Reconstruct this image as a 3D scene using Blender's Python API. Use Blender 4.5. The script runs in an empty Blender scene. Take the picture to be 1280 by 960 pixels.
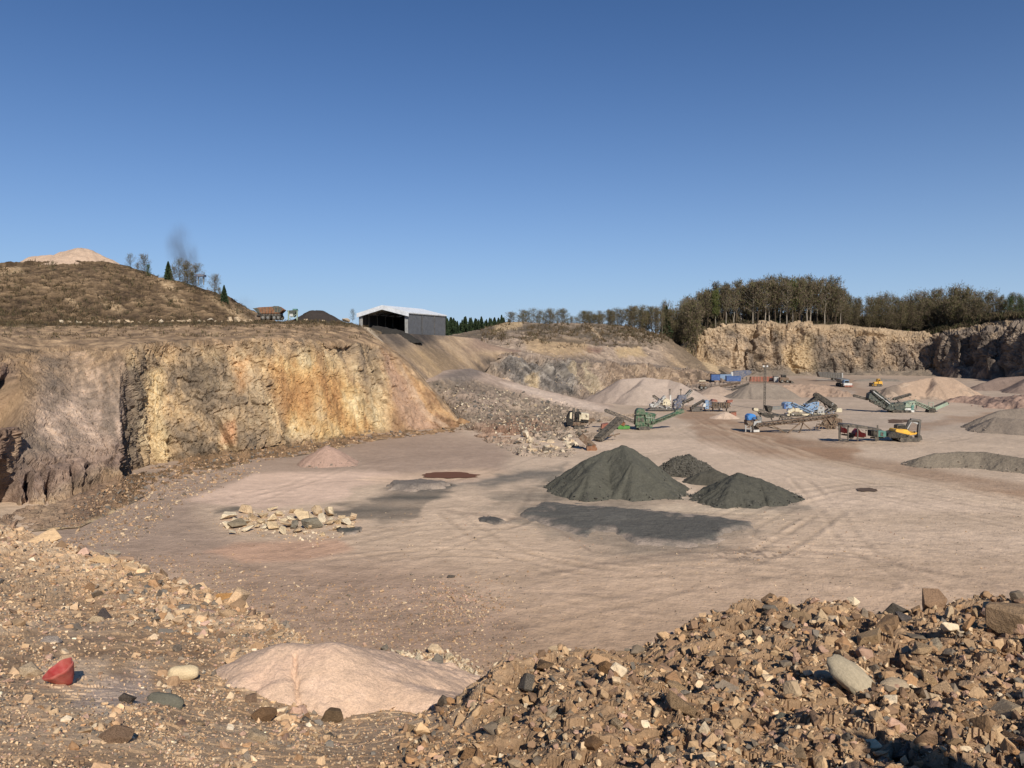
import bpy, bmesh, math, random
import numpy as np
from mathutils import Vector, Matrix, Quaternion, Euler

random.seed(7)
rng = np.random.default_rng(11)
SC = bpy.context.scene
COL = SC.collection

# ------------------------------------------------------------------ camera
F = 962.0; CX = 640.0; CY = 480.0; HOR = 425.0; EYE = 19.0
TH = math.atan((CY - HOR) / F)
cT, sT = math.cos(TH), math.sin(TH)
cam_d = bpy.data.cameras.new('camera'); cam = bpy.data.objects.new('camera', cam_d); COL.objects.link(cam)
cam.location = (0, 0, EYE); cam.rotation_euler = (math.radians(90) - TH, 0, 0)
cam_d.sensor_width = 36; cam_d.lens = 36 * F / 1280; cam_d.clip_start = 0.1; cam_d.clip_end = 9000
SC.camera = cam

def ray(px, py):
    a = (np.asarray(px, float) - CX) / F; b = -(np.asarray(py, float) - CY) / F
    return a, cT + b * sT, -sT + b * cT
def at(px, py, Y):
    x, y, z = ray(px, py); k = np.asarray(Y, float) / y
    return np.stack(np.broadcast_arrays(x * k, y * k, z * k + EYE), -1)
def floorY(px, py, z=0.0):
    x, y, zz = ray(px, py); return y * (z - EYE) / zz
def onfloor(px, py, z=0.0):
    return at(px, py, floorY(px, py, z))
def proj(P):
    x = P[..., 0]; y = P[..., 1]; z = P[..., 2] - EYE
    d = y * cT - z * sT; u = y * sT + z * cT
    return CX + F * x / d, CY - F * u / d

# ------------------------------------------------------------------ numpy noise
def _h(ix, iy, iz, s):
    with np.errstate(over='ignore'):
        n = (ix.astype(np.uint32) * np.uint32(374761393) + iy.astype(np.uint32) * np.uint32(668265263)
             + iz.astype(np.uint32) * np.uint32(2147483647 - 91) + np.uint32((s * 1274126177) & 0xffffffff))
        n = (n ^ (n >> np.uint32(13))) * np.uint32(1274126177)
        n = (n ^ (n >> np.uint32(16))) * np.uint32(2246822519)
        n = n ^ (n >> np.uint32(15))
    return n.astype(np.float64) / 4294967295.0
def vnoise(P, s=0):
    P = np.asarray(P, float); i = np.floor(P).astype(np.int64); f = P - i
    f = f * f * f * (f * (f * 6 - 15) + 10); r = 0
    for dx in (0, 1):
        wx = f[..., 0] if dx else 1 - f[..., 0]
        for dy in (0, 1):
            wy = f[..., 1] if dy else 1 - f[..., 1]
            for dz in (0, 1):
                wz = f[..., 2] if dz else 1 - f[..., 2]
                r = r + wx * wy * wz * _h(i[..., 0] + dx, i[..., 1] + dy, i[..., 2] + dz, s)
    return r * 2 - 1
def fbm(P, o=4, s=0, g=0.5):
    P = np.asarray(P, float); r = 0; a = 1; t = 0
    for k in range(o):
        r = r + a * vnoise(P * 2.03 ** k + 17.3 * k, s + k); t += a; a *= g
    return r / t
def cells(P, s=0):
    P = np.asarray(P, float); i = np.floor(P).astype(np.int64)
    d1 = np.full(P.shape[:-1], 9.0); d2 = d1.copy(); r = np.zeros(P.shape[:-1])
    for dx in (-1, 0, 1):
        for dy in (-1, 0, 1):
            for dz in (-1, 0, 1):
                a, b, c = i[..., 0] + dx, i[..., 1] + dy, i[..., 2] + dz
                q = np.sqrt((a + _h(a, b, c, s) - P[..., 0]) ** 2 + (b + _h(a, b, c, s + 1) - P[..., 1]) ** 2 + (c + _h(a, b, c, s + 2) - P[..., 2]) ** 2)
                m = q < d1
                d2 = np.where(m, d1, np.minimum(d2, q)); r = np.where(m, _h(a, b, c, s + 3), r); d1 = np.where(m, q, d1)
    return r, d1, d2
def sst(a, b, x):
    t = np.clip((x - a) / (b - a), 0, 1); return t * t * (3 - 2 * t)
def S(r, g, b, k=1.0):
    c = np.array([r, g, b]) / 255.0
    return np.where(c <= 0.04045, c / 12.92, ((c + 0.055) / 1.055) ** 2.4) * k
def mix(a, b, t):
    t = np.asarray(t)[..., None]; return a * (1 - t) + b * t
def ramp(t, stops):
    xs = [s[0] for s in stops]
    return np.stack([np.interp(t, xs, [s[1][k] for s in stops]) for k in range(3)], -1)
def poly_sd(px, py, pts):
    """signed distance in pixels, positive inside"""
    ins = np.zeros(px.shape, bool); d = np.full(px.shape, 1e9); n = len(pts)
    for k in range(n):
        x0, y0 = pts[k]; x1, y1 = pts[(k + 1) % n]
        ex, ey = x1 - x0, y1 - y0
        t = np.clip(((px - x0) * ex + (py - y0) * ey) / (ex * ex + ey * ey + 1e-9), 0, 1)
        d = np.minimum(d, np.hypot(px - x0 - t * ex, py - y0 - t * ey))
        if y1 != y0:
            c = ((y0 > py) != (y1 > py)) & (px < (x1 - x0) * (py - y0) / (y1 - y0) + x0); ins ^= c
    return np.where(ins, d, -d)
def pm(px, py, pts, soft=6):
    return sst(-soft, soft, poly_sd(px, py, pts))
def line_d(px, py, pts):
    d = np.full(px.shape, 1e9)
    for (x0, y0), (x1, y1) in zip(pts[:-1], pts[1:]):
        ex, ey = x1 - x0, y1 - y0
        t = np.clip(((px - x0) * ex + (py - y0) * ey) / (ex * ex + ey * ey + 1e-9), 0, 1)
        d = np.minimum(d, np.hypot(px - x0 - t * ex, py - y0 - t * ey))
    return d

# ------------------------------------------------------------------ materials
def new_mat(name):
    m = bpy.data.materials.new(name); m.use_nodes = True
    return m, m.node_tree.nodes, m.node_tree.links, m.node_tree.nodes['Principled BSDF']
def _noise(N, L, vec, scale, detail=4, rough=0.55):
    t = N.new('ShaderNodeTexNoise'); t.inputs['Scale'].default_value = scale; t.inputs['Detail'].default_value = detail
    t.inputs['Roughness'].default_value = rough
    if vec is not None: L.new(vec, t.inputs['Vector'])
    return t.outputs['Fac']
def _vary(N, L, col, fac, amount):
    """col * (1 + amount*(2*fac-1)) """
    mr = N.new('ShaderNodeMapRange'); mr.inputs[1].default_value = 0.25; mr.inputs[2].default_value = 0.75
    mr.inputs[3].default_value = 1 - amount; mr.inputs[4].default_value = 1 + amount
    L.new(fac, mr.inputs[0])
    vm = N.new('ShaderNodeVectorMath'); vm.operation = 'SCALE'; L.new(col, vm.inputs[0]); L.new(mr.outputs[0], vm.inputs['Scale'])
    return vm.outputs[0]
def earth_mat(name, scales=((0.3, .12), (2.0, .15)), bump=((1.0, .3),), rough=0.95, spec=0.15, source='attr', color=None):
    m, N, L, B = new_mat(name)
    tc = N.new('ShaderNodeTexCoord'); vec = tc.outputs['Object']
    if source == 'attr':
        a = N.new('ShaderNodeAttribute'); a.attribute_name = 'col'; c = a.outputs['Color']
    elif source == 'object':
        a = N.new('ShaderNodeObjectInfo'); c = a.outputs['Color']
    else:
        a = N.new('ShaderNodeRGB'); a.outputs[0].default_value = (*color, 1); c = a.outputs[0]
    for s, v in scales: c = _vary(N, L, c, _noise(N, L, vec, s), v)
    L.new(c, B.inputs['Base Color'])
    B.inputs['Roughness'].default_value = rough; B.inputs['Specular IOR Level'].default_value = spec
    prev = None
    for s, d in bump:
        b = N.new('ShaderNodeBump'); b.inputs['Strength'].default_value = 1.0; b.inputs['Distance'].default_value = d
        L.new(_noise(N, L, vec, s, 5, 0.6), b.inputs['Height'])
        if prev is not None: L.new(prev, b.inputs['Normal'])
        prev = b.outputs[0]
    if prev is not None: L.new(prev, B.inputs['Normal'])
    return m
_pm = {}
def paint(name, rgb, rough=0.55, metal=0.0, dirt=0.35, spec=0.4, dust=S(160, 146, 124)):
    """painted steel with uneven fading and quarry dust settled in blotches"""
    if name in _pm: return _pm[name]
    m, N, L, B = new_mat(name)
    tc = N.new('ShaderNodeTexCoord'); vec = tc.outputs['Object']
    a = N.new('ShaderNodeRGB'); a.outputs[0].default_value = (*rgb, 1)
    c = _vary(N, L, a.outputs[0], _noise(N, L, vec, 0.9), .25)
    mx = N.new('ShaderNodeMix'); mx.data_type = 'RGBA'
    mr = N.new('ShaderNodeMapRange'); mr.inputs[1].default_value = .36; mr.inputs[2].default_value = .7; mr.inputs[4].default_value = min(.8, dirt * 1.35)
    L.new(_noise(N, L, vec, 2.2, 6, .65), mr.inputs[0]); L.new(mr.outputs[0], mx.inputs[0])
    L.new(c, mx.inputs[6]); mx.inputs[7].default_value = (*dust, 1)
    L.new(mx.outputs[2], B.inputs['Base Color'])
    B.inputs['Roughness'].default_value = rough; B.inputs['Metallic'].default_value = metal; B.inputs['Specular IOR Level'].default_value = spec
    _pm[name] = m; return m

M_CLIFF = earth_mat('cliff_rock', ((0.25, .14), (1.1, .2), (4.0, .12)), ((0.8, .5), (3.0, .15)))
M_FLOOR = earth_mat('quarry_dust', ((0.06, .05), (0.5, .07), (1.6, .08), (5.0, .10)), ((0.7, .16), (2.2, .09), (7.0, .03)))
M_HEAP = earth_mat('heaped_gravel', ((0.25, .06), (1.5, .09), (6.0, .18)), ((0.5, .12), (2.0, .10), (6.0, .06)))
M_NEAR = earth_mat('dry_soil', ((0.8, .08), (4.0, .07), (30.0, .14), (110.0, .22)), ((16.0, .010), (50.0, .008), (130.0, .004)))
M_MOUND = earth_mat('pink_sand', ((0.9, .06), (6.0, .08), (35.0, .18), (110., .22)), ((5.0, .02), (22.0, .014), (70.0, .009)))
M_STONE = earth_mat('broken_stone', ((2.0, .16), (9.0, .18), (45.0, .14)), ((7.0, .03), (30.0, .012)), source='object')
M_COBB = earth_mat('worn_stone', ((1.5, .10), (8.0, .14), (40.0, .18)), ((6.0, .009), (40.0, .004)), source='object')
M_STONES = earth_mat('stone_rubble', ((2.0, .12), (9.0, .16), (45.0, .12)), ((7.0, .03), (30.0, .01)))
M_BOULD = earth_mat('boulder_stone', ((0.5, .14), (2.0, .16), (7.0, .1)), ((1.2, .2), (5.0, .06)), source='object')
M_BOULDS = earth_mat('boulder_rubble', ((0.4, .12), (2.0, .16)), ((1.5, .15),))
M_HILL = earth_mat('dry_heath', ((0.12, .15), (0.7, .28), (2.5, .25)), ((0.7, .5), (2.5, .2)))

# ------------------------------------------------------------------ mesh building
def raw_mesh(name, V, Fq, mat=None, col=None, smooth=False, parent=None):
    me = bpy.data.meshes.new(name); V = np.ascontiguousarray(V, np.float32).reshape(-1, 3); Fq = np.ascontiguousarray(Fq, np.int32)
    nf, k = Fq.shape
    me.vertices.add(len(V)); me.vertices.foreach_set('co', V.ravel())
    me.loops.add(nf * k); me.loops.foreach_set('vertex_index', Fq.ravel())
    me.polygons.add(nf); me.polygons.foreach_set('loop_start', np.arange(0, nf * k, k, dtype=np.int32))
    me.polygons.foreach_set('use_smooth', np.full(nf, smooth, bool))
    me.update(calc_edges=True)
    if col is not None:
        a = me.attributes.new('col', 'FLOAT_COLOR', 'POINT')
        c = np.ones((len(V), 4), np.float32); c[:, :3] = np.clip(np.asarray(col).reshape(-1, 3), 0.002, 0.85)
        a.data.foreach_set('color', c.ravel())
    if mat: me.materials.append(mat)
    o = bpy.data.objects.new(name, me); COL.objects.link(o)
    if parent: o.parent = parent
    return o
def grid_faces(nv, nu, keep=None):
    i = np.arange((nv - 1) * (nu - 1)); r = i // (nu - 1); c = i % (nu - 1)
    a = r * nu + c; f = np.stack([a, a + 1, a + nu + 1, a + nu], -1)
    return f if keep is None else f[keep.ravel()]
def tag(o, label=None, cat=None, group=None, kind=None):
    if label: o['label'] = label
    if cat: o['category'] = cat
    if group: o['group'] = group
    if kind: o['kind'] = kind
    return o
def struct(o): o['kind'] = 'structure'; return o
def stuff(o, label, cat): return tag(o, label, cat, None, 'stuff')

def normals(P):
    du = np.gradient(P, axis=1); dv = np.gradient(P, axis=0)
    n = np.cross(du, dv); return n / (np.linalg.norm(n, axis=-1, keepdims=True) + 1e-9)
class Sheet: pass
def loft(pxs, rows, ns, soften=0):
    """rows: polylines of (px, py, Y or None for the quarry floor), or ready (n,3) arrays"""
    R = []
    for r in rows:
        if isinstance(r, np.ndarray): R.append(r); continue
        xs = [p[0] for p in r]; py = np.interp(pxs, xs, [p[1] for p in r])
        if r[0][2] is None: Y = floorY(pxs, py)
        else: Y = np.interp(pxs, xs, [p[2] for p in r])
        R.append(at(pxs, py, Y))
    out = []; vv = []
    for k in range(len(R) - 1):
        n = ns[k]; last = k == len(R) - 2
        t = np.linspace(0, 1, n + 1)[: None if last else -1]
        for q in t: out.append(R[k] * (1 - q) + R[k + 1] * q); vv.append(k + q)
    P = np.array(out); vv = np.array(vv)
    for _ in range(soften):
        Q = P.copy(); Q[1:-1] = (P[:-2] + 2 * P[1:-1] + P[2:]) / 4; P = Q
    s = Sheet(); s.P = P; s.v = np.repeat(vv[:, None], P.shape[1], 1); s.u = np.repeat(pxs[None], P.shape[0], 0); s.pxs = pxs
    s.px, s.py = proj(P); return s
def push(s, d):
    n = normals(s.P)
    flip = np.sign((n * (np.array([0, 0, EYE + 6.0]) - s.P)).sum(-1, keepdims=True)); flip[flip == 0] = 1
    s.P = s.P + n * flip * d[..., None]; return s
def build(s, name, mat, col, smooth=False):
    nv, nu = s.P.shape[:2]
    o = raw_mesh(name, s.P, grid_faces(nv, nu), mat, col, smooth); s.o = o; return o
def zat(s, px, Y):
    j = int(np.clip(np.searchsorted(s.pxs, px), 0, len(s.pxs) - 1)); c = s.P[:, j]
    k = np.argsort(c[:, 1]); return float(np.interp(Y, c[k, 1], c[k, 2]))

# shape collector: boxes, bars, tubes, extruded outlines -> one mesh
class MB:
    def __init__(s): s.bm = bmesh.new()
    def hull8(s, pts):
        v = [s.bm.verts.new(p) for p in pts]
        for f in ((0, 1, 2, 3), (7, 6, 5, 4), (0, 4, 5, 1), (1, 5, 6, 2), (2, 6, 7, 3), (3, 7, 4, 0)): s.bm.faces.new([v[i] for i in f])
    def box(s, c, d, rz=0.0, ry=0.0, taper=1.0):
        R = Euler((0, ry, rz)).to_matrix(); c = Vector(c); p = []
        for z in (-.5, .5):
            k = taper if z > 0 else 1
            for x, y in ((-.5, -.5), (.5, -.5), (.5, .5), (-.5, .5)): p.append(c + R @ Vector((x * d[0] * k, y * d[1] * k, z * d[2])))
        s.hull8(p); return s
    def bar(s, a, b, w, h=None, up=(0, 0, 1)):
        a, b = Vector(a), Vector(b); h = h or w; d = (b - a).normalized(); up = Vector(up)
        if abs(d.dot(up)) > .97: up = Vector((0, 1, 0))
        sd = d.cross(up).normalized(); u = sd.cross(d); p = []
        for q in (a, b):
            for i, j in ((-1, -1), (1, -1), (1, 1), (-1, 1)): p.append(q + sd * (w / 2 * i) + u * (h / 2 * j))
        s.hull8(p); return s
    def tube(s, a, b, r0, r1=None, n=12):
        a, b = Vector(a), Vector(b); r1 = r0 if r1 is None else r1; d = (b - a).normalized()
        x = d.orthogonal().normalized(); y = d.cross(x); A = []; B = []
        for i in range(n):
            t = 2 * math.pi * i / n; q = x * math.cos(t) + y * math.sin(t)
            A.append(s.bm.verts.new(a + q * r0)); B.append(s.bm.verts.new(b + q * r1))
        for i in range(n): s.bm.faces.new((A[i], A[(i + 1) % n], B[(i + 1) % n], B[i]))
        s.bm.faces.new(A[::-1]); s.bm.faces.new(B); return s
    def prism(s, pts, dv):
        """outline points extruded by the vector dv"""
        dv = Vector(dv); A = [s.bm.verts.new(Vector(p)) for p in pts]; B = [s.bm.verts.new(Vector(p) + dv) for p in pts]; n = len(A)
        for i in range(n): s.bm.faces.new((A[i], A[(i + 1) % n], B[(i + 1) % n], B[i]))
        s.bm.faces.new(A[::-1]); s.bm.faces.new(B); return s
    def make(s, name, mat, parent=None, bevel=0.0, smooth=False):
        if bevel: bmesh.ops.bevel(s.bm, geom=list(s.bm.edges), offset=bevel, segments=1, affect='EDGES')
        bmesh.ops.recalc_face_normals(s.bm, faces=list(s.bm.faces))
        me = bpy.data.meshes.new(name); s.bm.to_mesh(me); s.bm.free(); me.materials.append(mat)
        if smooth: me.polygons.foreach_set('use_smooth', [True] * len(me.polygons))
        o = bpy.data.objects.new(name, me); COL.objects.link(o)
        if parent: o.parent = parent
        return o
def empty(name, loc, label, cat, group=None):
    o = bpy.data.objects.new(name, None); COL.objects.link(o); o.location = loc; o.empty_display_size = .2
    return tag(o, label, cat, group)
class Mach:
    """a machine: an Empty on the ground; p() turns a pixel of the photo at the machine's depth into its local space"""
    def __init__(s, name, label, cat, px, py, Y=None, z=None, group=None):
        b = onfloor(px, py) if Y is None else at(px, py, Y)
        if z is not None: b[2] = z
        s.b = b; s.Y = float(b[1]); s.m = s.Y / F; s.o = empty(name, b, label, cat, group)
    def p(s, px, py, dy=0.0): return Vector(at(px, py, s.Y + dy) - s.b)
    def quad(s, pts, y0, y1):
        mb = MB(); return s.addq(mb, pts, y0, y1)
    def addq(s, mb, pts, y0, y1):
        mb.prism([s.p(x, y) + Vector((0, y0, 0)) for x, y in pts], (0, y1 - y0, 0)); return mb
    def part(s, name, mb, mat, parent=None, bevel=0.0, label=None):
        o = mb.make(name, mat, parent or s.o, bevel)
        if label: o['label'] = label
        return o
def conveyor(m, a, b, fm, bm_, w=1.1, h=0.7, name='conveyor', n=None, pulley=None, solid=False):
    a, b = Vector(a), Vector(b); d = b - a; Ln = d.length; d.normalize()
    sd = d.cross(Vector((0, 0, 1))); sd = sd.normalized() if sd.length > .05 else Vector((0, 1, 0)); u = sd.cross(d)
    mb = MB(); n = n or max(4, int(Ln / max(h, .6)))
    for q in (-1, 1):
        o = sd * (w / 2 * q)
        if solid: mb.bar(a + o, b + o, .1, h, up=u); continue
        mb.bar(a + o + u * h / 2, b + o + u * h / 2, .13, .16, up=u); mb.bar(a + o - u * h / 2, b + o - u * h / 2, .12, .14, up=u)
        for i in range(n):
            p0 = a + d * (Ln * i / n) + o; p1 = a + d * (Ln * (i + 1) / n) + o; k = 1 if i % 2 else -1
            mb.bar(p0 + u * h / 2 * k, p1 - u * h / 2 * k, .07); mb.bar(p0 - u * h / 2, p0 + u * h / 2, .06)
    for i in range(n + 1):
        c = a + d * (Ln * i / n); mb.bar(c - sd * w / 2 - u * h * .45, c + sd * w / 2 - u * h * .45, .07)
    c = m.part(name, mb, fm)
    bb = MB(); bb.bar(a + u * (h / 2 + .05), b + u * (h / 2 + .05), w * .86, .06, up=u); bb.bar(a - u * .05, b - u * .05, w * .8, .05, up=u)
    m.part('belt', bb, bm_, c)
    for q in (a, b): m.part('pulley', MB().tube(q - sd * w * .48, q + sd * w * .48, h * .42, n=10), bm_, c)
    return c
# ------------------------------------------------------------------ quarry floor
def make_floor():
    pxs = np.arange(-330, 1620, 2.0)
    pys = np.concatenate([np.arange(465.5, 520, .75), np.arange(520, 700, 1.1), np.arange(700, 1000, 2.5)])
    px, py = np.meshgrid(pxs, pys); P = onfloor(px, py); Q = P * np.array([1, 1, 1])
    n1 = fbm(Q * .03, 4, 3); n2 = fbm(Q * .25, 4, 5)
    wx = px + 14 * fbm(Q * .12, 3, 21); wy = py + 4 * fbm(Q * .12, 3, 22)      # ragged borders for the stains
    fx = px + 30 * fbm(Q * .35, 3, 23); fy = py + 5 * fbm(Q * .35, 3, 24)
    stre = fbm(Q * np.array([.035, .16, 1]), 4, 31); fine = fbm(Q * 1.2, 3, 33)
    c = ramp(py + 10 * n1, [(470, S(170, 151, 135)), (520, S(184, 164, 145)), (600, S(195, 173, 152)), (660, S(198, 174, 151)), (740, S(194, 167, 143)), (830, S(176, 148, 124))])
    def blend(col, m): 
        nonlocal c; c = mix(c, col, np.clip(m, 0, 1))
    # left side: purple grey fines
    blend(S(160, 139, 124), pm(wx, wy, [(60, 720), (60, 600), (300, 560), (480, 540), (640, 560), (620, 600), (430, 600), (240, 640), (330, 700)], 16) * .85)
    blend(S(164, 142, 126), pm(wx, wy, [(420, 545), (560, 533), (640, 560), (600, 600), (470, 590)], 9) * .7)
    blend(S(168, 142, 124), pm(wx, wy, [(150, 690), (420, 690), (560, 720), (650, 790), (560, 850), (380, 800)], 30) * .75)
    blend(S(212, 184, 164), pm(wx, wy, [(235, 625), (320, 592), (470, 588), (520, 596), (440, 612), (430, 622), (330, 638)], 4) * 1.0)
    blend(S(206, 178, 152), pm(wx, wy, [(440, 600), (470, 594), (600, 586), (640, 592), (560, 603), (480, 606)], 4) * .6)
    blend(S(192, 156, 132), pm(wx, wy, [(250, 690), (300, 678), (420, 674), (440, 684), (380, 698), (300, 703)], 4) * .9)
    # dark spilled fines
    dk = S(101, 95, 87)
    blend(dk, pm(fx, fy, [(405, 638), (480, 620), (560, 606), (570, 613), (540, 628), (520, 648), (470, 655)], 5) * (.65 + .8 * stre))
    blend(dk, pm(fx, fy, [(268, 640), (300, 633), (308, 640), (275, 645)], 4) * .9)
    blend(S(112, 105, 97), pm(fx, fy, [(480, 612), (520, 600), (565, 604), (570, 612), (520, 618)], 5) * .75)
    blend(S(120, 112, 103), pm(fx, fy, [(560, 612), (640, 590), (720, 580), (700, 596), (640, 604)], 6) * (.7 + .8 * stre))
    blend(S(116, 108, 98), pm(fx, fy, [(610, 622), (650, 610), (690, 612), (700, 632), (650, 640), (600, 634)], 8) * (.45 + .9 * stre))
    blend(S(118, 109, 99), pm(fx, fy, [(690, 690), (780, 682), (930, 660), (960, 668), (880, 695), (760, 712)], 12) * (.25 + 1.3 * stre))
    blend(S(124, 113, 102), pm(fx, fy, [(720, 700), (840, 698), (850, 715), (740, 722)], 9) * (.2 + 1.2 * stre))
    blend(S(112, 106, 97), (pm(fx, fy, [(640, 634), (690, 624), (740, 627), (850, 636), (950, 648), (960, 662), (905, 676), (890, 688), (790, 690), (735, 682), (690, 670), (645, 652)], 8)) * (.55 + .7 * stre))
    blend(S(118, 112, 103), (pm(fx, fy, [(676, 606), (700, 590), (850, 596), (856, 626), (770, 634), (690, 618)], 7) + pm(fx, fy, [(858, 624), (900, 610), (1000, 618), (1012, 634), (980, 642), (880, 636)], 6)) * (.45 + .7 * stre))
    # pale dust around the dark heaps and on the hardstanding
    blend(S(212, 190, 168), pm(wx, wy, [(835, 602), (850, 597), (870, 612), (864, 622), (848, 622)], 4) * .8)
    blend(S(208, 188, 164), pm(wx, wy, [(780, 640), (850, 628), (960, 640), (1010, 648), (960, 656), (900, 645)], 5) * (.45 + .5 * stre))
    blend(S(203, 180, 160), pm(wx, wy, [(690, 560), (840, 525), (1000, 590), (1280, 640), (1400, 700), (1050, 680), (1010, 620), (900, 590)], 25) * (.4 + .8 * stre))
    blend(S(176, 160, 146), pm(wx, wy, [(1040, 520), (1100, 512), (1210, 520), (1240, 535), (1150, 545), (1060, 532)], 10) * .6)
    # haul roads, damp and brown
    br = S(150, 121, 98)
    for pts, w, a in (([(860, 516), (930, 538), (1010, 562), (1130, 590), (1300, 618), (1420, 640)], 10, .9), ([(880, 540), (960, 557), (1060, 566)], 13, .8),
                      ([(1130, 540), (1180, 528), (1240, 520)], 5, .7), ([(1060, 476), (1075, 490), (1130, 494)], 5, .6), ([(940, 478), (1010, 478), (1060, 484)], 4, .55)):
        d = line_d(wx, wy, pts); blend(br, sst(w * 1.5, w * .4, d) * a * (.75 + .5 * stre))
    for pts, w, a in (([(1000, 596), (1090, 603), (1200, 622), (1400, 655)], 2.0, .35), ([(880, 530), (1010, 572), (1280, 634)], 1.5, .4), ([(900, 530), (1040, 577), (1280, 625)], 1.5, .35)):
        blend(S(205, 182, 158), sst(w * 2, w * .4, line_d(wx, wy, pts)) * a)
    # wheel tracks
    for k, pts in enumerate(([(660, 722), (760, 706), (850, 694), (930, 700), (1010, 712)], [(640, 742), (780, 748), (900, 735), (1000, 716)], [(690, 715), (800, 698), (880, 686), (960, 688)],
                ([(560, 640), (680, 652), (740, 690)]), ([(1000, 690), (1100, 700), (1280, 740)]))):
        blend(S(134, 116, 103), sst(3.0, .5, line_d(px + 3 * fine, py + 1.0 * fine, pts)) * .6 * (.6 + .6 * fine))
    blend(S(120, 104, 93), pm(fx, fy, [(860, 690), (960, 684), (1000, 694), (920, 704)], 8) * sst(.15, .35, fbm(Q * 2.2, 3, 41)) * .8)
    hh = 0
    def curve(pts):
        p = np.array(pts, float); out = []
        for k in range(len(p) - 1):
            m0 = (p[k + 1] - p[max(k - 1, 0)]) / 2; m1 = (p[min(k + 2, len(p) - 1)] - p[k]) / 2
            for t in np.linspace(0, 1, 7)[:-1]: out.append((2*t**3-3*t*t+1) * p[k] + (t**3-2*t*t+t) * m0 + (3*t*t-2*t**3) * p[k+1] + (t**3-t*t) * m1)
        return np.array(out + [p[-1]])
    TR = [[(1330, 650), (1150, 618), (1010, 588), (920, 548), (870, 520)], [(1330, 672), (1140, 630), (1000, 598), (900, 560), (850, 535)], [(1330, 640), (1160, 600), (1040, 575), (930, 540)], [(1330, 700), (1150, 668), (1030, 650), (900, 645), (760, 640)],
          [(1300, 745), (1100, 700), (930, 692), (780, 702), (640, 730), (480, 770)], [(1330, 720), (1120, 684), (960, 672), (1000, 640), (1060, 620)], [(560, 640), (640, 690), (760, 716), (900, 712), (1100, 730)], [(380, 690), (520, 660), (640, 655), (680, 610), (730, 585), (860, 560)],
          [(250, 720), (400, 705), (560, 690), (700, 700), (860, 720)], [(300, 620), (420, 600), (560, 600), (700, 560), (780, 545)], [(160, 680), (330, 620), (470, 575), (600, 565)], [(1040, 640), (960, 690), (800, 745), (640, 780)], [(1330, 560), (1200, 545), (1080, 556), (960, 548), (860, 530)], [(1250, 620), (1100, 606), (1000, 620), (900, 650)],
          [(680, 640), (560, 680), (440, 720), (380, 760)], [(1200, 750), (1080, 690), (1040, 640), (1000, 600)], [(840, 545), (900, 520), (960, 500), (1060, 490)], [(1000, 570), (1130, 560), (1240, 540)]]
    for k, pts in enumerate(TR):
        w_ = onfloor(*curve(pts).T)[:, :2]; wd = line_d(P[..., 0] + .3 * n2, P[..., 1] + .3 * n2, [tuple(q) for q in w_])
        a_ = (.55 + .45 * fbm(Q * .08, 2, 60 + k)); rut = np.exp(-((wd - 1.05) / .32) ** 2) * a_; lip = np.exp(-((wd - 1.75) / .3) ** 2) * a_; midp = np.exp(-(wd / .5) ** 2) * a_
        c = c * (1 - .20 * rut + .11 * lip + .08 * midp)[..., None]; hh = hh - .07 * rut + .05 * lip
    c = c * (1 + .09 * n2 + .13 * stre + .06 * n1 + .07 * fine)[..., None]
    sp = fbm(Q * np.array([.5, 1.6, 1]), 3, 47); c = mix(c, c * .80, sst(.15, .45, sp) * sst(560, 640, py) * .7); c = mix(c, c * 1.13, sst(.2, .5, -sp) * .6)
    h = .10 * n1 + .06 * n2 + .03 * fine + hh
    h = h + .5 * fbm(Q * .06, 3, 44) * sst(650, 760, py) * .35
    h = h + 0.10 * sst(4, 0, line_d(px, py, [(500, 760), (560, 740), (640, 765)])) 
    P[..., 2] = h
    s = Sheet(); s.P = P; s.px = px; s.py = py
    struct(build(s, 'quarry_floor', M_FLOOR, c * np.array([1.05, 1.025, .96]), True)); return s
floor = make_floor()

# ------------------------------------------------------------------ rock face relief
def rockface(P, s1, s2, a1, a2, seed, fl=0.0, flw=9.0, fls=.25):
    Q = P + 1.6 * np.stack([fbm(P * .3, 4, seed + k) for k in (50, 51, 52)], -1) + .35 * np.stack([fbm(P * 1.6, 3, seed + k) for k in (53, 54, 55)], -1)
    r1, d1, e1 = cells(Q * np.array([1, 1, .42]) / s1, seed); r2, d2, e2 = cells(Q * np.array([1, 1, .5]) / s2, seed + 9); r3, d3, e3 = cells(Q * np.array([1, 1, .6]) / (s2 * .42), seed + 15)
    k1 = sst(.0, .35, e1 - d1)
    d = a1 * .75 * (r1 - .5) * 2 * (.35 + .65 * k1) + a2 * 1.25 * (r2 - .5) * 2 + a2 * .65 * (r3 - .5) * 2 + a1 * .7 * fbm(P * .18, 4, seed + 20) + a2 * .6 * fbm(P * 1.3, 4, seed + 21)
    d = d - a2 * .7 * sst(.13, .02, e2 - d2) - a1 * .6 * sst(.10, .01, e1 - d1)
    if fl:
        w = P + np.array([3.0, 0, 0]) * fbm(P * .12, 4, seed + 30)[..., None] + np.array([.8, 0, 0]) * fbm(P * .6, 3, seed + 34)[..., None]
        f = vnoise(w * np.array([1, 1, fls]) / flw, seed + 31); g = vnoise(w * np.array([1, 1, fls]) / (flw * .45), seed + 32)
        d = d + fl * f + fl * .5 * g - fl * 1.3 * sst(.72, .98, 1 - np.abs(g)) * sst(-.2, .5, vnoise(P / 14., seed + 33))
    return d

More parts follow.
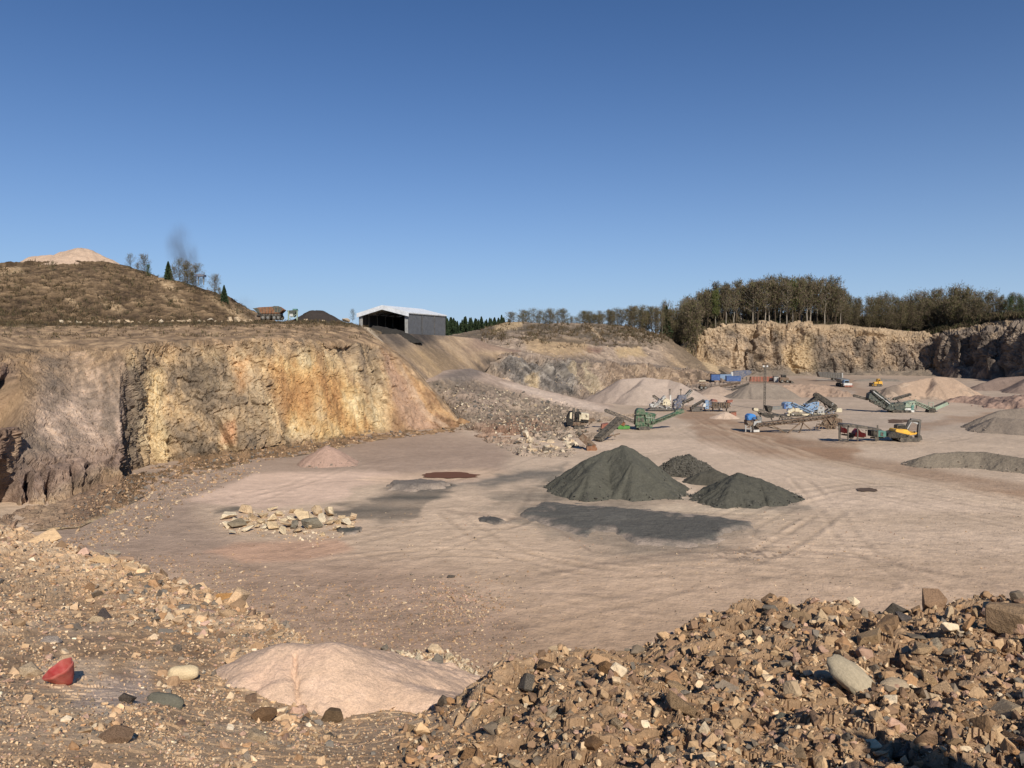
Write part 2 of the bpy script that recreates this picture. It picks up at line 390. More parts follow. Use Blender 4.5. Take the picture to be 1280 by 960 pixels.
# left cliff with the soil bank above it and the upper terrace
def make_left():
    pxs = np.concatenate([np.arange(-330, -10, 3.0), np.arange(-10, 640, .9)])
    foot = [(-330, 760, None), (-100, 700, None), (0, 668, None), (100, 660, None), (160, 632, None), (215, 604, None), (300, 582, None), (400, 566, None), (475, 550, None), (560, 541, None), (580, 540, None), (640, 540, None)]
    base = [(-330, 700, 64), (-30, 655, 76), (4, 642, 82), (20, 636, 86), (60, 626, 88), (95, 614, 91), (128, 598, 96), (152, 594, 98), (160, 590, 105), (187, 582, 116), (250, 572, 122), (300, 566, 126), (400, 552, 140), (470, 541, 156), (540, 536, 163), (578, 535, 166), (600, 536, 165), (640, 538, 163)]
    midr = [(-330, 600, 70), (-30, 545, 84), (6, 535, 88), (22, 530, 94), (60, 520, 101), (110, 515, 107), (150, 518, 107), (160, 518, 113), (187, 505, 120), (250, 500, 125), (300, 498, 129), (400, 490, 144), (470, 488, 160), (520, 490, 168), (556, 520, 167), (600, 533, 166), (640, 537, 163)]
    top = [(-330, 470, 84), (-30, 450, 100), (4, 446, 106), (22, 444, 110), (40, 440, 114), (90, 434, 121), (150, 440, 117), (162, 436, 118), (190, 432, 124), (250, 428, 129), (330, 424, 136), (420, 428, 151), (470, 431, 166), (500, 447, 172), (540, 490, 171), (578, 531, 168), (640, 537, 163)]
    bank = [(-330, 432, 105), (0, 424, 118), (100, 418, 138), (250, 413, 150), (330, 412, 154), (420, 416, 164), (470, 425, 172), (500, 444, 175), (540, 488, 173), (578, 530, 169), (640, 537, 163)]
    edge = [(-330, 400, 135), (0, 402, 148), (90, 405, 152), (200, 404, 165), (300, 403, 172), (380, 401, 180), (440, 404, 186), (458, 412, 186), (478, 428, 180), (500, 445, 178), (540, 489, 175), (578, 531, 170), (640, 537, 163)]
    s = loft(pxs, [foot, base, midr, top, bank, edge], [26, 75, 75, 26, 24], 2)
    e = s.P[-1]; b1 = e + np.array([0, 14., 0]); b1[:, 2] -= .6; b2 = e + np.array([0, 110., -1.5])
    b1[:, 2] = np.where(pxs > 455, e[:, 2] - 1.5, b1[:, 2]); b2[:, 2] = np.where(pxs > 455, np.minimum(b2[:, 2], e[:, 2] - 14), b2[:, 2])
    s2 = loft(pxs, [e, b1, b2], [14, 30])
    s.P = np.concatenate([s.P, s2.P[1:]]); s.v = np.concatenate([s.v, s2.v[1:] + 5]); s.u = np.repeat(pxs[None], len(s.P), 0)
    s.px, s.py = proj(s.P); P0 = s.P.copy(); px, py, v = s.px, s.py, s.v
    slab = sst(14, 26, s.u) * sst(162, 150, s.u) * sst(.85, 1.3, v) * sst(3.1, 2.9, v)
    rock = sst(.8, 1.05, v) * sst(3.25, 2.95, v)
    fade = sst(640, 560, s.u)
    d = rockface(P0, 4.2, 1.3, .40, .26, 60, .95, 6.0, .08)
    d_slab = .22 * rockface(P0, 3.5, 1.2, .8, .5, 80) + .25 * fbm(P0 * np.array([.25, .25, .7]), 4, 90)
    low = slab * sst(1.75, 1.2, v + .15 * fbm(P0 * .2, 3, 91))
    d_low = rockface(P0, 4.6, 2.2, 1.6, .4, 95, .9, 5., .5)
    dd = (d * (1 - slab) + d_slab * slab * (1 - low) + d_low * low)
    dd = dd * (1 - .4 * pm(px, py, [(345, 455), (375, 438), (420, 442), (440, 472), (472, 496), (494, 538), (400, 552), (362, 542), (350, 500)], 14)); spur = sst(470, 500, s.u); dd = dd * (1 - .55 * spur)
    soil = .25 * fbm(P0 * .35, 4, 70) + .35 * fbm(P0 * np.array([.5, .5, .08]) + 3, 3, 71) * sst(3, 3.6, v) * sst(5.2, 4.6, v)
    tal = .4 * fbm(P0 * .8, 4, 72) + .35 * (cells(P0 / 1.0, 73)[0] - .5)
    tz = sst(1.15, .9, v) * sst(0, .12, v)
    nl = sst(40, 24, s.u + 6 * fbm(P0 * .5, 2, 75)) * sst(-60, -20, s.u); hole = nl * (pm(px, py + 6 * fbm(P0 * .4, 3, 76), [(-40, 470), (14, 468), (30, 496), (20, 532), (-40, 536)], 4) + pm(px, py + 6 * fbm(P0 * .4, 3, 77), [(-40, 585), (12, 580), (26, 612), (12, 652), (-40, 655)], 4)); dd = dd - 6.5 * hole
    for cl in ([(62, 596), (56, 640)], [(92, 590), (98, 628), (84, 642)], [(40, 588), (30, 640)]): dd = dd - 2.4 * sst(5, 1, line_d(px + 5 * fbm(P0 * .7, 3, 79), py, cl)) * slab
    push(s, (dd * rock + soil * (1 - rock) * (1 - tz) + tal * tz) * (fade * .9 + .1))
    # ---- the colours of soil and stone, and one strip of painted shade
    n = fbm(P0 * .16, 4, 101); m = fbm(P0 * np.array([.5, .5, .07]), 4, 102); q = fbm(P0 * 1.1, 4, 103); cr = cells(P0 * np.array([1, 1, .4]) / 3.2, 60)[0]
    m2 = fbm(P0 * np.array([1.6, 1.6, .12]) + .6 * n[..., None], 4, 104); t = .53 + .34 * m + .42 * n + .15 * m2 + .12 * (cr - .5) + .12 * q
    c = ramp(t, [(.1, S(110, 98, 84)), (.34, S(150, 131, 108)), (.5, S(182, 156, 122)), (.64, S(208, 178, 134)), (.8, S(228, 204, 160))])
    ore = pm(px + 10 * n, py + 8 * n, [(330, 455), (380, 440), (440, 470), (455, 500), (470, 535), (400, 552), (365, 530), (345, 490)], 18)
    c = mix(c, ramp(.5 + .5 * m + .3 * q, [(.2, S(184, 138, 88)), (.5, S(212, 168, 108)), (.8, S(230, 204, 154))]), ore * .7)
    bz = pm(px + 9 * n, py + 8 * m, [(345, 455), (375, 438), (420, 442), (440, 472), (472, 496), (494, 538), (400, 552), (362, 542), (350, 500)], 10); pt = .5 + .75 * fbm(P0 * np.array([.26, .26, .11]) + 5, 4, 126) + .15 * q
    c = mix(c, ramp(pt, [(.15, S(176, 128, 78)), (.38, S(208, 162, 100)), (.55, S(222, 188, 128)), (.75, S(234, 212, 164))]), bz * .85)
    rust = pm(px + 8 * n, py, [(360, 478), (410, 470), (425, 520), (385, 545)], 16); c = mix(c, S(180, 128, 80), rust * (.3 + .4 * q))
    oc = pm(px + 6 * n, py, [(296, 448), (314, 446), (314, 480), (300, 492)], 8); c = mix(c, S(214, 160, 104), oc * .7)
    oc = pm(px + 6 * n, py, [(276, 530), (292, 526), (292, 555), (277, 555)], 5); c = mix(c, S(200, 142, 100), oc * .7)
    cream = pm(px + 6 * n, py + 4 * m, [(186, 465), (200, 460), (206, 520), (218, 580), (196, 582), (190, 530)], 8); c = mix(c, S(226, 200, 150), cream * .8)
    for pts, a in (([(232, 448), (285, 442), (300, 500), (270, 545), (235, 500)], .8), ([(298, 492), (326, 460), (336, 500), (340, 560), (312, 565), (300, 530)], .6), ([(434, 445), (480, 432), (482, 470), (470, 540), (450, 480)], .5), ([(352, 440), (430, 432), (430, 470), (400, 462)], .4)):
        g = pm(px + 10 * n, py + 8 * m, pts, 14); c = mix(c, ramp(.5 + .6 * m + .4 * q, [(.2, S(116, 104, 90)), (.7, S(164, 144, 120))]), g * a)
    shade_strip = sst(152, 158, s.u + 4 * m) * sst(186, 176, s.u + 5 * n) * sst(2.9, 2.6, v); c = mix(c, ramp(.5 + .5 * q, [(.2, S(88, 78, 72)), (.8, S(126, 112, 100))]), shade_strip * .85)  # shade on the face turned away beside the slab, painted into the colour
    # spur at the right end: pinkish gully between ochre ribs
    sp = ramp(.5 + .5 * m + .3 * n, [(.2, S(158, 122, 90)), (.55, S(198, 158, 112)), (.85, S(222, 184, 130))])
    c = mix(c, sp, spur); gul = pm(px + 3 * n, py, [(474, 432), (492, 440), (520, 500), (548, 536), (510, 540), (490, 500)], 7); c = mix(c, S(184, 150, 126), gul * .85)
    gul = sst(5, 1, line_d(px + 3 * q, py, [(497, 440), (514, 480), (530, 512), (560, 536)])); c = mix(c, S(204, 176, 150), gul * .6)
    # slab
    dia = fbm(np.stack([P0[..., 0] * .9 + P0[..., 2] * .9, P0[..., 1] * .2, (P0[..., 2] - P0[..., 0] * .6) * .18], -1), 4, 110)
    cs = ramp(.5 + .55 * dia + .2 * n, [(.1, S(118, 106, 95)), (.4, S(158, 139, 123)), (.6, S(182, 159, 141)), (.85, S(212, 190, 168))])
    cs = mix(cs, ramp(.5 + .8 * dia, [(.2, S(120, 106, 92)), (.8, S(176, 148, 118))]), sst(2.0, 2.7, v) * .8); cs = mix(cs, S(208, 178, 154), sst(.1, .5, dia) * sst(1.2, 1.6, v) * .5); cs = mix(cs, S(170, 138, 100), sst(60, 30, s.u) * sst(1.7, 2.2, v) * .7)
    cs = mix(cs, ramp(.5 + .5 * q + .3 * n, [(.2, S(112, 94, 86)), (.6, S(148, 124, 110)), (.9, S(176, 150, 130))]), low)
    c = mix(c, cs, np.clip(slab * 1.2, 0, 1) * sst(30, 14, np.abs(s.u - 88) - 60))
    left = sst(30, 10, s.u); c = mix(c, ramp(.5 + .5 * q, [(.2, S(100, 82, 76)), (.8, S(160, 132, 112))]), left * rock)
    # overburden
    so = ramp(.5 + .55 * fbm(P0 * np.array([.5, .5, .1]), 4, 120) + .3 * q, [(.15, S(122, 102, 80)), (.5, S(162, 134, 104)), (.8, S(196, 164, 126))])
    c = mix(c, so, sst(2.75, 3.15, v + .3 * n + .12 * m))
    heath = sst(4.55, 4.85, v + .12 * n) ; c = mix(c, ramp(.5 + .6 * q + .3 * n, [(.2, S(74, 66, 50)), (.6, S(108, 94, 70)), (.9, S(146, 124, 92))]), heath * sst(470, 440, s.u))
    c = mix(c, ramp(.5 + .6 * q, [(.2, S(112, 90, 66)), (.8, S(170, 136, 100))]), tz * sst(20, 120, s.u)); c = mix(c, S(150, 124, 106), tz * sst(180, 100, s.u) * .7)
    path = sst(3.0, 1.0, line_d(px, py + 1.0 * q, [(448, 403), (462, 413), (478, 425), (494, 430)])); c = mix(c, S(222, 200, 168), path)
    c = c * (1 + .12 * q)[..., None]
    c = c * (1 - .22 * sst(.1, .5, fbm(P0 * np.array([1.1, 1.1, .06]) + 9, 4, 125)) * rock)[..., None]
    g_ = c.mean(-1, keepdims=True); c = c * .84 + g_ * np.array([1.15, 1.0, .82]) * .16
    struct(build(s, 'cliff', M_CLIFF, c * np.array([.89, .86, .82]))); return s
left = make_left()

# bank below the storage shed
def make_bank():
    pxs = np.arange(440, 652, 1.0)
    low = [(440, 440, 178), (470, 447, 178), (500, 462, 182), (540, 494, 186), (575, 506, 196), (590, 490, 214), (600, 473, 231), (610, 460, 242), (622, 448, 252), (640, 446, 253), (720, 447, 262)]
    mid = [(440, 430, 186), (470, 432, 186), (500, 441, 188), (540, 466, 194), (566, 470, 204), (582, 462, 218), (600, 448, 240), (622, 445, 254), (640, 443.5, 258), (720, 446, 268)]
    top = [(440, 416, 200), (470, 418, 208), (500, 417, 216), (556, 420, 240), (590, 423, 256), (606, 430, 264), (640, 438, 270), (720, 442, 280)]
    s = loft(pxs, [low, mid, top], [30, 60], 3)
    e = s.P[-1]; s2 = loft(pxs, [e, e + np.array([0, 20., .1]), e + np.array([0, 150., -4.])], [10, 20])
    s.P = np.concatenate([s.P, s2.P[1:]]); s.v = np.concatenate([s.v, s2.v[1:] + 2]); s.px, s.py = proj(s.P); P0 = s.P.copy(); s.u = np.repeat(pxs[None], len(P0), 0)
    q = fbm(P0 * 1.0, 4, 130); run = fbm(np.stack([(s.u + (s.py - 440) * -1.1) * .09, s.v * .5, s.u * 0], -1), 4, 131); n = fbm(P0 * .1, 3, 132)
    push(s, .3 * q * .6 + .5 * run * sst(2.1, 1.8, s.v))
    c = ramp(.5 + .75 * run + .2 * n + .1 * q, [(.12, S(104, 92, 80)), (.38, S(146, 126, 106)), (.6, S(176, 150, 120)), (.85, S(200, 172, 140))])
    dark = pm(s.px + 6 * n, s.py, [(450, 400), (556, 405), (556, 424), (520, 430), (500, 436), (478, 428)], 7); c = mix(c, ramp(.5 + .6 * run, [(.2, S(72, 66, 62)), (.8, S(126, 112, 98))]), dark * .8)
    tan = pm(s.px + 6 * n, s.py, [(505, 440), (540, 432), (580, 450), (566, 470), (540, 470)], 9); c = mix(c, S(182, 152, 112), tan * (.55 + .5 * run))
    rt = sst(572, 600, s.px) * sst(1.2, 1.7, s.v); c = mix(c, S(158, 132, 114), rt * .8)
    struct(build(s, 'hill', M_CLIFF, c * .88)); return s
bank = make_bank()

# rubble ramp running from the upper terrace down to the floor
def make_ramp():
    pxs = np.arange(520, 800, 1.0)
    low = [(520, 540, 176), (562, 541, 172), (578, 541, 162), (610, 557, 139), (650, 573, 124), (715, 576, 121.5), (728, 566, 130), (742, 548, 149), (765, 530, 174), (800, 520, 192)]
    mid = [(520, 512, 192), (560, 512, 180), (600, 530, 165), (640, 545, 152), (690, 553, 145), (718, 546, 152), (740, 534, 168), (765, 522, 190), (800, 516, 198)]
    up = [(520, 480, 184), (548, 474, 190), (580, 470, 199), (610, 478, 205), (640, 486, 208), (690, 499, 208), (730, 510, 206), (765, 518, 200), (800, 514, 205)]
    road = [(520, 468, 195), (560, 462, 205), (590, 460, 214), (620, 470, 222), (650, 480, 225), (700, 492, 226), (740, 502, 225), (775, 508, 222), (800, 509, 220)]
    back = [(520, 470, 205), (560, 466, 214), (590, 466, 230), (620, 476, 236), (650, 487, 240), (700, 498, 240), (740, 507, 238), (775, 512, 236), (800, 513, 234)]
    s = loft(pxs, [low, mid, up, road, back], [50, 60, 24, 8], 3)
    s.u = np.repeat(pxs[None], len(s.P), 0); s.px, s.py = proj(s.P); P0 = s.P.copy(); px, py, v = s.px, s.py, s.v
    q = fbm(P0 * .8, 4, 140); n = fbm(P0 * .12, 3, 141); b = cells(P0 / 1.6, 142)[0] - .5
    rough = sst(0, .1, v) * sst(2.1, 1.85, v)
    push(s, rough * (.5 * b + .6 * q + .9 * n) + .15 * q)
    c = ramp(.5 + .5 * q + .5 * n + .25 * b, [(.15, S(116, 104, 91)), (.5, S(152, 134, 115)), (.8, S(184, 162, 140))])
    red = pm(px + 8 * n, py + 4 * n, [(590, 535), (640, 520), (690, 530), (640, 555), (600, 550)], 12); c = mix(c, S(150, 112, 88), red * .7)
    c = mix(c, S(140, 122, 110), pm(px + 8 * n, py, [(540, 500), (620, 520), (640, 500), (580, 480)], 14) * .5)
    rd = sst(1.75, 2.1, v + .25 * n); c = mix(c, S(184, 160, 140), rd)
    ed = pm(px, py + 1.5 * n, [(625, 478), (650, 480), (700, 494), (765, 510), (790, 515), (760, 516), (690, 502), (640, 486)], 3); c = mix(c, S(216, 192, 170), ed * .95)
    c = mix(c, S(118, 106, 94), sst(2.15, 1.9, v) * sst(1.55, 1.75, v) * .0)
    dk = pm(px + 6 * n, py, [(545, 470), (580, 458), (600, 458), (600, 470), (570, 480)], 6); c = mix(c, S(120, 110, 102), dk * .8)
    struct(build(s, 'rubble_slope', M_CLIFF, c * .9)); return s
ramp_s = make_ramp()

# benches in the middle distance
def make_mid():
    pxs = np.arange(520, 930, 1.0)
    r0 = [(520, 482, 214), (600, 484, 222), (640, 490, 226), (700, 502, 226), (740, 508, 228), (800, 500, 246), (880, 489, 282), (930, 482, 315)]
    r1 = [(520, 474, 226), (575, 474, 228), (600, 478, 228), (640, 486, 232), (680, 492, 238), (720, 494, 248), (760, 488, 270), (800, 482, 292), (850, 480, 318), (930, 476, 345)]
    r2 = [(520, 452, 258), (575, 452, 254), (600, 446, 254), (640, 444, 254), (668, 446, 252), (700, 450, 266), (730, 455, 284), (780, 457, 306), (850, 462, 336), (930, 468, 372)]
    r3 = [(520, 446, 280), (600, 440, 296), (650, 439, 300), (700, 446, 308), (760, 450, 335), (830, 457, 366), (860, 462, 378), (930, 467, 385)]
    r4 = [(520, 430, 300), (600, 424, 326), (640, 420, 326), (700, 424, 330), (750, 431, 350), (800, 433, 378), (840, 436, 400), (870, 455, 392), (930, 466, 390)]
    r5 = [(520, 426, 330), (560, 420, 350), (600, 412, 380), (630, 404, 396), (650, 402, 396), (680, 405, 398), (740, 404, 404), (790, 409, 412), (830, 420, 418), (852, 434, 418), (875, 452, 410), (930, 465, 400)]
    s = loft(pxs, [r0, r1, r2, r3, r4, r5], [6, 60, 18, 40, 36], 2)
    e = s.P[-1]; s2 = loft(pxs, [e, e + np.array([0, 20., 0.3]), e + np.array([0, 260., -1.])], [8, 24])
    s.P = np.concatenate([s.P, s2.P[1:]]); s.v = np.concatenate([s.v, s2.v[1:] + 5]); s.u = np.repeat(pxs[None], len(s.P), 0); s.px, s.py = proj(s.P)
    P0 = s.P.copy(); px, py, v, u = s.px, s.py, s.v, s.u
    n = fbm(P0 * .05, 4, 150); q = fbm(P0 * .45, 4, 151); m = fbm(P0 * np.array([.28, .28, .05]), 4, 152)
    rock = sst(.8, 1.1, v) * sst(2.2, 1.95, v) * sst(555, 620, u); up = sst(2.9, 3.2, v) * sst(4.1, 3.8, v)
    push(s, rockface(P0, 6., 2.6, 1.5, .5, 155, 1.6, 9., .12) * rock * sst(930, 880, u) + (.9 * q + 1.3 * n + .7 * m * up) * (1 - rock) * .8)
    c = ramp(.5 + .5 * q + .5 * n, [(.2, S(122, 106, 90)), (.5, S(160, 137, 115)), (.8, S(190, 163, 136))])
    grey = pm(px + 6 * n, py + 6 * q, [(612, 455), (640, 450), (716, 448), (724, 492), (690, 496), (640, 480)], 8) * rock
    c = mix(c, ramp(.5 + .6 * q + .3 * m, [(.15, S(92, 87, 82)), (.5, S(130, 121, 112)), (.85, S(170, 158, 142))]) * (.8 + .4 * cells(P0 / 1.6, 156)[0])[..., None], grey)
    c = mix(c, ramp(.5 + .7 * m, [(.2, S(158, 136, 104)), (.8, S(208, 180, 132))]), pm(px + 4 * n, py, [(656, 474), (669, 470), (671, 492), (660, 489)], 2) * rock * .8)
    c = mix(c, ramp(.5 + .7 * m, [(.2, S(160, 142, 114)), (.8, S(206, 184, 146))]), (sst(6, 2, line_d(px + 3 * n + 2 * q, py, [(714, 458), (724, 472), (744, 492)])) + sst(5, 1, line_d(px + 3 * n + 2 * q, py, [(730, 456), (735, 470), (752, 486)]))) * rock * .9)
    c = mix(c, ramp(.5 + .6 * m + .4 * q, [(.15, S(112, 94, 78)), (.5, S(156, 130, 106)), (.85, S(194, 164, 130))]), sst(745, 765, px) * rock)
    c = mix(c, S(158, 134, 112), sst(640, 590, px) * sst(1.2, 1.8, v) * .7); c = c * (1 + .22 * fbm(P0 * np.array([.9, .9, .15]), 4, 159) + .14 * fbm(P0 * 1.4, 3, 157))[..., None]
    tan = pm(px + 8 * n, py + 3 * q, [(655, 424), (668, 420), (730, 424), (742, 440), (700, 445), (662, 440)], 5); c = mix(c, ramp(.5 + .5 * m, [(.2, S(166, 136, 98)), (.8, S(200, 166, 120))]), tan * .9)
    tan = pm(px + 5 * n, py + 2 * q, [(768, 436), (800, 433), (808, 446), (775, 447)], 3); c = mix(c, S(198, 166, 116), tan * .8)
    tan = pm(px + 3 * n, py + 2 * q, [(616, 408), (630, 400), (655, 401), (652, 408), (625, 416), (612, 418)], 3); c = mix(c, S(200, 168, 120), tan)
    c = mix(c, S(134, 92, 76), pm(px + 4 * n, py, [(735, 434), (752, 436), (750, 442), (736, 440)], 4) * .7)
    c = mix(c, S(134, 117, 101), sst(1.9, 2.15, v + .15 * q) * sst(2.75, 2.5, v + .15 * q) * sst(690, 730, px) * .8)
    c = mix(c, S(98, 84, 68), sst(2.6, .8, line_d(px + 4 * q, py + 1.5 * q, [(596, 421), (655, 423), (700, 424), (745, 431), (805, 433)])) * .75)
    hl = sst(3.9, 4.4, v + .3 * n); c = mix(c, ramp(.5 + .5 * q + .6 * n, [(.25, S(100, 88, 70)), (.55, S(138, 119, 96)), (.8, S(172, 146, 116))]), hl * (1 - tan) * .85)
    c = mix(c, S(190, 160, 120), sst(2.2, .8, line_d(px, py, [(738, 408), (752, 422)])) * .9)
    rt = sst(815, 850, px) * sst(2.4, 3.0, v); c = mix(c, ramp(.5 + .8 * fbm(np.stack([(px - py * 1.2) * .12, v * .3, px * 0], -1), 3, 158), [(.2, S(128, 108, 84)), (.8, S(180, 150, 112))]), rt * .9)
    c = mix(c, S(206, 174, 126), sst(7, 3, line_d(px, py, [(858, 428), (872, 440), (895, 464)])) * .85)
    g_ = c.mean(-1, keepdims=True); c = c * .75 + g_ * np.array([1.14, 1.0, .86]) * .25
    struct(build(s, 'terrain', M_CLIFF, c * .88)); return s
mid = make_mid()

# far quarry wall and the wooded ground above it
def make_far():
    pxs = np.arange(840, 1560, .85)
    zig = [(840, 468, 398), (880, 472, 402), (950, 474, 406), (1050, 473, 412), (1120, 472, 410), (1176, 473, 402), (1184, 475, 391), (1198, 474, 383), (1212, 474, 382), (1224, 475, 372), (1240, 476, 362), (1256, 476, 360), (1268, 477, 346), (1284, 478, 338), (1330, 480, 300), (1560, 486, 260)]
    led = [(840, 462, 402), (880, 464, 408), (950, 464, 414), (1050, 463, 420), (1120, 460, 418), (1172, 460, 412), (1184, 458, 398), (1198, 456, 389), (1212, 458, 388), (1224, 460, 378), (1236, 452, 368), (1256, 458, 366), (1268, 460, 352), (1284, 456, 344), (1330, 456, 306), (1560, 460, 266)]
    top = [(840, 440, 424), (852, 433, 424), (880, 420, 424), (910, 411, 424), (950, 407, 426), (1000, 408, 428), (1060, 411, 430), (1130, 418, 428), (1168, 422, 424), (1180, 420, 408), (1198, 417, 398), (1212, 416, 398), (1222, 414, 386), (1238, 414, 380), (1254, 414, 379), (1264, 412, 366), (1284, 411, 356), (1330, 406, 330), (1560, 396, 290)]
    lip = [(840, 437, 430), (852, 431, 430), (880, 417, 432), (910, 406, 434), (950, 404, 436), (1000, 405, 438), (1060, 407, 440), (1130, 414, 438), (1168, 418, 434), (1200, 413, 416), (1225, 410, 404), (1245, 402, 396), (1284, 398, 372), (1330, 394, 350), (1560, 386, 310)]
    s = loft(pxs, [zig, led, top, lip], [28, 105, 16], 1)
    e = s.P[-1]; s2 = loft(pxs, [e, e + np.array([4., 30., 1.5]), e + np.array([30., 240., 5.])], [10, 30])
    s.P = np.concatenate([s.P, s2.P[1:]]); s.v = np.concatenate([s.v, s2.v[1:] + 3]); s.u = np.repeat(pxs[None], len(s.P), 0); s.px, s.py = proj(s.P)
    P0 = s.P.copy(); px, py, v, u = s.px, s.py, s.v, s.u
    n = fbm(P0 * .05, 4, 160); q = fbm(P0 * .4, 4, 161); m = fbm(P0 * np.array([.2, .2, .035]), 4, 162); w = sst(.6, 1.1, v) * sst(3., 2.75, v)
    d = rockface(P0, 7., 2.2, .7, .5, 165, 3.0, 11., .07)
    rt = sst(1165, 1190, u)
    push(s, d * w * sst(842, 880, u) + (.7 * q + .8 * n) * (1 - w))
    cr = cells(P0 * np.array([1, 1, .4]) / 7., 166)[0]
    c = ramp(.5 + .5 * m + .3 * n + .2 * (cr - .5) + .15 * q, [(.12, S(104, 92, 78)), (.36, S(144, 124, 102)), (.56, S(180, 152, 118)), (.82, S(206, 176, 136))]); c = c * (1 + .25 * fbm(P0 * np.array([.6, .6, .05]), 4, 163))[..., None]
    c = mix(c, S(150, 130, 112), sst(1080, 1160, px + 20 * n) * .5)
    oc = pm(px + 8 * n, py + 5 * q, [(975, 440), (1010, 420), (1014, 430), (1020, 462), (985, 470)], 10); c = mix(c, S(216, 182, 126), oc * .6)
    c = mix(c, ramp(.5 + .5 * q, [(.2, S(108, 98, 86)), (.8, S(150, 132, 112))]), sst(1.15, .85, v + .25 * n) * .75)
    c = mix(c, ramp(.5 + .5 * q, [(.2, S(176, 146, 108)), (.8, S(212, 180, 136))]), sst(1.7, 1.95, v + .3 * n) * sst(3.2, 2.9, v) * (1 - rt) * .8)
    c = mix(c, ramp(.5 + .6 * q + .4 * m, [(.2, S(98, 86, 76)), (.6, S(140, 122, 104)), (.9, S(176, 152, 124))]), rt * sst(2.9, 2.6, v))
    c = mix(c, ramp(.5 + .6 * q, [(.2, S(150, 124, 92)), (.8, S(190, 160, 118))]), rt * sst(2.2, 2.6, v) * .7)
    c = mix(c, ramp(.5 + .6 * q, [(.2, S(70, 62, 46)), (.8, S(120, 100, 72))]), sst(2.85, 3.1, v + .1 * q))
    cone = pm(px + 3 * n, py, [(846, 436), (872, 420), (905, 468), (880, 470), (860, 452)], 5); c = mix(c, S(196, 164, 120), cone * .8)
    g_ = c.mean(-1, keepdims=True); c = c * .78 + g_ * np.array([1.10, 1.0, .86]) * .22
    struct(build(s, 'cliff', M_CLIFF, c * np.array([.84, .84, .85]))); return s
far = make_far()

# overgrown spoil hill on the left
def make_hill():
    pxs = np.concatenate([np.arange(-330, 0, 3.), np.arange(0, 345, 1.)])
    low = [(-330, 404, 165), (0, 406, 168), (200, 407, 176), (310, 406, 184), (345, 405, 186)]
    m1 = [(-330, 375, 186), (0, 372, 188), (120, 380, 190), (230, 388, 196), (300, 400, 190), (345, 404, 190)]
    m2 = [(-330, 352, 208), (0, 344, 212), (100, 346, 214), (180, 358, 212), (240, 374, 206), (300, 398, 194), (345, 404, 192)]
    top = [(-330, 332, 235), (0, 331, 240), (40, 329, 244), (130, 328, 244), (160, 334, 240), (185, 345, 234), (205, 350, 230), (240, 358, 222), (262, 366, 216), (280, 378, 208), (300, 392, 202), (316, 400, 196), (345, 403, 194)]
    s = loft(pxs, [low, m1, m2, top], [40, 46, 46], 3)
    e = s.P[-1]; g = np.maximum(e[:, 2] - 23, 0)[:, None]
    s2 = loft(pxs, [e, e + np.array([0, 14., -.6]), e + np.array([0, 60., -1.]) - g * np.array([0, 0, .9])], [8, 20])
    s.P = np.concatenate([s.P, s2.P[1:]]); s.v = np.concatenate([s.v, s2.v[1:] + 3]); s.u = np.repeat(pxs[None], len(s.P), 0); s.px, s.py = proj(s.P)
    P0 = s.P.copy(); px, py, v = s.px, s.py, s.v; n = fbm(P0 * .07, 4, 170); q = fbm(P0 * .5, 5, 171); b = fbm(P0 * 1.5, 3, 172)
    push(s, (1.0 * n + .55 * q + .25 * b) * sst(345, 320, s.u))
    c = ramp(.5 + .55 * q + .4 * n + .2 * b, [(.1, S(76, 62, 48)), (.4, S(112, 92, 70)), (.62, S(138, 114, 86)), (.9, S(172, 144, 112))])
    for pts, a in (([(80, 374), (90, 372), (102, 384), (100, 386), (86, 378)], .9), ([(126, 378), (140, 375), (158, 386), (150, 390), (134, 386)], .9), ([(198, 368), (230, 372), (232, 380), (212, 378)], .8), ([(262, 372), (300, 388), (318, 402), (306, 402), (280, 386)], .85), ([(196, 350), (214, 354), (228, 364), (206, 360)], 1.), ([(0, 334), (26, 332), (30, 340), (0, 344)], .9), ([(150, 412), (0, 412), (0, 400), (60, 404)], .4)):
        c = mix(c, ramp(.5 + .5 * b, [(.2, S(170, 140, 104)), (.8, S(206, 178, 142))]), pm(px + 5 * q, py + 3 * q, pts, 3) * a)
    struct(build(s, 'hill', M_HILL, c * .78)); return s
hill = make_hill()

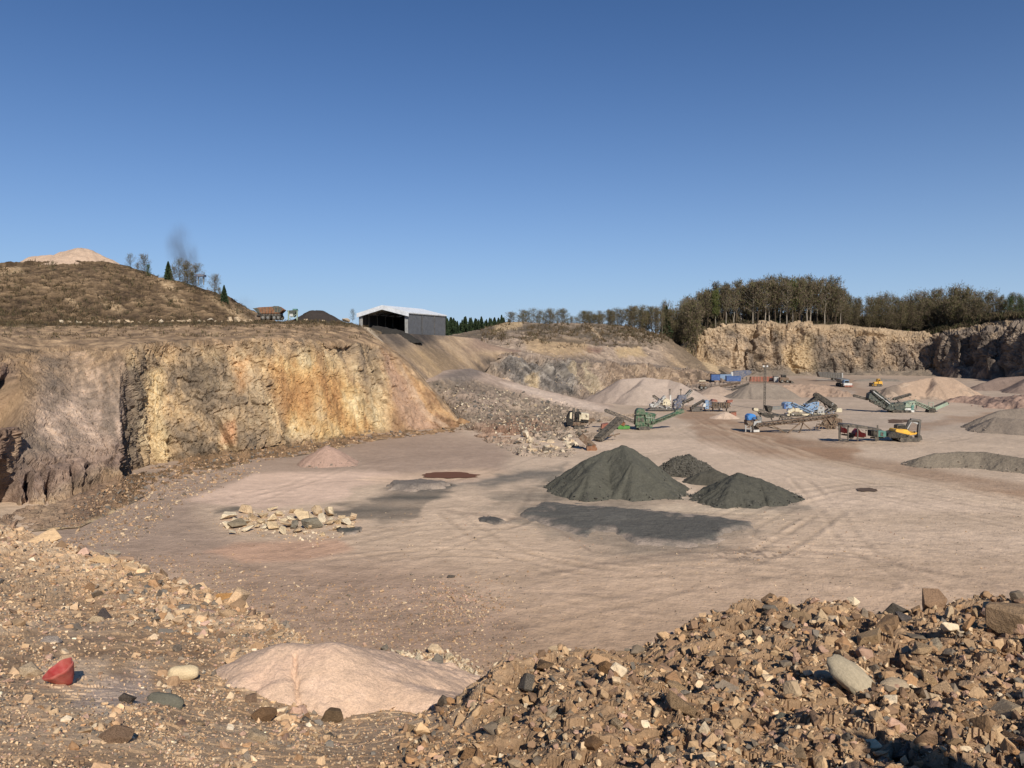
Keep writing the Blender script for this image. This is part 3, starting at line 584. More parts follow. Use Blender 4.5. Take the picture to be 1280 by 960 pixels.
# ------------------------------------------------------------------ near ground the photographer stands on
NEAR_EDGE = [(-900, 600, 38), (-400, 630, 36), (0, 656, 30), (60, 676, 25), (150, 702, 20), (230, 726, 16), (300, 752, 13.5), (370, 792, 11), (420, 835, 9.9), (520, 872, 9.0), (570, 872, 8.4), (600, 853, 8.2), (640, 832, 8.6), (700, 815, 9), (760, 822, 9), (830, 802, 9.5), (880, 778, 10), (940, 760, 10.5), (1010, 757, 10.5), (1100, 764, 10.5), (1200, 765, 10.5), (1280, 761, 10.5), (1700, 745, 11), (2300, 730, 12)]
def make_near():
    pxs = np.concatenate([np.arange(-900, -20, 8.), np.arange(-20, 1300, 2.), np.arange(1300, 2300, 8.)])
    r1 = [(-900, 960, 4.2), (0, 960, 4.2), (250, 960, 4.7), (420, 960, 5.3), (560, 960, 5.0), (700, 960, 4.4), (1280, 960, 4.3), (2300, 960, 4.3)]
    r2 = [(-900, 830, 8.2), (0, 842, 7.4), (150, 856, 7.2), (260, 900, 6.6), (420, 908, 7.5), (540, 908, 7.0), (620, 905, 6.0), (700, 890, 5.9), (880, 872, 6.0), (1280, 868, 5.9), (2300, 868, 5.9)]
    r3 = [(-900, 720, 18), (0, 742, 14.5), (150, 770, 11.8), (230, 800, 10.2), (300, 852, 8.4), (370, 868, 8.3), (420, 872, 8.6), (520, 888, 8.1), (570, 885, 7.4), (600, 872, 7.1), (700, 848, 7.2), (830, 832, 7.6), (940, 804, 8.0), (1280, 806, 7.9), (2300, 800, 8)]
    h = EYE - 1.62
    x = (pxs - CX) / F
    b2 = np.stack([x * 6, np.full_like(x, -6.), np.full_like(x, h + .1)], -1); b1 = np.stack([x * 2.2, np.full_like(x, -1.), np.full_like(x, h + .05)], -1); b0 = np.stack([x * 2.4, np.full_like(x, 1.6), np.full_like(x, h - .05)], -1)
    s = loft(pxs, [b2, b1, b0, r1, r2, r3, NEAR_EDGE], [10, 12, 24, 110, 110, 110], 4)
    e = s.P[-1]; rad = e * np.array([1, 1, 0]); rad /= np.linalg.norm(rad, axis=1, keepdims=True)
    f1 = e + rad * 3 - np.array([0, 0, 2.]); f2 = e + rad * (e[:, 2:] + 1.5) / .72; f2[:, 2] = -1.5
    s2 = loft(pxs, [e, f1, f2], [8, 20]); s.P = np.concatenate([s.P, s2.P[1:]]); s.v = np.concatenate([s.v, s2.v[1:] + 6]); s.u = np.repeat(pxs[None], len(s.P), 0)
    s.px, s.py = proj(s.P); P0 = s.P.copy(); px, py, v = s.px, s.py, s.v
    n = fbm(P0 * .4, 4, 180); q = fbm(P0 * 2.2, 5, 181); ck = cells(P0 * 6, 182)[0] - .5; rt = sst(520, 660, px + 30 * n)
    dz = .10 * n + .03 * q + .02 * ck + rt * (.22 * n + .16 * q + .06 * ck)
    dz = dz + .05 * ck * sst(9, 16, P0[..., 1]) + .15 * q * sst(10, 20, P0[..., 1])
    bx = P0[..., 0]; by = P0[..., 1]
    dz = dz * sst(-2, 3, by) + 2.75 * np.exp(-(((bx - 4.15) / 1.25) ** 2 + ((by + .1) / .8) ** 2)) * (1 + .1 * q)  # unseen hump added out of frame to cast shadow on the near right corner
    s.P[..., 2] += dz
    fine = fbm(P0 * 9, 3, 183)
    c = ramp(.5 + .5 * q + .4 * n, [(.15, S(146, 118, 92)), (.5, S(184, 154, 122)), (.8, S(206, 178, 146))])
    c = mix(c, ramp(.5 + .5 * q, [(.2, S(134, 108, 84)), (.8, S(172, 142, 112))]), rt * .85)
    for pts, a, cc in (([(30, 850), (70, 815), (130, 818), (130, 860), (90, 872)], .8, S(222, 192, 160)), ([(130, 840), (180, 835), (190, 880), (140, 900), (90, 885)], .6, S(206, 184, 168)), ([(-50, 900), (60, 880), (120, 930), (40, 960), (-50, 950)], .35, S(200, 168, 138)),
                       ([(-50, 720), (40, 715), (90, 730), (70, 762), (-50, 750)], .45, S(146, 126, 104)), ([(60, 770), (150, 775), (120, 800), (40, 800)], .3, S(150, 134, 122)), ([(380, 905), (520, 905), (460, 940), (380, 930)], .5, S(190, 160, 130)), ([(1180, 930), (1290, 900), (1290, 960)], .3, S(190, 158, 124))):
        c = mix(c, cc, pm(px + 18 * n + 10 * q, py + 10 * q, pts, 10) * a)
    c = c * (1 + .18 * fine + .1 * ck)[..., None]; c = c * (1.1 - .2 * rt)[..., None] * np.array([1.02, 1, .95])
    struct(build(s, 'ground', M_NEAR, c * .94)); return s
near = make_near()

# flat country out to the horizon
def make_outer():
    V = []; n = 96
    for r, z in ((470, 8.), (700, 12.), (1500, 16.), (5000, 17.)):
        for k in range(n):
            t = 2 * math.pi * k / n; V.append((r * math.sin(t), r * math.cos(t) + 60, z))
    Fq = [(i * n + k, i * n + (k + 1) % n, (i + 1) * n + (k + 1) % n, (i + 1) * n + k) for i in range(3) for k in range(n)]
    V = np.array(V); c = np.tile(S(96, 92, 66), (len(V), 1)); struct(raw_mesh('land', V, np.array(Fq), M_HILL, c, True))
make_outer()
# ------------------------------------------------------------------ stockpiles
def heap(name, label, cat, ridges, slope, col, seed, z0=0.0, rnd=.5, amp=.14, cell=None, mat=None, depth=None, colvar=.10, colfn=None, fine=.05, group=None, gul=.12, crack=0):
    segs = []
    for r in ridges:
        w = [at(*p) for p in r]
        if len(w) == 1: w = w * 2
        segs += list(zip(w[:-1], w[1:]))
    pts = np.array([p for s_ in segs for p in s_]); hm = pts[:, 2].max() - z0; R = hm / slope * 1.25 + 1
    Ym = pts[:, 1].mean(); cell = cell or max(.05, Ym / F * .9)
    x0, x1 = pts[:, 0].min() - R, pts[:, 0].max() + R; y0, y1 = pts[:, 1].min() - R, pts[:, 1].max() + R
    cell = max(cell, (x1 - x0) / 330, (y1 - y0) / 330)
    X, Y = np.meshgrid(np.arange(x0, x1, cell), np.arange(y0, y1, cell)); z = np.full(X.shape, -99.); D = np.full(X.shape, 1e9)
    Pn = np.stack([X, Y, 0 * X], -1) * (1.0 / hm)
    sl = slope * (1 + gul * fbm(Pn * 1.3, 3, seed))
    for a, b in segs:
        ex, ey = b[0] - a[0], b[1] - a[1]; L2 = ex * ex + ey * ey
        t = np.clip(((X - a[0]) * ex + (Y - a[1]) * ey) / L2, 0, 1) if L2 > 1e-6 else 0 * X
        d = np.hypot(X - a[0] - t * ex, Y - a[1] - t * ey); h = a[2] + t * (b[2] - a[2])
        ang = np.arctan2(Y - a[1] - t * ey, X - a[0] - t * ex)
        rib = 1 + gul * .5 * vnoise(np.stack([np.cos(ang) * 5, np.sin(ang) * 5, d * .25 / hm + t * 3], -1), seed + 3)
        z = np.maximum(z, h + rnd * .4 - sl * rib * (np.sqrt(d * d + rnd * rnd) - rnd * .4)); D = np.minimum(D, d)
    Q = np.stack([X, Y, z], -1)
    z = z + amp * hm * .25 * fbm(Q * (3.0 / hm), 4, seed + 5) + fine * fbm(Q / (cell * 3.5), 2, seed + 6)
    toe = sst(.35 * 1, 0, z - z0)                                         # fines spread at the toe
    if crack: z = z - crack * sst(.035, .008, line_d(X + .05 * fbm(Q * 9, 3, 5), Y, [tuple(at(*p)[:2]) for p in ((366, 818, 8.45), (372, 850, 8.0), (374, 900, 7.5))]))
    P = np.stack([X, Y, z], -1); lim = z0 - (depth or .35)
    k = z > lim; keep = k[:-1, :-1] | k[1:, :-1] | k[:-1, 1:] | k[1:, 1:]; P[..., 2] = np.maximum(z, lim - .2)
    n = fbm(Q * (1.2 / hm), 4, seed + 7); q = fbm(Q / (cell * 6), 3, seed + 8)
    c = np.asarray(col)[None, None] * (1 + colvar * n + colvar * .8 * q)[..., None] * np.ones((*X.shape, 1))
    if colfn: px, py = proj(P); c = colfn(c, px, py, n, q, (z - z0) / hm)
    o = raw_mesh(name, P, grid_faces(*X.shape, keep), mat or M_HEAP, c * (.96 if mat else .76) * np.array([1, 1.005, .96]), True)
    bpy_clean(o); tag(o, label, cat, group); return o
def bpy_clean(o):
    bm = bmesh.new(); bm.from_mesh(o.data); bmesh.ops.delete(bm, geom=[v for v in bm.verts if not v.link_faces], context='VERTS'); bm.to_mesh(o.data); bm.free()
def spread(name, label, cat, outline, hgt, col, seed, edge=7, colvar=.1):
    pts = np.array(outline, float); pxs = np.arange(pts[:, 0].min() - 14, pts[:, 0].max() + 14, 1.0); pys = np.arange(pts[:, 1].min() - 8, pts[:, 1].max() + 8, .6)
    px, py = np.meshgrid(pxs, pys); P = onfloor(px, py); n = fbm(P * .22, 4, seed); q = fbm(P * .9, 4, seed + 1)
    sd_ = poly_sd(px + 12 * n + 7 * q, py + 3.0 * n + 2.2 * q, outline); P[..., 2] = -.3 + (hgt + .3) * sst(-edge * .5, edge, sd_) + (.16 * n + .09 * q) * sst(0, edge * 2, sd_) + .16 * sst(-edge * .5, 0, sd_)
    k = sd_ > -edge * .55; keep = k[:-1, :-1] & k[1:, :-1] & k[:-1, 1:] & k[1:, 1:]
    c = np.asarray(col) * (1 + colvar * n + colvar * q)[..., None]; c = mix(S(168, 150, 133), c, sst(-edge * .5, edge * 1.1, sd_ + edge * 1.2 * q + edge * .6 * n))
    o = raw_mesh(name, P, grid_faces(*px.shape, keep), M_HEAP, c * .95, True); bpy_clean(o); return tag(o, label, cat)

DK = S(99, 96, 86); DK2 = S(93, 90, 81)
heap('gravel_heap', 'large smooth dark grey heap of fine gravel, the tallest of the dark heaps', 'heap', [[(742, 570, 98), (754, 565, 99), (778, 557, 99), (788, 561, 99)], [(778, 557, 99), (792, 578, 95)], [(754, 565, 99), (738, 590, 94)]], .74, DK, 200, amp=.22, gul=.2)
heap('gravel_heap', 'dark grey gravel heap with a ridge, standing right of the largest dark heap', 'heap', [[(924, 592, 91.5), (948, 598, 91.5), (972, 608, 91.5), (986, 618, 91)], [(924, 592, 91.5), (914, 604, 89.5)], [(960, 604, 91), (966, 618, 89)]], .62, DK2, 210, amp=.28, gul=.25)
def coarse(c, px, py, n, q, h): return c * (1 + .28 * (cells(np.stack([px, py, 0 * px], -1) / 2.4, 5)[0] - .5))[..., None]
heap('gravel_heap', 'coarse dark grey stone heap just behind the two dark gravel heaps', 'heap', [[(848, 571, 109), (860, 569, 109), (872, 575, 109)]], .72, S(96, 91, 82), 220, amp=.2, fine=.1, colfn=coarse)
heap('gravel_heap', 'small low dark mound between the coarse heap and the ridged dark heap', 'heap', [[(880, 590, 102), (892, 587, 102), (903, 592, 102)]], .6, S(96, 91, 81), 230, amp=.15)
spread('gravel_spread', 'wide flattened spread of dark fines in front of the dark heaps', 'gravel spread', [(652, 634), (690, 629), (740, 631), (850, 640), (935, 650), (942, 660), (905, 668), (890, 678), (850, 684), (790, 681), (770, 668), (745, 666), (735, 674), (700, 664), (655, 648)], .16, S(101, 97, 89), 240, colvar=.14)
spread('gravel_spread', 'small dark oval patch of gravel left of the wide dark spread', 'gravel spread', [(596, 648), (615, 646), (634, 652), (622, 656), (602, 655)], .12, S(92, 88, 82), 250, 2)
spread('gravel_spread', 'small dark smear of gravel at the right end of the cream boulder row', 'gravel spread', [(420, 664), (436, 658), (452, 659), (446, 666), (428, 669)], .12, S(92, 90, 82), 255, 2)
heap('sand_heap', 'pink sand cone on the floor below the ochre cliff', 'heap', [[(409, 557, 118), (414, 559, 118)], [(409, 557, 118), (436, 576, 116)]], .66, S(194, 160, 142), 260, amp=.08, gul=.08)
spread('gravel_spread', 'faint brown-grey low spread of gravel below the rust red puddle', 'gravel spread', [(481, 613), (500, 604), (520, 600.5), (548, 602), (562, 606), (545, 612), (515, 615)], .5, S(124, 114, 104), 265, 4)
def pinkgrey(c, px, py, n, q, h): return mix(c, S(172, 152, 140), np.clip(sst(815, 760, px) * .7 + n * .6, 0, 1))
heap('sand_heap', 'huge pale pink heap in front of the grey rock benches', 'heap', [[(778, 474, 239), (806, 472, 240), (836, 475, 240), (850, 479, 236)], [(806, 472, 240), (800, 482, 232)]], .58, S(202, 180, 164), 270, amp=.1, colfn=pinkgrey)
heap('sand_heap', 'low pale pink heap beside the huge pink heap, behind the ribbed hopper', 'heap', [[(876, 494, 238), (896, 493, 240)]], .42, S(206, 180, 160), 275, amp=.1)
heap('sand_heap', 'low pink-grey heap below the brown loader near the blue containers', 'heap', [[(890, 484, 268), (898, 483, 268)]], .5, S(190, 166, 148), 277, amp=.1)
heap('grit_heap', 'grey-brown heap behind the tall lattice mast', 'heap', [[(938, 480, 254), (955, 479, 254), (972, 481, 254)]], .58, S(160, 144, 130), 280, amp=.12)
heap('grit_heap', 'pinkish gullied low heap right of the mast', 'heap', [[(968, 484, 258), (1000, 480, 264), (1036, 482, 266), (1052, 489, 260)]], .5, S(182, 154, 134), 285, amp=.5, gul=.5)
def rsand(c, px, py, n, q, h): return mix(mix(c, S(150, 132, 118), np.clip(sst(1132, 1118, px + 10 * n) + 1.2 * sst(.1, .4, n) * .6, 0, 1)), S(214, 186, 162), sst(.25, .5, n + .5 * q) * .7)
heap('sand_heap', 'large tan sand heap behind the dark green screener', 'heap', [[(1110, 484, 250), (1126, 480, 252), (1150, 474, 256), (1166, 471, 258), (1188, 472, 258)], [(1166, 471, 258), (1172, 480, 250)]], .66, S(200, 170, 146), 290, amp=.16, colfn=rsand, gul=.2)
heap('grit_heap', 'wide brown-grey heap under the shaded right quarry wall', 'heap', [[(1226, 480, 292), (1250, 472, 296), (1290, 470, 296), (1360, 472, 290)], [(1290, 470, 296), (1276, 482, 276)]], .5, S(150, 128, 116), 300, amp=.14)
heap('grit_heap', 'broken pinkish bank with gullies at the right edge below the wide brown heap', 'heap', [[(1198, 496, 235), (1225, 495, 232), (1252, 497, 222), (1285, 492, 215), (1340, 490, 210)]], .5, S(176, 146, 130), 305, amp=.5, gul=.5)
heap('grit_heap', 'grey grit heap with a pink flank at the right edge behind the haul road', 'heap', [[(1232, 521, 166), (1252, 513, 168), (1290, 509, 168), (1360, 512, 166)], [(1245, 522, 160), (1290, 526, 156)]], .55, S(152, 136, 122), 310, amp=.14)
heap('grit_heap', 'long low grey grit heap at the right edge in front of the haul road', 'heap', [[(1152, 572, 116), (1170, 567, 117), (1200, 565, 117), (1230, 565, 116), (1260, 570, 113), (1300, 576, 110), (1380, 580, 108)]], .56, S(146, 132, 116), 320, amp=.12)
heap('sand_heap', 'small white-pink sand heap between the ribbed hopper and the blue crusher', 'heap', [[(898, 519, 186), (907, 515, 187), (912, 518, 187)]], .5, S(222, 194, 172), 330, amp=.2)
heap('grit_heap', 'low grey berm along the foot of the far wall behind the yellow dozer', 'heap', [[(1070, 475, 355), (1090, 473, 360), (1120, 474, 355)]], .5, S(150, 138, 126), 340, amp=.2)
heap('slag_heap', 'dark charcoal heap on the upper terrace beside the green frame', 'heap', [[(384, 393, 196), (390, 388, 196), (402, 388, 197), (410, 393, 196)]], .62, S(74, 66, 62), 350, z0=at(395, 401, 196)[2], amp=.2, fine=.1)
heap('slag_heap', 'dark tyre-like rubble heap spilling from the open shed', 'heap', [[(468, 407, 216), (482, 409, 216), (500, 413, 216), (505, 416, 214)]], .6, S(66, 62, 58), 355, z0=at(480, 419, 212)[2], amp=.5, fine=.22, depth=2.)
heap('sand_heap', 'pale pink sand summit on top of the overgrown hill', 'heap', [[(40, 321, 250), (66, 318, 252), (90, 312, 253), (102, 309, 253), (112, 312, 253), (128, 320, 252), (140, 326, 250)]], .6, S(214, 184, 160), 360, z0=at(90, 331, 246)[2], amp=.3, depth=2.5)

def mound(c, px, py, n, q, h):
    c = mix(c, S(230, 196, 172), sst(.1, .5, n) * .5); return mix(c, S(214, 178, 156), pm(px + 5 * q, py, [(300, 840), (400, 806), (420, 812), (320, 870)], 8) * .35)
heap('sand_mound', 'pale pink sand mound in the near ground with a dried crack down its side', 'sand mound', [[(276, 874, 7.8), (318, 838, 8.3), (352, 808, 8.6), (384, 809, 8.6), (408, 806, 8.6), (424, 813, 8.6), (446, 836, 8.5), (500, 858, 8.3), (560, 876, 8.1)], [(352, 808, 8.6), (350, 850, 8.1)]], .52, S(220, 186, 160), 370,
     z0=at(420, 905, 7.6)[2], mat=M_MOUND, rnd=.12, amp=.07, cell=.012, depth=.9, colfn=mound, fine=.012, gul=.10, crack=.05)

# puddles: real sheets of still muddy water
def puddle(label, pts, rgb, z=.3):
    m, N, L, B = new_mat('muddy_water'); B.inputs['Base Color'].default_value = (*rgb, 1); B.inputs['Roughness'].default_value = .8; B.inputs['Specular IOR Level'].default_value = .06
    q = []
    for k, (x, y) in enumerate(pts): q.append((x, y))
    V = np.concatenate([onfloor(np.array([np.mean([p[0] for p in q])]), np.array([np.mean([p[1] for p in q])])), onfloor(np.array([p[0] for p in q]), np.array([p[1] for p in q]))]); V[:, 2] = max(float(floor.P[..., 2].ravel()[np.argmin((floor.px - a_) ** 2 + (floor.py - b_) ** 2)]) for a_, b_ in q) + .012
    n = len(q); f = np.array([(0, 1 + k, 1 + (k + 1) % n) for k in range(n)]); o = raw_mesh('puddle', V, f, m); tag(o, label, 'puddle', None, 'structure'); return o
def blob(cx, cy, rx, ry, seed, n=64):
    t = np.linspace(0, 2 * np.pi, n, endpoint=False); r = 1 + .55 * fbm(np.stack([np.cos(t) * 1.5, np.sin(t) * 1.5, t * 0], -1), 3, seed); return list(zip(cx + rx * r * np.cos(t), cy + ry * r * np.sin(t)))
puddle('dark rust red puddle on the floor right of the pink sand cone', blob(563, 594.5, 31, 3.6, 401), S(112, 78, 62), .12)
puddle('small dark brown puddle beside the haul road', blob(1084, 613, 14, 2.3, 402), S(100, 84, 72), .14)
puddle('dark brown puddle behind the yellow excavator', blob(1124, 526.5, 14, 2.4, 403), S(104, 84, 70), .14)
puddle('dark wet patch at the left foot of the huge pink heap', blob(745, 501, 14, 2.2, 404), S(110, 88, 78), .2)

# ------------------------------------------------------------------ stones
def hull_stone(seed, n=14, flat=1.0, rounded=False):
    r = np.random.default_rng(seed); bm = bmesh.new()
    if rounded:
        bmesh.ops.create_icosphere(bm, subdivisions=3, radius=1)
        V = np.array([v.co for v in bm.verts]); d = 1 + .24 * fbm(V * 1.1 + seed, 3, seed) + .10 * fbm(V * 2.6 + seed, 3, seed)
        for v, k in zip(bm.verts, d): v.co = v.co * k
    else:
        p = r.normal(size=(n, 3)); p /= np.linalg.norm(p, axis=1, keepdims=True); p *= r.uniform(.75, 1.1, (n, 1))
        p = np.sign(p) * np.abs(p) ** .75
        vs_ = [bm.verts.new(q) for q in p]; h = bmesh.ops.convex_hull(bm, input=vs_)
        bmesh.ops.delete(bm, geom=[e for e in h['geom_interior'] if isinstance(e, bmesh.types.BMVert)], context='VERTS')
        bmesh.ops.bevel(bm, geom=list(bm.edges), offset=.035, segments=1, affect='EDGES')
        bmesh.ops.triangulate(bm, faces=list(bm.faces))
    V = np.array([v.co for v in bm.verts]) * np.array([1, r.uniform(.6, .95), flat * r.uniform(.5, .9)])
    bm.verts.index_update(); Fq = np.array([[v.index for v in f.verts] for f in bm.faces]); bm.free()
    return V, Fq
SHAPES = [hull_stone(500 + k, 9 + k % 7, .55 if k % 4 == 0 else .95) for k in range(16)]
SMALL = []
for k in range(10):
    r_ = np.random.default_rng(900 + k); bm = bmesh.new(); p = r_.normal(size=(8, 3)); p /= np.linalg.norm(p, axis=1, keepdims=True)
    h = bmesh.ops.convex_hull(bm, input=[bm.verts.new(q * np.array([1, .8, .6])) for q in p]); bmesh.ops.delete(bm, geom=[e for e in h['geom_interior'] if isinstance(e, bmesh.types.BMVert)], context='VERTS')
    bm.verts.index_update(); SMALL.append((np.array([v.co for v in bm.verts]), np.array([[v.index for v in f.verts] for f in bm.faces]))); bm.free()
def rotm(r, n, tilt=1.0):
    a = r.uniform(0, 6.283, n); b = r.normal(size=(n, 2)) * .5 * tilt
    ca, sa = np.cos(a), np.sin(a); Z = np.zeros((n, 3, 3)); Z[:, 0, 0] = ca; Z[:, 0, 1] = -sa; Z[:, 1, 0] = sa; Z[:, 1, 1] = ca; Z[:, 2, 2] = 1
    cx, sx = np.cos(b[:, 0]), np.sin(b[:, 0]); X = np.zeros((n, 3, 3)); X[:, 0, 0] = 1; X[:, 1, 1] = cx; X[:, 1, 2] = -sx; X[:, 2, 1] = sx; X[:, 2, 2] = cx
    cy, sy = np.cos(b[:, 1]), np.sin(b[:, 1]); Y = np.zeros((n, 3, 3)); Y[:, 1, 1] = 1; Y[:, 0, 0] = cy; Y[:, 0, 2] = sy; Y[:, 2, 0] = -sy; Y[:, 2, 2] = cy
    return Z @ X @ Y
def rubble(name, label, cat, pos, size, cols, mat, shapes, seed):
    r = np.random.default_rng(seed); n = len(pos); R = rotm(r, n, 1.2); k = r.integers(0, len(shapes), n); st = r.uniform(.75, 1.25, (n, 3)); VV = []; FF = []; CC = []; off = 0
    for j in range(len(shapes)):
        m = np.where(k == j)[0]
        if not len(m): continue
        V, Fq = shapes[j]; v = V[None] * st[m][:, None, :]; v = np.einsum('nij,nvj->nvi', R[m], v) * size[m][:, None, None] + pos[m][:, None, :]
        VV.append(v.reshape(-1, 3)); FF.append((Fq[None] + (np.arange(len(m)) * len(V))[:, None, None] + off).reshape(-1, 3)); off += len(m) * len(V)
        CC.append(np.repeat(cols[m], len(V), 0))
    o = raw_mesh(name, np.concatenate(VV), np.concatenate(FF), mat, np.concatenate(CC)); return stuff(o, label, cat)
def pick(s, n, pxr, pyr, dens, seed):
    """points of a sheet, evenly spread over the picture region and thinned by dens(px, py)"""
    r = np.random.default_rng(seed); m = (s.px > pxr[0]) & (s.px < pxr[1]) & (s.py > pyr[0]) & (s.py < pyr[1]); m[-1] = False; m[:, -1] = False
    px, py = s.px, s.py; a = np.zeros(px.shape)
    a[:-1, :-1] = np.abs((px[:-1, 1:] - px[:-1, :-1]) * (py[1:, :-1] - py[:-1, :-1]) - (py[:-1, 1:] - py[:-1, :-1]) * (px[1:, :-1] - px[:-1, :-1]))
    w = (a * m * np.clip(dens(px, py), 0, None)).ravel(); w /= w.sum(); i = r.choice(len(w), n, p=w); nu = px.shape[1]; v, u = i // nu, i % nu
    f = r.random((2, n))[..., None]; A = s.P[v, u]; return A + (s.P[v, u + 1] - A) * f[0] + (s.P[v + 1, u] - A) * f[1]
PAL = np.array([S(196, 164, 128), S(180, 146, 112), S(150, 122, 98), S(134, 120, 104), S(208, 182, 148), S(186, 152, 130), S(118, 110, 100), S(204, 172, 134), S(172, 134, 98), S(216, 196, 166)])
def palette(n, seed, wts=None, var=.2):
    r = np.random.default_rng(seed); k = r.choice(len(PAL), n, p=wts); return PAL[k] * (1 + r.normal(size=(n, 1)) * var) * 1.02
W_R = np.array([20, 20, 18, 9, 8, 8, 5, 13, 12, 4.]); W_R /= W_R.sum()
W_L = np.array([22, 16, 10, 14, 10, 10, 6, 16, 8, 4.]); W_L /= W_L.sum()
heapmask = lambda x, y: pm(x, y, [(470, 965), (530, 900), (590, 868), (620, 846), (660, 815), (760, 815), (850, 790), (900, 765), (1010, 748), (1300, 748), (1640, 735), (1640, 985)], 14)
bandmask = lambda x, y: .35 + 1.2 * np.exp(-(line_d(x, y, [(150, 700), (250, 735), (330, 775), (390, 800), (300, 820), (200, 760)]) / 40) ** 2) + .5 * pm(x, y, [(250, 900), (500, 900), (500, 960), (200, 960)], 20)
lm = lambda x, y: bandmask(x, y) * (1 - heapmask(x, y)) * (1 - .8 * pm(x, y, [(30, 830), (140, 810), (200, 850), (140, 890), (40, 880)], 20))
lm2 = lambda x, y: (.5 + .5 * bandmask(x, y)) * (1 - heapmask(x, y)) * (.35 + .75 * sst(-.15, .3, fbm(np.stack([x * .6, y, 0 * x], -1) * .03, 3, 77))) * (1 - .6 * pm(x, y, [(30, 830), (140, 810), (200, 850), (140, 890), (40, 880)], 20))
lm3 = lambda x, y: lm(x, y) * (.1 + sst(-.05, .35, fbm(np.stack([x * .6, y, 0 * x], -1) * .022, 3, 78)))
# grit and small stone that nobody could count
def lognorm(n, px_med, sg, seed, lo, hi): return np.clip(np.random.default_rng(seed).lognormal(math.log(px_med), sg, n), lo, hi)
nearstuff = []
def strew(label, n, xr, yr, dens, med, sg, lo, hi, wts, shapes, seed, sink=.25):
    p = pick(near, n, xr, yr, dens, seed); sz = lognorm(n, med, sg, seed + 1, lo, hi) * .5 * np.linalg.norm(p - np.array([0, 0, EYE]), axis=1) / F
    p[:, 2] += sz * (.5 - sink); rubble('rubble', label, 'rubble', p, sz, palette(n, seed + 2, wts) * (np.array([.90, .875, .83]) if wts is W_R else 1), M_STONES, shapes, seed + 3)
strew('loose angular rubble covering the brown heap in the near right corner', 11200, (440, 1560), (725, 985), heapmask, 7.2, .5, 4, 24, W_R, SHAPES, 600, .05)
strew('fine stone chips between the bigger stones of the near heap', 38000, (440, 1560), (725, 985), heapmask, 3.6, .35, 2, 6, W_R, SMALL, 610)
strew('loose stones scattered over the sloping near ground on the left', 2900, (-300, 640), (640, 985), lm3, 7.0, .5, 4, 18, W_L, SHAPES, 620, .35)
strew('fine chips strewn over the sloping near ground on the left', 52000, (-300, 640), (640, 985), lm2, 2.6, .42, 1.4, 7, W_L, SMALL, 630, .2)

PROTO = []
for k, (V, Fq) in enumerate(SHAPES):
    me = bpy.data.meshes.new('stone'); me.from_pydata(V.tolist(), [], Fq.tolist()); me.materials.append(M_STONE); PROTO.append(me)
PROTOB = []
for k, (V, Fq) in enumerate(SHAPES):
    me = bpy.data.meshes.new('boulder'); me.from_pydata(V.tolist(), [], Fq.tolist()); me.materials.append(M_BOULD); PROTOB.append(me)
def roundmesh(seed, mat):
    V, Fq = hull_stone(seed, rounded=True); me = bpy.data.meshes.new('stone'); me.from_pydata(V.tolist(), [], Fq.tolist()); me.polygons.foreach_set('use_smooth', [True] * len(Fq)); me.materials.append(mat); return me
def stone(me, loc, size, col, rot, name, label, group=None, cat='stone', scale=(1, 1, 1)):
    o = bpy.data.objects.new(name, me); COL.objects.link(o); o.location = loc; o.scale = Vector(scale) * size; o.rotation_euler = rot; o.color = (*np.clip(col, .003, .85), 1); return tag(o, label, cat, group)
def spoton(s, px, py):
    d = (s.px - px) ** 2 + (s.py - py) ** 2; return s.P[np.unravel_index(np.argmin(d), d.shape)].copy()
def scatter(s, n, xr, yr, dens, seed, med, sg, lo, hi, wts, name, label, group, protos, lift=.2, cols=None):
    p = pick(s, n, xr, yr, dens, seed); r = np.random.default_rng(seed + 5); sz = lognorm(n, med, sg, seed + 6, lo, hi) * .5 * np.linalg.norm(p - np.array([0, 0, EYE]), axis=1) / F; c = palette(n, seed + 7, wts) * (np.array([.90, .875, .83]) if wts is W_R else 1) if cols is None else cols[r.integers(0, len(cols), n)] * (1 + r.normal(size=(n, 1)) * .08)
    for k in range(n):
        stone(protos[r.integers(len(protos))], p[k] + np.array([0, 0, sz[k] * lift]), sz[k], c[k], (r.normal() * .35, r.normal() * .35, r.uniform(0, 6.28)), name, label, group, name)
scatter(near, 105, (470, 1290), (752, 955), heapmask, 700, 24, .3, 17, 48, W_R, 'stone', 'brown angular stone lodged in the rubble heap in the near right corner', 'stones of the near rubble heap', PROTO)
scatter(near, 48, (-20, 600), (690, 955), lm, 720, 20, .3, 13, 36, W_L, 'stone', 'tan angular stone lying loose on the sloping near ground at left', 'stones on the near ground at left', PROTO)
# single stones one can point to
def one(px, py, w, col, label, rot=(0, 0, 0), me=None, scale=(1, 1, 1), lift=.25, s=None):
    p = spoton(s or near, px, py); sz = w * .5 * np.linalg.norm(p - np.array([0, 0, EYE])) / F; p[2] += sz * lift * scale[2]
    return stone(me or PROTO[0], p, sz, np.asarray(col) * .95, rot, 'stone', label, None, 'stone', scale)
RM = [roundmesh(k, M_COBB) for k in (31, 32, 33, 34)]
one(1066, 862, 62, S(182, 166, 138), 'long pale rounded cobble lying tilted on the near right rubble', (.35, .5, -.75), RM[0], (1.05, .62, .55), .7)
one(1030, 848, 34, S(176, 158, 132), 'smooth grey-tan stone tucked behind the long pale cobble', (.1, .2, .6), RM[1], (1, .7, .5), .5)
one(1118, 862, 33, S(186, 164, 134), 'flat oval tan stone just right of the long pale cobble', (.3, 0, .2), RM[2], (1, .7, .35), .4)
one(1272, 798, 74, S(150, 124, 96), 'big brown block cut by the right picture edge', (.2, .3, .4), PROTO[6], (1, .9, .9), .45)
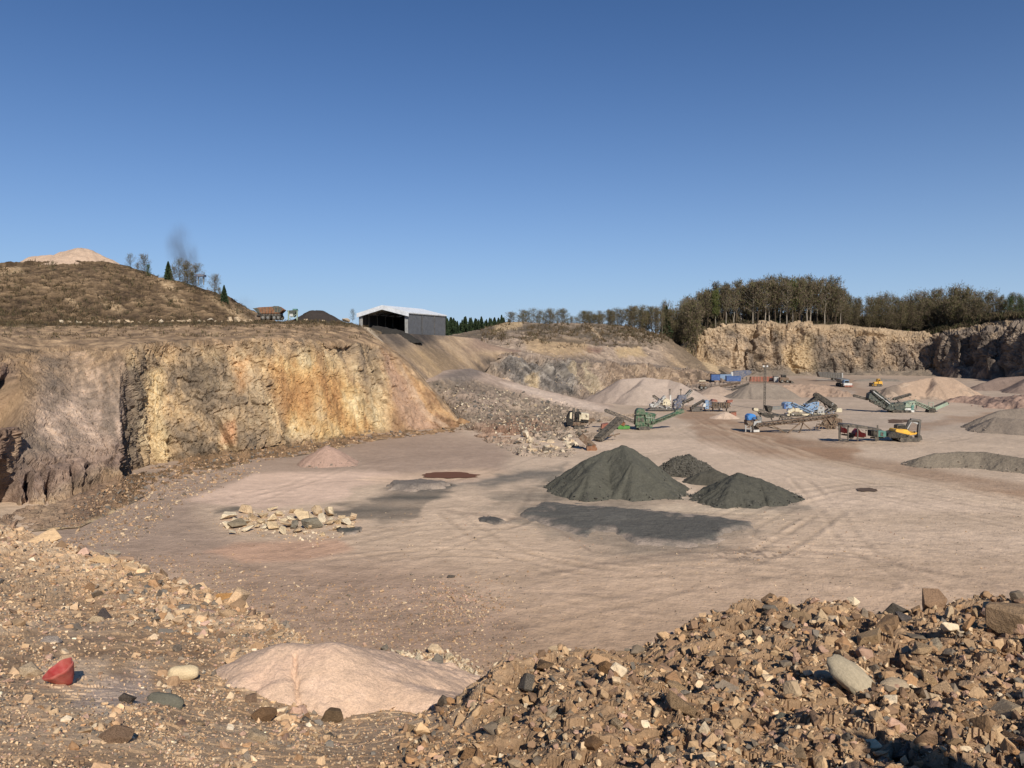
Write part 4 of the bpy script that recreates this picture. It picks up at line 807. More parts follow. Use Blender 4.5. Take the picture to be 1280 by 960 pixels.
one(1125, 764, 44, S(222, 182, 124), 'yellow flat slab on the crest of the near rubble heap', (.5, -.1, .1), PROTO[8], (1, .6, .5), .35)
one(1128, 776, 28, S(112, 102, 94), 'dark grey block leaning against the yellow slab', (.2, .2, .9), PROTO[5], (1, .8, .8), .3)
one(1005, 905, 36, S(200, 160, 128), 'tall pinkish splinter of rock standing below the long pale cobble', (.9, .2, .7), PROTO[7], (1.1, .7, .7), .5)
one(978, 900, 26, S(128, 124, 110), 'grey-green upright stone left of the pinkish splinter', (1.0, .1, .2), PROTO[9], (1.1, .7, .6), .5)
one(1148, 862, 34, S(124, 102, 80), 'dark brown upright slab right of the flat oval stone', (1.1, .3, 1.4), PROTO[10], (1, .7, .5), .5)
one(205, 881, 43, S(112, 108, 94), 'smooth grey-green boulder below the cream stone on the left', (.1, .1, -.15), RM[3], (1, .68, .55), .3)
one(231, 848, 34, S(222, 198, 158), 'round cream stone above the grey-green boulder', (.1, 0, .2), RM[1], (1, .75, .75), .5)
one(160, 880, 19, S(116, 104, 92), 'small dark stone with a pale face left of the grey-green boulder', (.4, .2, .3), PROTO[3], (1, .9, .9), .5)
one(330, 899, 31, S(136, 106, 78), 'brown split stone in front of the pink sand mound', (.9, .3, .5), PROTO[11], (1, .8, .7), .6)
one(415, 903, 30, S(122, 100, 76), 'dark brown block at the foot of the pink sand mound', (.3, .2, .2), PROTO[13], (1, .8, .8), .5)
one(132, 769, 30, S(104, 92, 84), 'dark flat slab beside a white stone on the left slope', (.2, .3, -.6), PROTO[4], (1, .6, .5), .4)
one(119, 773, 24, S(212, 184, 146), 'pale wedge of stone against the dark flat slab', (.3, .2, .3), PROTO[8], (1, .7, .5), .4)
one(52, 678, 40, S(222, 186, 142), 'large cream block on the left rim of the near ground', (.3, -.2, .3), PROTO[2], (1, .75, .6), .4)
one(145, 683, 22, S(184, 164, 140), 'grey-tan block standing on the rim right of the cream block', (.2, .3, .8), PROTO[1], (1, .8, .7), .6)
one(126, 705, 36, S(214, 176, 130), 'tan flat slab below the rim block', (.2, .2, -.2), PROTO[8], (1.1, .6, .5), .3)
one(286, 752, 32, S(210, 156, 96), 'orange stone above the edge of the left slope', (.2, .1, .2), PROTO[0], (1, .7, .6), .4)
one(66, 802, 22, S(196, 178, 160), 'pale grey stone uphill of the red cone', (.1, .1, .2), PROTO[5], (1, .8, .6), .4)
one(1230, 540, 7, S(206, 192, 176), 'white stone at the foot of the grey grit heap, left of the two', (0, 0, 0), RM[2], (1, .8, .7), .5, floor)
one(1261, 540, 8, S(214, 200, 184), 'white stone at the foot of the grey grit heap, right of the two', (0, 0, 1), RM[3], (1, .8, .7), .5, floor)

co = [o for o in bpy.data.objects if o.get('label', '').startswith('coarse dark grey')][0]
vv = np.empty(len(co.data.vertices) * 3); co.data.vertices.foreach_get('co', vv); vv = vv.reshape(-1, 3); vv = vv[(vv[:, 2] > 0) & (vv[:, 1] < 112)]; q_ = np.random.default_rng(5); pk = vv[q_.integers(0, len(vv), 1500)] + q_.normal(size=(1500, 3)) * .06
ls = rubble('loose_stones', None, None, pk, q_.uniform(.10, .22, 1500), np.tile(S(98, 93, 84), (1500, 1)) * q_.uniform(.7, 1.2, (1500, 1)), M_BOULDS, SMALL, 9); ls.parent = co
for lab, n_, k_ in (('large smooth dark grey', 500, 3), ('dark grey gravel heap with', 450, 4), ('long low grey grit', 400, 5), ('grey grit heap with', 300, 6), ('pink sand cone', 160, 7)):
    co = [o for o in bpy.data.objects if o.get('label', '').startswith(lab)][0]; vv = np.empty(len(co.data.vertices) * 3); co.data.vertices.foreach_get('co', vv); vv = vv.reshape(-1, 3); hm_ = vv[:, 2].max(); q_ = np.random.default_rng(50 + k_)
    pr = np.exp(-np.clip(vv[:, 2], 0, 99) / (hm_ * .10)) * (vv[:, 2] > -.1) + .02; pk = vv[q_.choice(len(vv), n_, p=pr / pr.sum())] + q_.normal(size=(n_, 3)) * np.array([.25, .25, .02]); cc = np.array(S(96, 92, 84) if k_ < 5 else S(140, 126, 112))
    ls = rubble('loose_stones', None, None, pk, q_.lognormal(math.log(.11), .4, n_), np.tile(cc, (n_, 1)) * q_.uniform(.75, 1.3, (n_, 1)), M_BOULDS, SMALL, 60 + k_); ls.parent = co
# boulders set down on the quarry floor and along the terraces
CREAM = np.array([S(226, 202, 164), S(218, 190, 150), S(206, 178, 142), S(232, 212, 178), S(196, 160, 128)]) * .95
r = np.random.default_rng(41)
placed = []
for k in range(900):
    if len(placed) >= 52: break
    px = r.uniform(280, 440); py = 655 + r.normal() * 4.5 - 3 * math.sin((px - 280) / 160 * 3.1); w = float(np.clip(r.lognormal(math.log(16), .32), 8, 25))
    if min([math.hypot(px - a, (py - b) * 1.7) - .33 * (w + c_) for a, b, c_ in placed] + [9]) < 0: continue
    placed.append((px, py, w)); p = onfloor(px, py); m_ = w * .56 * p[1] / F
    p[2] = m_ * r.uniform(.3, .5); stone(PROTOB[r.integers(16)], p, m_, CREAM[r.integers(4)] * r.uniform(.85, 1), (r.normal() * .3, r.normal() * .3, r.uniform(0, 6.28)), 'boulder', 'cream boulder in the row lying on the quarry floor', 'row of cream boulders on the floor', 'boulder', (1, .9, .7))
def bo(px, py, w, col, label, k=0, sc=(1, .8, .75), rot=(.2, .1, .4), lift=.5):
    p = onfloor(px, py); m_ = w * .5 * p[1] / F; p[2] = m_ * lift; return stone(PROTOB[k], p, m_, np.asarray(col) * .95, rot, 'boulder', label, None, 'boulder', sc)
bo(295, 659, 26, S(136, 122, 100), 'flat grey-green boulder at the left end of the cream boulder row', 2, (1.1, .9, .55))
bo(391, 661, 30, S(128, 120, 104), 'large grey boulder in front of the cream boulder row', 6, (1, .8, .8))
bo(368, 660, 18, S(124, 116, 102), 'smaller grey boulder touching the large grey one', 9, (.8, .8, .95))
bo(441, 652, 15, S(218, 190, 154), 'upright two-tier cream boulder at the right end of the row', 7, (.8, .8, 1.3), lift=.8)
bo(565, 722, 14, S(100, 92, 84), 'lone dark stone on the floor above the gravelly patch', 3, (1, .6, .5), lift=.2)
for k in range(38):
    px = r.uniform(474, 602); py = 828 + (px - 474) * .14 + r.normal() * 8; px += r.normal() * 3; w = np.clip(r.lognormal(math.log(13), .35), 7, 30); p = onfloor(px, py); m_ = w * .5 * p[1] / F; p[2] = m_ * .5
    stone(PROTOB[r.integers(16)], p, m_, CREAM[r.integers(5)] if r.random() < .8 else S(128, 118, 104), (r.normal() * .5, r.normal() * .5, r.uniform(0, 6.28)), 'boulder', 'pale broken boulder on the floor behind the pink sand mound', 'pale boulders behind the sand mound', 'boulder')
bo(545, 818, 30, S(206, 180, 146), 'big pale slab leaning among the stones behind the sand mound', 12, (1, .7, .9), (.6, .3, .4))
for k in range(40):
    t = r.random(); px = 652 + 72 * t; py = 569 - r.random() ** 1.5 * 22 - 5 * abs(t - .5) + r.normal() * 1; w = np.clip(r.lognormal(math.log(10.5), .28), 7, 16); p = spoton(ramp_s, px, py); m_ = w * .5 * p[1] / F; p[2] += m_ * .4
    stone(PROTOB[r.integers(16)], p, m_, PAL[[4, 9, 9, 3][r.integers(4)]] * np.array([.93, .95, .97]), (r.normal() * .5, r.normal() * .5, r.uniform(0, 6.28)), 'boulder', 'pale boulder in the jumble at the foot of the rubble slope', 'boulders at the foot of the rubble slope', 'boulder')
for k in range(34):
    t = (k + r.random()) / 34; px = 70 + 245 * t; w = np.clip(r.lognormal(math.log(5.5), .35), 3, 10); Y = float(np.interp(px, [0, 90, 200, 300, 380], [148, 152, 165, 172, 180])) + .5; z = zat(left, px, Y); p = at(px, 404, Y); m_ = w * .5 * Y / F; p[2] = z + m_ * .75
    stone(PROTOB[r.integers(16)], p, m_, PAL[[4, 9, 4][r.integers(3)]] * .9, (r.normal() * .3, r.normal() * .3, r.uniform(0, 6.28)), 'boulder', 'pale stone in the line along the edge of the upper terrace', 'stones lining the upper terrace', 'boulder')
for px, py, w, lab, sc in ((382, 399, 10, 'flat pale boulder in front of the charcoal heap', (1.1, .8, .5)), (433, 396, 14, 'large pale boulder on the terrace left of the shed', (1, .8, .7)), (404, 399, 8, 'small pale boulder under the middle of the charcoal heap', (1, .8, .7)), (312, 396, 13, 'tan rock at the left of the rusty hopper', (.8, .8, 1))):
    Y = 186.; p = at(px, py, Y); m_ = w * .5 * Y / F; p[2] = zat(left, px, Y) + m_ * .5; stone(PROTOB[7], p, m_, S(208, 184, 152) * .9, (.1, .2, px), 'boulder', lab, None, 'boulder', sc)
for k in range(16):
    px = r.uniform(614, 664); p = spoton(mid, px, 443 - (px - 614) * .04 + r.normal()); m_ = r.uniform(1.6, 3.4) * .5 * p[1] / F; p[2] += m_ * .4
    stone(PROTOB[r.integers(16)], p, m_, S(206, 186, 160) * .95, (0, 0, r.uniform(0, 6)), 'boulder', 'white stone lining the bench above the grey rock face', 'white stones lining the middle bench', 'boulder')
# loose rock of the ramp and of the cliff foot
def strewb(s, name, label, n, xr, yr, dens, med, sg, lo, hi, seed, cols, shapes=None):
    p = pick(s, n, xr, yr, dens, seed); sz = lognorm(n, med, sg, seed + 1, lo, hi) * .5 * p[:, 1] / F; q = np.random.default_rng(seed + 2); c = np.asarray(cols)[q.integers(0, len(cols), n)] * (1 + q.normal(size=(n, 1)) * .12) * .9; p[:, 2] += sz * .25
    rubble(name, label, 'rubble', p, sz, c, M_BOULDS, shapes or SMALL, seed + 3)
rm = lambda x, y: pm(x, y, [(545, 478), (600, 484), (640, 492), (700, 503), (740, 520), (728, 560), (716, 576), (640, 575), (575, 538), (560, 510)], 6) * (.35 + pm(x, y, [(560, 495), (640, 510), (700, 515), (730, 545), (715, 576), (650, 574), (640, 540)], 12))
strewb(ramp_s, 'rubble', 'blasted rock rubble covering the slope between the ochre cliff and the machines', 2400, (540, 745), (470, 580), rm, 2.8, .45, 1.5, 8, 800, PAL[[3, 4, 9, 6, 3, 3]] * np.array([.92, .95, .97]))
strewb(left, 'rubble', 'broken rock at the foot of the ochre cliff', 1600, (60, 640), (530, 672), lambda x, y: pm(x, y, [(60, 672), (100, 625), (190, 585), (300, 566), (400, 552), (470, 541), (620, 536), (470, 556), (330, 580), (220, 606), (150, 640)], 5), 3.2, .4, 1.6, 8, 810, PAL[[0, 3, 1, 2, 6]])
strewb(mid, 'rubble', 'small stones over the middle benches', 700, (590, 900), (420, 492), lambda x, y: 1 + 0 * x, 1.6, .35, 1, 4, 820, PAL[[3, 4, 0, 6]])
strewb(floor, 'rubble', 'gravelly patch of small stones on the floor near the bottom edge of the pit', 1500, (430, 660), (715, 830), lambda x, y: pm(x, y, [(515, 735), (560, 728), (635, 755), (600, 775), (540, 768)], 14) + .12, 2.2, .45, 1.2, 6, 830, PAL[[3, 4, 5, 1]])
strewb(floor, 'rubble', 'pebbles scattered over the open quarry floor', 2600, (180, 1290), (640, 790), lambda x, y: .3 + pm(x, y, [(850, 690), (960, 680), (1010, 695), (900, 720)], 20) + 1.5 * pm(x, y, [(180, 690), (330, 725), (420, 790), (330, 770)], 25), 1.5, .4, 1, 4.5, 840, PAL[[3, 4, 5, 1, 6]])
strewb(floor, 'rubble', 'bed of white chippings around the cream boulder row', 420, (255, 470), (636, 690), lambda x, y: pm(x, y, [(270, 655), (330, 640), (440, 645), (445, 665), (390, 682), (350, 668), (290, 664)], 5), 3.2, .4, 1.6, 7, 850, PAL[[9, 4, 9, 0]])
strewb(floor, 'rubble', 'white chippings behind the pink sand mound', 1000, (450, 620), (805, 860), lambda x, y: pm(x, y, [(462, 822), (500, 815), (560, 818), (605, 845), (600, 860), (470, 845)], 6), 5, .4, 2.5, 10, 860, PAL[[9, 4, 9, 0]])

strewb(floor, 'rubble', 'grit and pebbles where the pit floor meets the near slope', 5200, (120, 700), (690, 860), lambda x, y: pm(x, y, [(130, 690), (260, 705), (420, 740), (560, 760), (660, 800), (620, 860), (400, 830), (300, 770)], 25), 1.9, .5, 1, 8, 870, PAL[[3, 4, 0, 1, 2]])
strewb(floor, 'rubble', 'scree spilled out from the foot of the left rock face', 1500, (40, 330), (570, 690), lambda x, y: pm(x, y, [(60, 690), (140, 640), (210, 600), (300, 580), (320, 586), (230, 625), (160, 680)], 8), 2.4, .5, 1.2, 8, 880, PAL[[3, 4, 0, 1, 2]])
# ------------------------------------------------------------------ machines and sheds
GREEN = paint('green_paint', S(34, 82, 54), dirt=.45); GREEN2 = paint('bright_green_paint', S(58, 128, 44), dirt=.2); DGREEN = paint('dark_green_paint', S(44, 58, 54), dirt=.3)
PGREEN = paint('faded_green_paint', S(142, 160, 138), dirt=.4); TEAL = paint('teal_paint', S(62, 122, 112), dirt=.25); BLUE = paint('blue_paint', S(40, 88, 148), dirt=.25); LBLUE = paint('light_blue_paint', S(112, 150, 186), dirt=.5)
SKYB = paint('bright_blue_paint', S(46, 126, 196), dirt=.15); NAVY = paint('navy_paint', S(62, 76, 104), dirt=.55); WHITE = paint('white_paint', S(206, 204, 196), dirt=.3); CREAMP = paint('cream_paint', S(214, 200, 168), dirt=.45)
GREY = paint('grey_steel', S(120, 120, 116), metal=.2); LGREY = paint('light_grey_steel', S(168, 168, 164)); DARK = paint('dark_steel', S(58, 54, 50), dirt=.35); BLACK = paint('black_rubber', S(26, 25, 24), rough=.8, dirt=.25); BRN = paint('rusty_steel', S(98, 74, 56), rough=.85, dirt=.4)
RUST = paint('rust', S(124, 76, 44), rough=.9, dirt=.3); RED = paint('red_paint', S(168, 34, 34), dirt=.2); YEL = paint('yellow_paint', S(228, 172, 52), dirt=.2); ORG = paint('dull_red_paint', S(142, 70, 50), dirt=.35); BELT = paint('belt_rubber', S(44, 42, 40), rough=.8, dirt=.5); GLASS = paint('dark_glass', S(20, 26, 32), rough=.1, dirt=.1, spec=.6); CHAR = paint('charcoal_steel', S(72, 70, 68), dirt=.3)
SOOT = paint('sooty_steel', S(30, 28, 27), rough=.8, dirt=.06)
def tracks(m, x0, x1, y0, y1, w=.55, h=.9, mat=None, name='track'):
    for yy in (y0, y1):
        mb = MB(); mb.prism([(x0 + .35 * h, yy - w / 2, 0), (x1 - .35 * h, yy - w / 2, 0), (x1, yy - w / 2, h * .45), (x1 - .3 * h, yy - w / 2, h), (x0 + .3 * h, yy - w / 2, h), (x0, yy - w / 2, h * .45)], (0, w, 0))
        t = m.part(name, mb, mat or BLACK)
        rb = MB(); n = 5
        for i in range(n): x = x0 + .45 * h + (x1 - x0 - .9 * h) * i / (n - 1); rb.tube((x, yy - w / 2 - .05, h * .42), (x, yy + w / 2 + .05, h * .42), h * .28, n=8)
        m.part('roller', rb, DARK, t)
def wheel(m, c, r, w, parent=None, rim=None):
    c = Vector(c); mb = MB(); mb.tube(c - Vector((0, w / 2, 0)), c + Vector((0, w / 2, 0)), r, n=16); t = m.part('wheel', mb, BLACK, parent, .04)
    rb = MB(); rb.tube(c - Vector((0, w / 2 + .04, 0)), c + Vector((0, w / 2 + .04, 0)), r * .5, n=12); m.part('rim', rb, rim or GREY, t)
def legs(m, name, pts, w, mat):
    for a, b in pts:
        mb = MB(); mb.bar(a, b, w); m.part(name, mb, mat)

def fittings(m, x0, y0, x1, y1, n, seed, dy=-1.35, mats=None):
    """hoses, brackets and small boxes fixed to the visible flank of a machine"""
    r = random.Random(seed); mats = mats or (DARK, GREY, BLACK)
    for k, mt in enumerate(mats):
        mb = MB()
        for _ in range(n):
            x, y = r.uniform(x0, x1), r.uniform(y0, y1); p = m.p(x, y) + Vector((0, dy + r.uniform(-.15, .25), 0)); s_ = m.m
            if r.random() < .5: mb.box(p, (s_ * r.uniform(.5, 1.8), .3, s_ * r.uniform(.4, 1.5)))
            else: mb.bar(p, p + Vector((s_ * r.uniform(-4, 4), .05, s_ * r.uniform(-3, 3) + .05)), s_ * .35)
        m.part('fittings', mb, mt)
# green mobile screener
m = Mach('mobile_screener', 'green mobile screener with two raised conveyors standing near the dark heaps', 'screener', 804, 537)
m.part('chassis', m.quad([(794, 534), (796, 530), (815, 530), (814, 534)], -1.2, 1.2), GREEN)
tracks(m, m.p(797, 536)[0], m.p(812, 536)[0], -1.1, 1.1, h=.8, mat=DARK)
mb = m.quad([(793, 531), (794, 519), (804, 519), (806, 531)], -1.3, 1.2); m.part('body', mb, GREEN, bevel=.06)
m.part('engine_cover', m.quad([(793.5, 518), (794.5, 513), (797, 510.3), (803, 510.3), (805, 513), (805.5, 518)], -1.2, 1.1), GREEN, bevel=.1)
mb = MB(); mb.box(m.p(797, 524) + Vector((0, -1.36, 0)), (.5, .08, .7)); mb.box(m.p(802, 524) + Vector((0, -1.36, 0)), (.5, .08, .7)); m.part('access_door', mb, DARK)
m.part('screen_box', m.quad([(806, 529), (805, 515), (819, 517), (816, 529)], -1.1, 1.1), GREEN, bevel=.05)
mb = MB()
for k in range(4): a = m.p(807 + k * 3, 518 + k * .5); b = m.p(807 + k * 3, 526); mb.bar(a + Vector((0, -1.16, 0)), b + Vector((0, -1.16, 0)), .1)
mb.bar(m.p(806, 521) + Vector((0, -1.2, 0)), m.p(817, 522) + Vector((0, -1.2, 0)), .14); m.part('railing', mb, PGREEN)
legs(m, 'leg', [(m.p(806, 530, -1), m.p(808, 537, -1.2)), (m.p(812, 529, -1), m.p(810, 537, -1.3)), (m.p(796, 531, 1), m.p(796, 537, 1)), (m.p(818, 530, .5), m.p(823, 524, .5))], .2, GREEN)
conveyor(m, m.p(797, 529), m.p(757, 513), DARK, BELT, 1.0, .6)
conveyor(m, m.p(812, 530), m.p(853, 513.5), GREEN, GREEN, 1.1, .6)
m.part('head_section', m.quad([(842, 518), (844, 513), (848, 511.5), (854, 512), (855, 515), (850, 516.5)], -.65, .65), GREEN)

fittings(m, 794, 519, 818, 533, 7, 1, -1.35, (DARK, GREEN, BLACK))
m = Mach('loading_bucket', 'bright green loading bucket on the ground left of the green screener', 'bucket', 779, 536)
mb = m.quad([(772, 536), (770, 530), (774, 525), (778, 531), (787, 532), (786, 535.5)], -1.1, 1.1); m.part('bucket_shell', mb, GREEN2, bevel=.05)
mb = m.quad([(773, 529), (776, 524), (781, 528), (779, 532)], -1.25, -.6); m.part('side_plate', mb, RUST)

m = Mach('conveyor', 'dusty grey conveyor tilted up behind the big dark heap', 'conveyor', 752, 552)
conveyor(m, m.p(747.5, 549), m.p(775, 524, 3.), DARK, BELT, 1.9, .8, solid=True)
legs(m, 'leg', [(m.p(764, 536, 1), m.p(768, 545, 1)), (m.p(764, 536, 2.6), m.p(761, 545, 2.6))], .18, GREY)
mb = MB(); mb.bar(m.p(758, 546, 1), m.p(775, 542, 1), .22); mb.bar(m.p(768, 543, 1), m.p(769, 546.5, 1), .2); m.part('drawbar', mb, BRN)
m = Mach('feeder_chute', 'rusty ribbed chute lying on the ground beside the pale boulders', 'chute', 738, 563)
mb = MB()
for q in (-1.2, -.4, .4, 1.2): mb.bar(m.p(725 + q * 2.4, 543.5 + q * 1.2, 2) + Vector((0, 0, .1)), m.p(740 + q * 2.6, 559 + q * 1.2, 0), .22, .5)
m.part('ribbed_tray', mb, DARK)
mb = m.quad([(723, 548), (729, 542), (746, 557), (736, 560)], .2, .9); m.part('bed_plate', mb, BRN)
mb = m.quad([(733, 563), (733, 558), (744, 556), (746.5, 561), (743, 564)], -.7, .7); m.part('discharge_lip', mb, RUST, bevel=.05)

m = Mach('tracked_crusher', 'cream and black tracked crusher parked at the foot of the rubble slope', 'crusher', 722, 536)
tracks(m, m.p(716, 536)[0], m.p(731, 536)[0], -1, 1.2, h=.9)
m.part('chassis', m.quad([(712, 531), (713, 527), (733, 527), (732, 531)], -1.1, 1.2), BRN)
m.part('engine_hood', m.quad([(725, 523.5), (726, 515.5), (735.5, 516.5), (735.5, 524.5)], -1.2, 1.1), CREAMP, bevel=.08)
mb = m.quad([(725, 528), (725, 524.2), (735, 525), (734.5, 528)], -1.1, 1.0); m.part('grille', mb, SOOT)
m.part('cab', m.quad([(718.5, 530), (718.5, 516), (724.8, 514), (724.8, 529)], -1.0, 1.1), SOOT, bevel=.06)
mb = m.quad([(723.6, 526), (723.8, 517), (725.2, 518), (725, 525)], -1.25, -1.05); m.part('cab_pillar', mb, CREAMP)
m.part('hopper', m.quad([(708, 531), (708.3, 521), (712, 514), (716, 514), (716, 530)], -1.3, 1.2), SOOT, bevel=.05)
mb = m.quad([(711.5, 522), (712, 515), (714.5, 514.5), (714, 523)], -1.45, -1.25); m.part('side_panel', mb, CREAMP)
legs(m, 'exhaust', [(m.p(717.5, 517), m.p(717.2, 510)), (m.p(722, 516), m.p(722.3, 511))], .5, DARK)
mb = MB(); mb.bar(m.p(734, 527), m.p(744, 524), .25); mb.bar(m.p(736, 531), m.p(743, 524), .2); mb.box(m.p(739, 525), (1.2, .8, .7)); m.part('feed_arm', mb, BRN)
mb = MB(); mb.tube(m.p(719, 536), m.p(717, 530), .28); m.part('support_leg', mb, BRN)
fittings(m, 710, 516, 735, 532, 8, 2, -1.3, (SOOT, BRN, DARK))
m = Mach('scrap_hopper', 'dull red scrap hopper half hidden behind the dusty grey conveyor', 'hopper', 756, 540)
mb = m.quad([(751, 535), (752, 530), (760, 528.5), (762, 533), (757, 536)], -.9, .9); m.part('hopper_shell', mb, ORG, bevel=.05)
mb = MB(); mb.bar(m.p(748, 538), m.p(757, 538), .5, .7); mb.bar(m.p(749, 540), m.p(750, 535), .25); m.part('frame', mb, DARK)
for px, py, w, lab in ((731, 541, 8, 'rusty plate scrap lying above the ribbed chute'), (747, 528, 10, 'dark bent scrap beam leaning on the rubble')):
    m = Mach('scrap_metal', lab, 'scrap', px, py); mb = MB(); mb.bar(m.p(px - w / 2, py - 2), m.p(px + w / 2, py - 1, 1), .5, .3); m.part('plate', mb, BRN); mb = MB(); mb.bar(m.p(px - w / 3, py), m.p(px + w / 3, py - 3.5), .3); m.part('beam', mb, DARK)

# grey and white crushing plant in front of the huge heap
m = Mach('crushing_plant', 'grey and blue crushing plant of crossed conveyors in front of the huge pink heap', 'crushing plant', 835, 513, Y=206, z=0)
conveyor(m, m.p(818, 508), m.p(831, 495.5), LGREY, LGREY, 1.2, .5, solid=True)
conveyor(m, m.p(835, 511), m.p(816, 503.5), LGREY, BELT, 1.0, .5)
conveyor(m, m.p(850, 503), m.p(864, 488), GREY, BELT, 1.3, .6)
conveyor(m, m.p(852, 504, 2), m.p(866, 498, 2), DARK, BELT, 1.0, .6)
conveyor(m, m.p(817, 495, 1), m.p(824, 500, 1), DARK, BELT, .9, .6)
mb = m.quad([(827, 506), (828, 500), (832, 497.5), (837, 500), (837, 507)], -1.2, 1.2); m.part('crusher_housing', mb, CREAMP, bevel=.1)
mb = m.quad([(812, 509), (812, 505), (817, 504.5), (818, 509)], -1., 1.); m.part('feed_box', mb, WHITE, bevel=.08)
mb = m.quad([(841, 510), (842, 500), (850, 497.5), (852, 506), (849, 511)], -1.2, 1.3); m.part('screen_box', mb, NAVY, bevel=.08)
mb = m.quad([(846, 500), (848, 494), (856, 493.5), (858, 499), (852, 502)], -.8, 1.); m.part('drive_housing', mb, NAVY, bevel=.06)
legs(m, 'post', [(m.p(838, 512), m.p(838, 494)), (m.p(844, 512), m.p(843.5, 502)), (m.p(848.5, 512), m.p(847.5, 504))], .35, WHITE)
legs(m, 'leg', [(m.p(816, 512), m.p(818, 505)), (m.p(823, 513), m.p(826, 504)), (m.p(830, 513), m.p(830, 505)), (m.p(853, 512), m.p(855, 501)), (m.p(833, 512), m.p(828, 502))], .24, DARK)
mb = m.quad([(808, 512.5), (812, 510), (838, 509.5), (842, 512.5)], -1.4, 1.2); m.part('base_frame', mb, CHAR)
mb = MB()
for k in range(7): mb.bar(m.p(850 + k * 2, 498 - k * 1.1, -.7), m.p(850 + k * 2, 500 - k * 1.1, -.7), .1)
mb.bar(m.p(850, 497.5, -.7), m.p(864, 490, -.7), .1); m.part('handrail', mb, LGREY)
for x in (837.4, 851): mb = MB(); mb.tube(m.p(x, 495), m.p(x, 487.5), .1); mb.box(m.p(x, 487), (.5, .3, .4)); m.part('lamp_post', mb, DARK)

fittings(m, 812, 497, 860, 511, 12, 3, -1.4, (DARK, LGREY, NAVY, WHITE, BRN))
m = Mach('feed_hopper', 'long ribbed dark hopper with a white and blue drive beside it', 'hopper', 889, 514, Y=204, z=0)
mb = m.quad([(889.5, 510), (889, 503), (912, 503.5), (909, 510)], -1.2, 1.2); h = m.part('trough', mb, BRN)
mb = MB()
for k in range(9): x = 890.5 + k * 2.2; mb.bar(m.p(x, 503.2, 0) + Vector((0, -1.3, 0)), m.p(x, 510.4, 0) + Vector((0, -1.3, 0)), .16, .16)
m.part('stiffener_rib', mb, DARK, h)
mb = m.quad([(907, 503), (908, 500), (915, 499.5), (913.5, 503)], -1.1, .2); m.part('tail_flap', mb, ORG)
mb = m.quad([(888, 501.5), (890, 499), (895, 499.5), (896, 502)], -1.0, 1.0); m.part('head_plate', mb, ORG)
mb = m.quad([(880, 511), (880.5, 501), (884.5, 500), (885, 511)], -1.1, .9); m.part('drive_panel', mb, LBLUE, bevel=.05)
mb = m.quad([(885.2, 509), (885.2, 501), (889, 501), (889, 508)], -.9, .9); m.part('motor_housing', mb, NAVY)
mb = m.quad([(876.5, 508), (878, 504), (881, 503.8), (880.5, 508.5)], -1.4, -.5); m.part('guard', mb, WHITE, bevel=.08)
mb = m.quad([(864, 514), (863, 509), (877, 508.6), (877, 514)], -1.0, 1.2); m.part('skip', mb, CHAR)
conveyor(m, m.p(866, 508.5, .4), m.p(880, 500.5, .4), DARK, BELT, 1.0, .5)
legs(m, 'leg', [(m.p(x, 510), m.p(x, 514)) for x in (881, 886, 891, 899, 908)], .3, DARK)

fittings(m, 865, 501, 912, 511, 9, 4, -1.45, (DARK, LGREY, NAVY, BRN))
# lattice lamp mast
m = Mach('lattice_mast', 'tall thin lattice mast with lamps on top behind the blue crusher', 'mast', 955.5, 512)
mb = MB(); top = m.p(955.5, 459)[2]; w = .2
for i in (-1, 1):
    for j in (-1, 1): mb.bar((w * i, w * j, 0), (w * i, w * j, top), .075)
for k in range(16):
    z0, z1 = top * k / 16, top * (k + 1) / 16; i = 1 if k % 2 else -1
    for a, b in (((-w * i, -w, z0), (w * i, -w, z1)), ((-w, -w * i, z0), (-w, w * i, z1)), ((w, -w * i, z0), (w, w * i, z1)), ((-w * i, w, z0), (w * i, w, z1))): mb.bar(a, b, .04)
m.part('lattice_pole', mb, DARK)
mb = MB(); mb.bar((-.6, 0, top), (.6, 0, top), .1); hd = m.part('crossarm', mb, GREY)
for x in (-.5, .5): mb = MB(); mb.box((x, -.15, top + .28), (.42, .3, .42)); m.part('floodlight', mb, WHITE, hd)

# blue crusher house and the truss conveyor
m = Mach('crusher_tower', 'bright blue motor on a grey steel tower left of the long truss conveyor', 'crusher', 938, 540)
mb = m.quad([(932.5, 525), (932.5, 520), (935, 517.2), (941, 517.2), (943.5, 519.5), (943.5, 524.5)], -1.0, 1.0); m.part('motor_hood', mb, SKYB, bevel=.12)
mb = m.quad([(932, 531), (932, 525.2), (944, 525), (944, 531)], -1.1, 1.1); m.part('crusher_body', mb, BRN)
mb = m.quad([(939, 531.5), (940, 526), (949, 525), (949, 531)], -1.4, -.9); m.part('side_panel', mb, LGREY, bevel=.04)
mb = m.quad([(945, 524), (945, 520), (951, 521), (951, 527)], -.8, .9); m.part('gearbox', mb, GREY, bevel=.05)
legs(m, 'leg', [(m.p(x, 531, d), m.p(x, 540, d)) for x in (932, 938.5) for d in (-1., 1.)], .2, LGREY)
mb = MB(); mb.bar(m.p(932, 536, -1), m.p(939, 536, -1), .12); mb.bar(m.p(932, 533.5, -1), m.p(939, 533.5, -1), .12); m.part('ladder_rail', mb, LGREY)
fittings(m, 933, 519, 950, 533, 8, 5, -1.3, (DARK, GREY, BRN))
m = Mach('water_tank', 'small white tank on the ground under the truss conveyor', 'tank', 944.5, 540.5)
mb = m.quad([(940.8, 540), (940.8, 537), (948.4, 536.6), (948.4, 540)], -.6, .6); m.part('tank_shell', mb, WHITE, bevel=.08); mb = m.quad([(939.5, 536.5), (940, 532), (947, 531.5), (948, 536.5)], -.5, .7); m.part('pump', mb, DARK)
m = Mach('truss_conveyor', 'long brown truss conveyor rising to the right across the middle of the yard', 'conveyor', 985, 541)
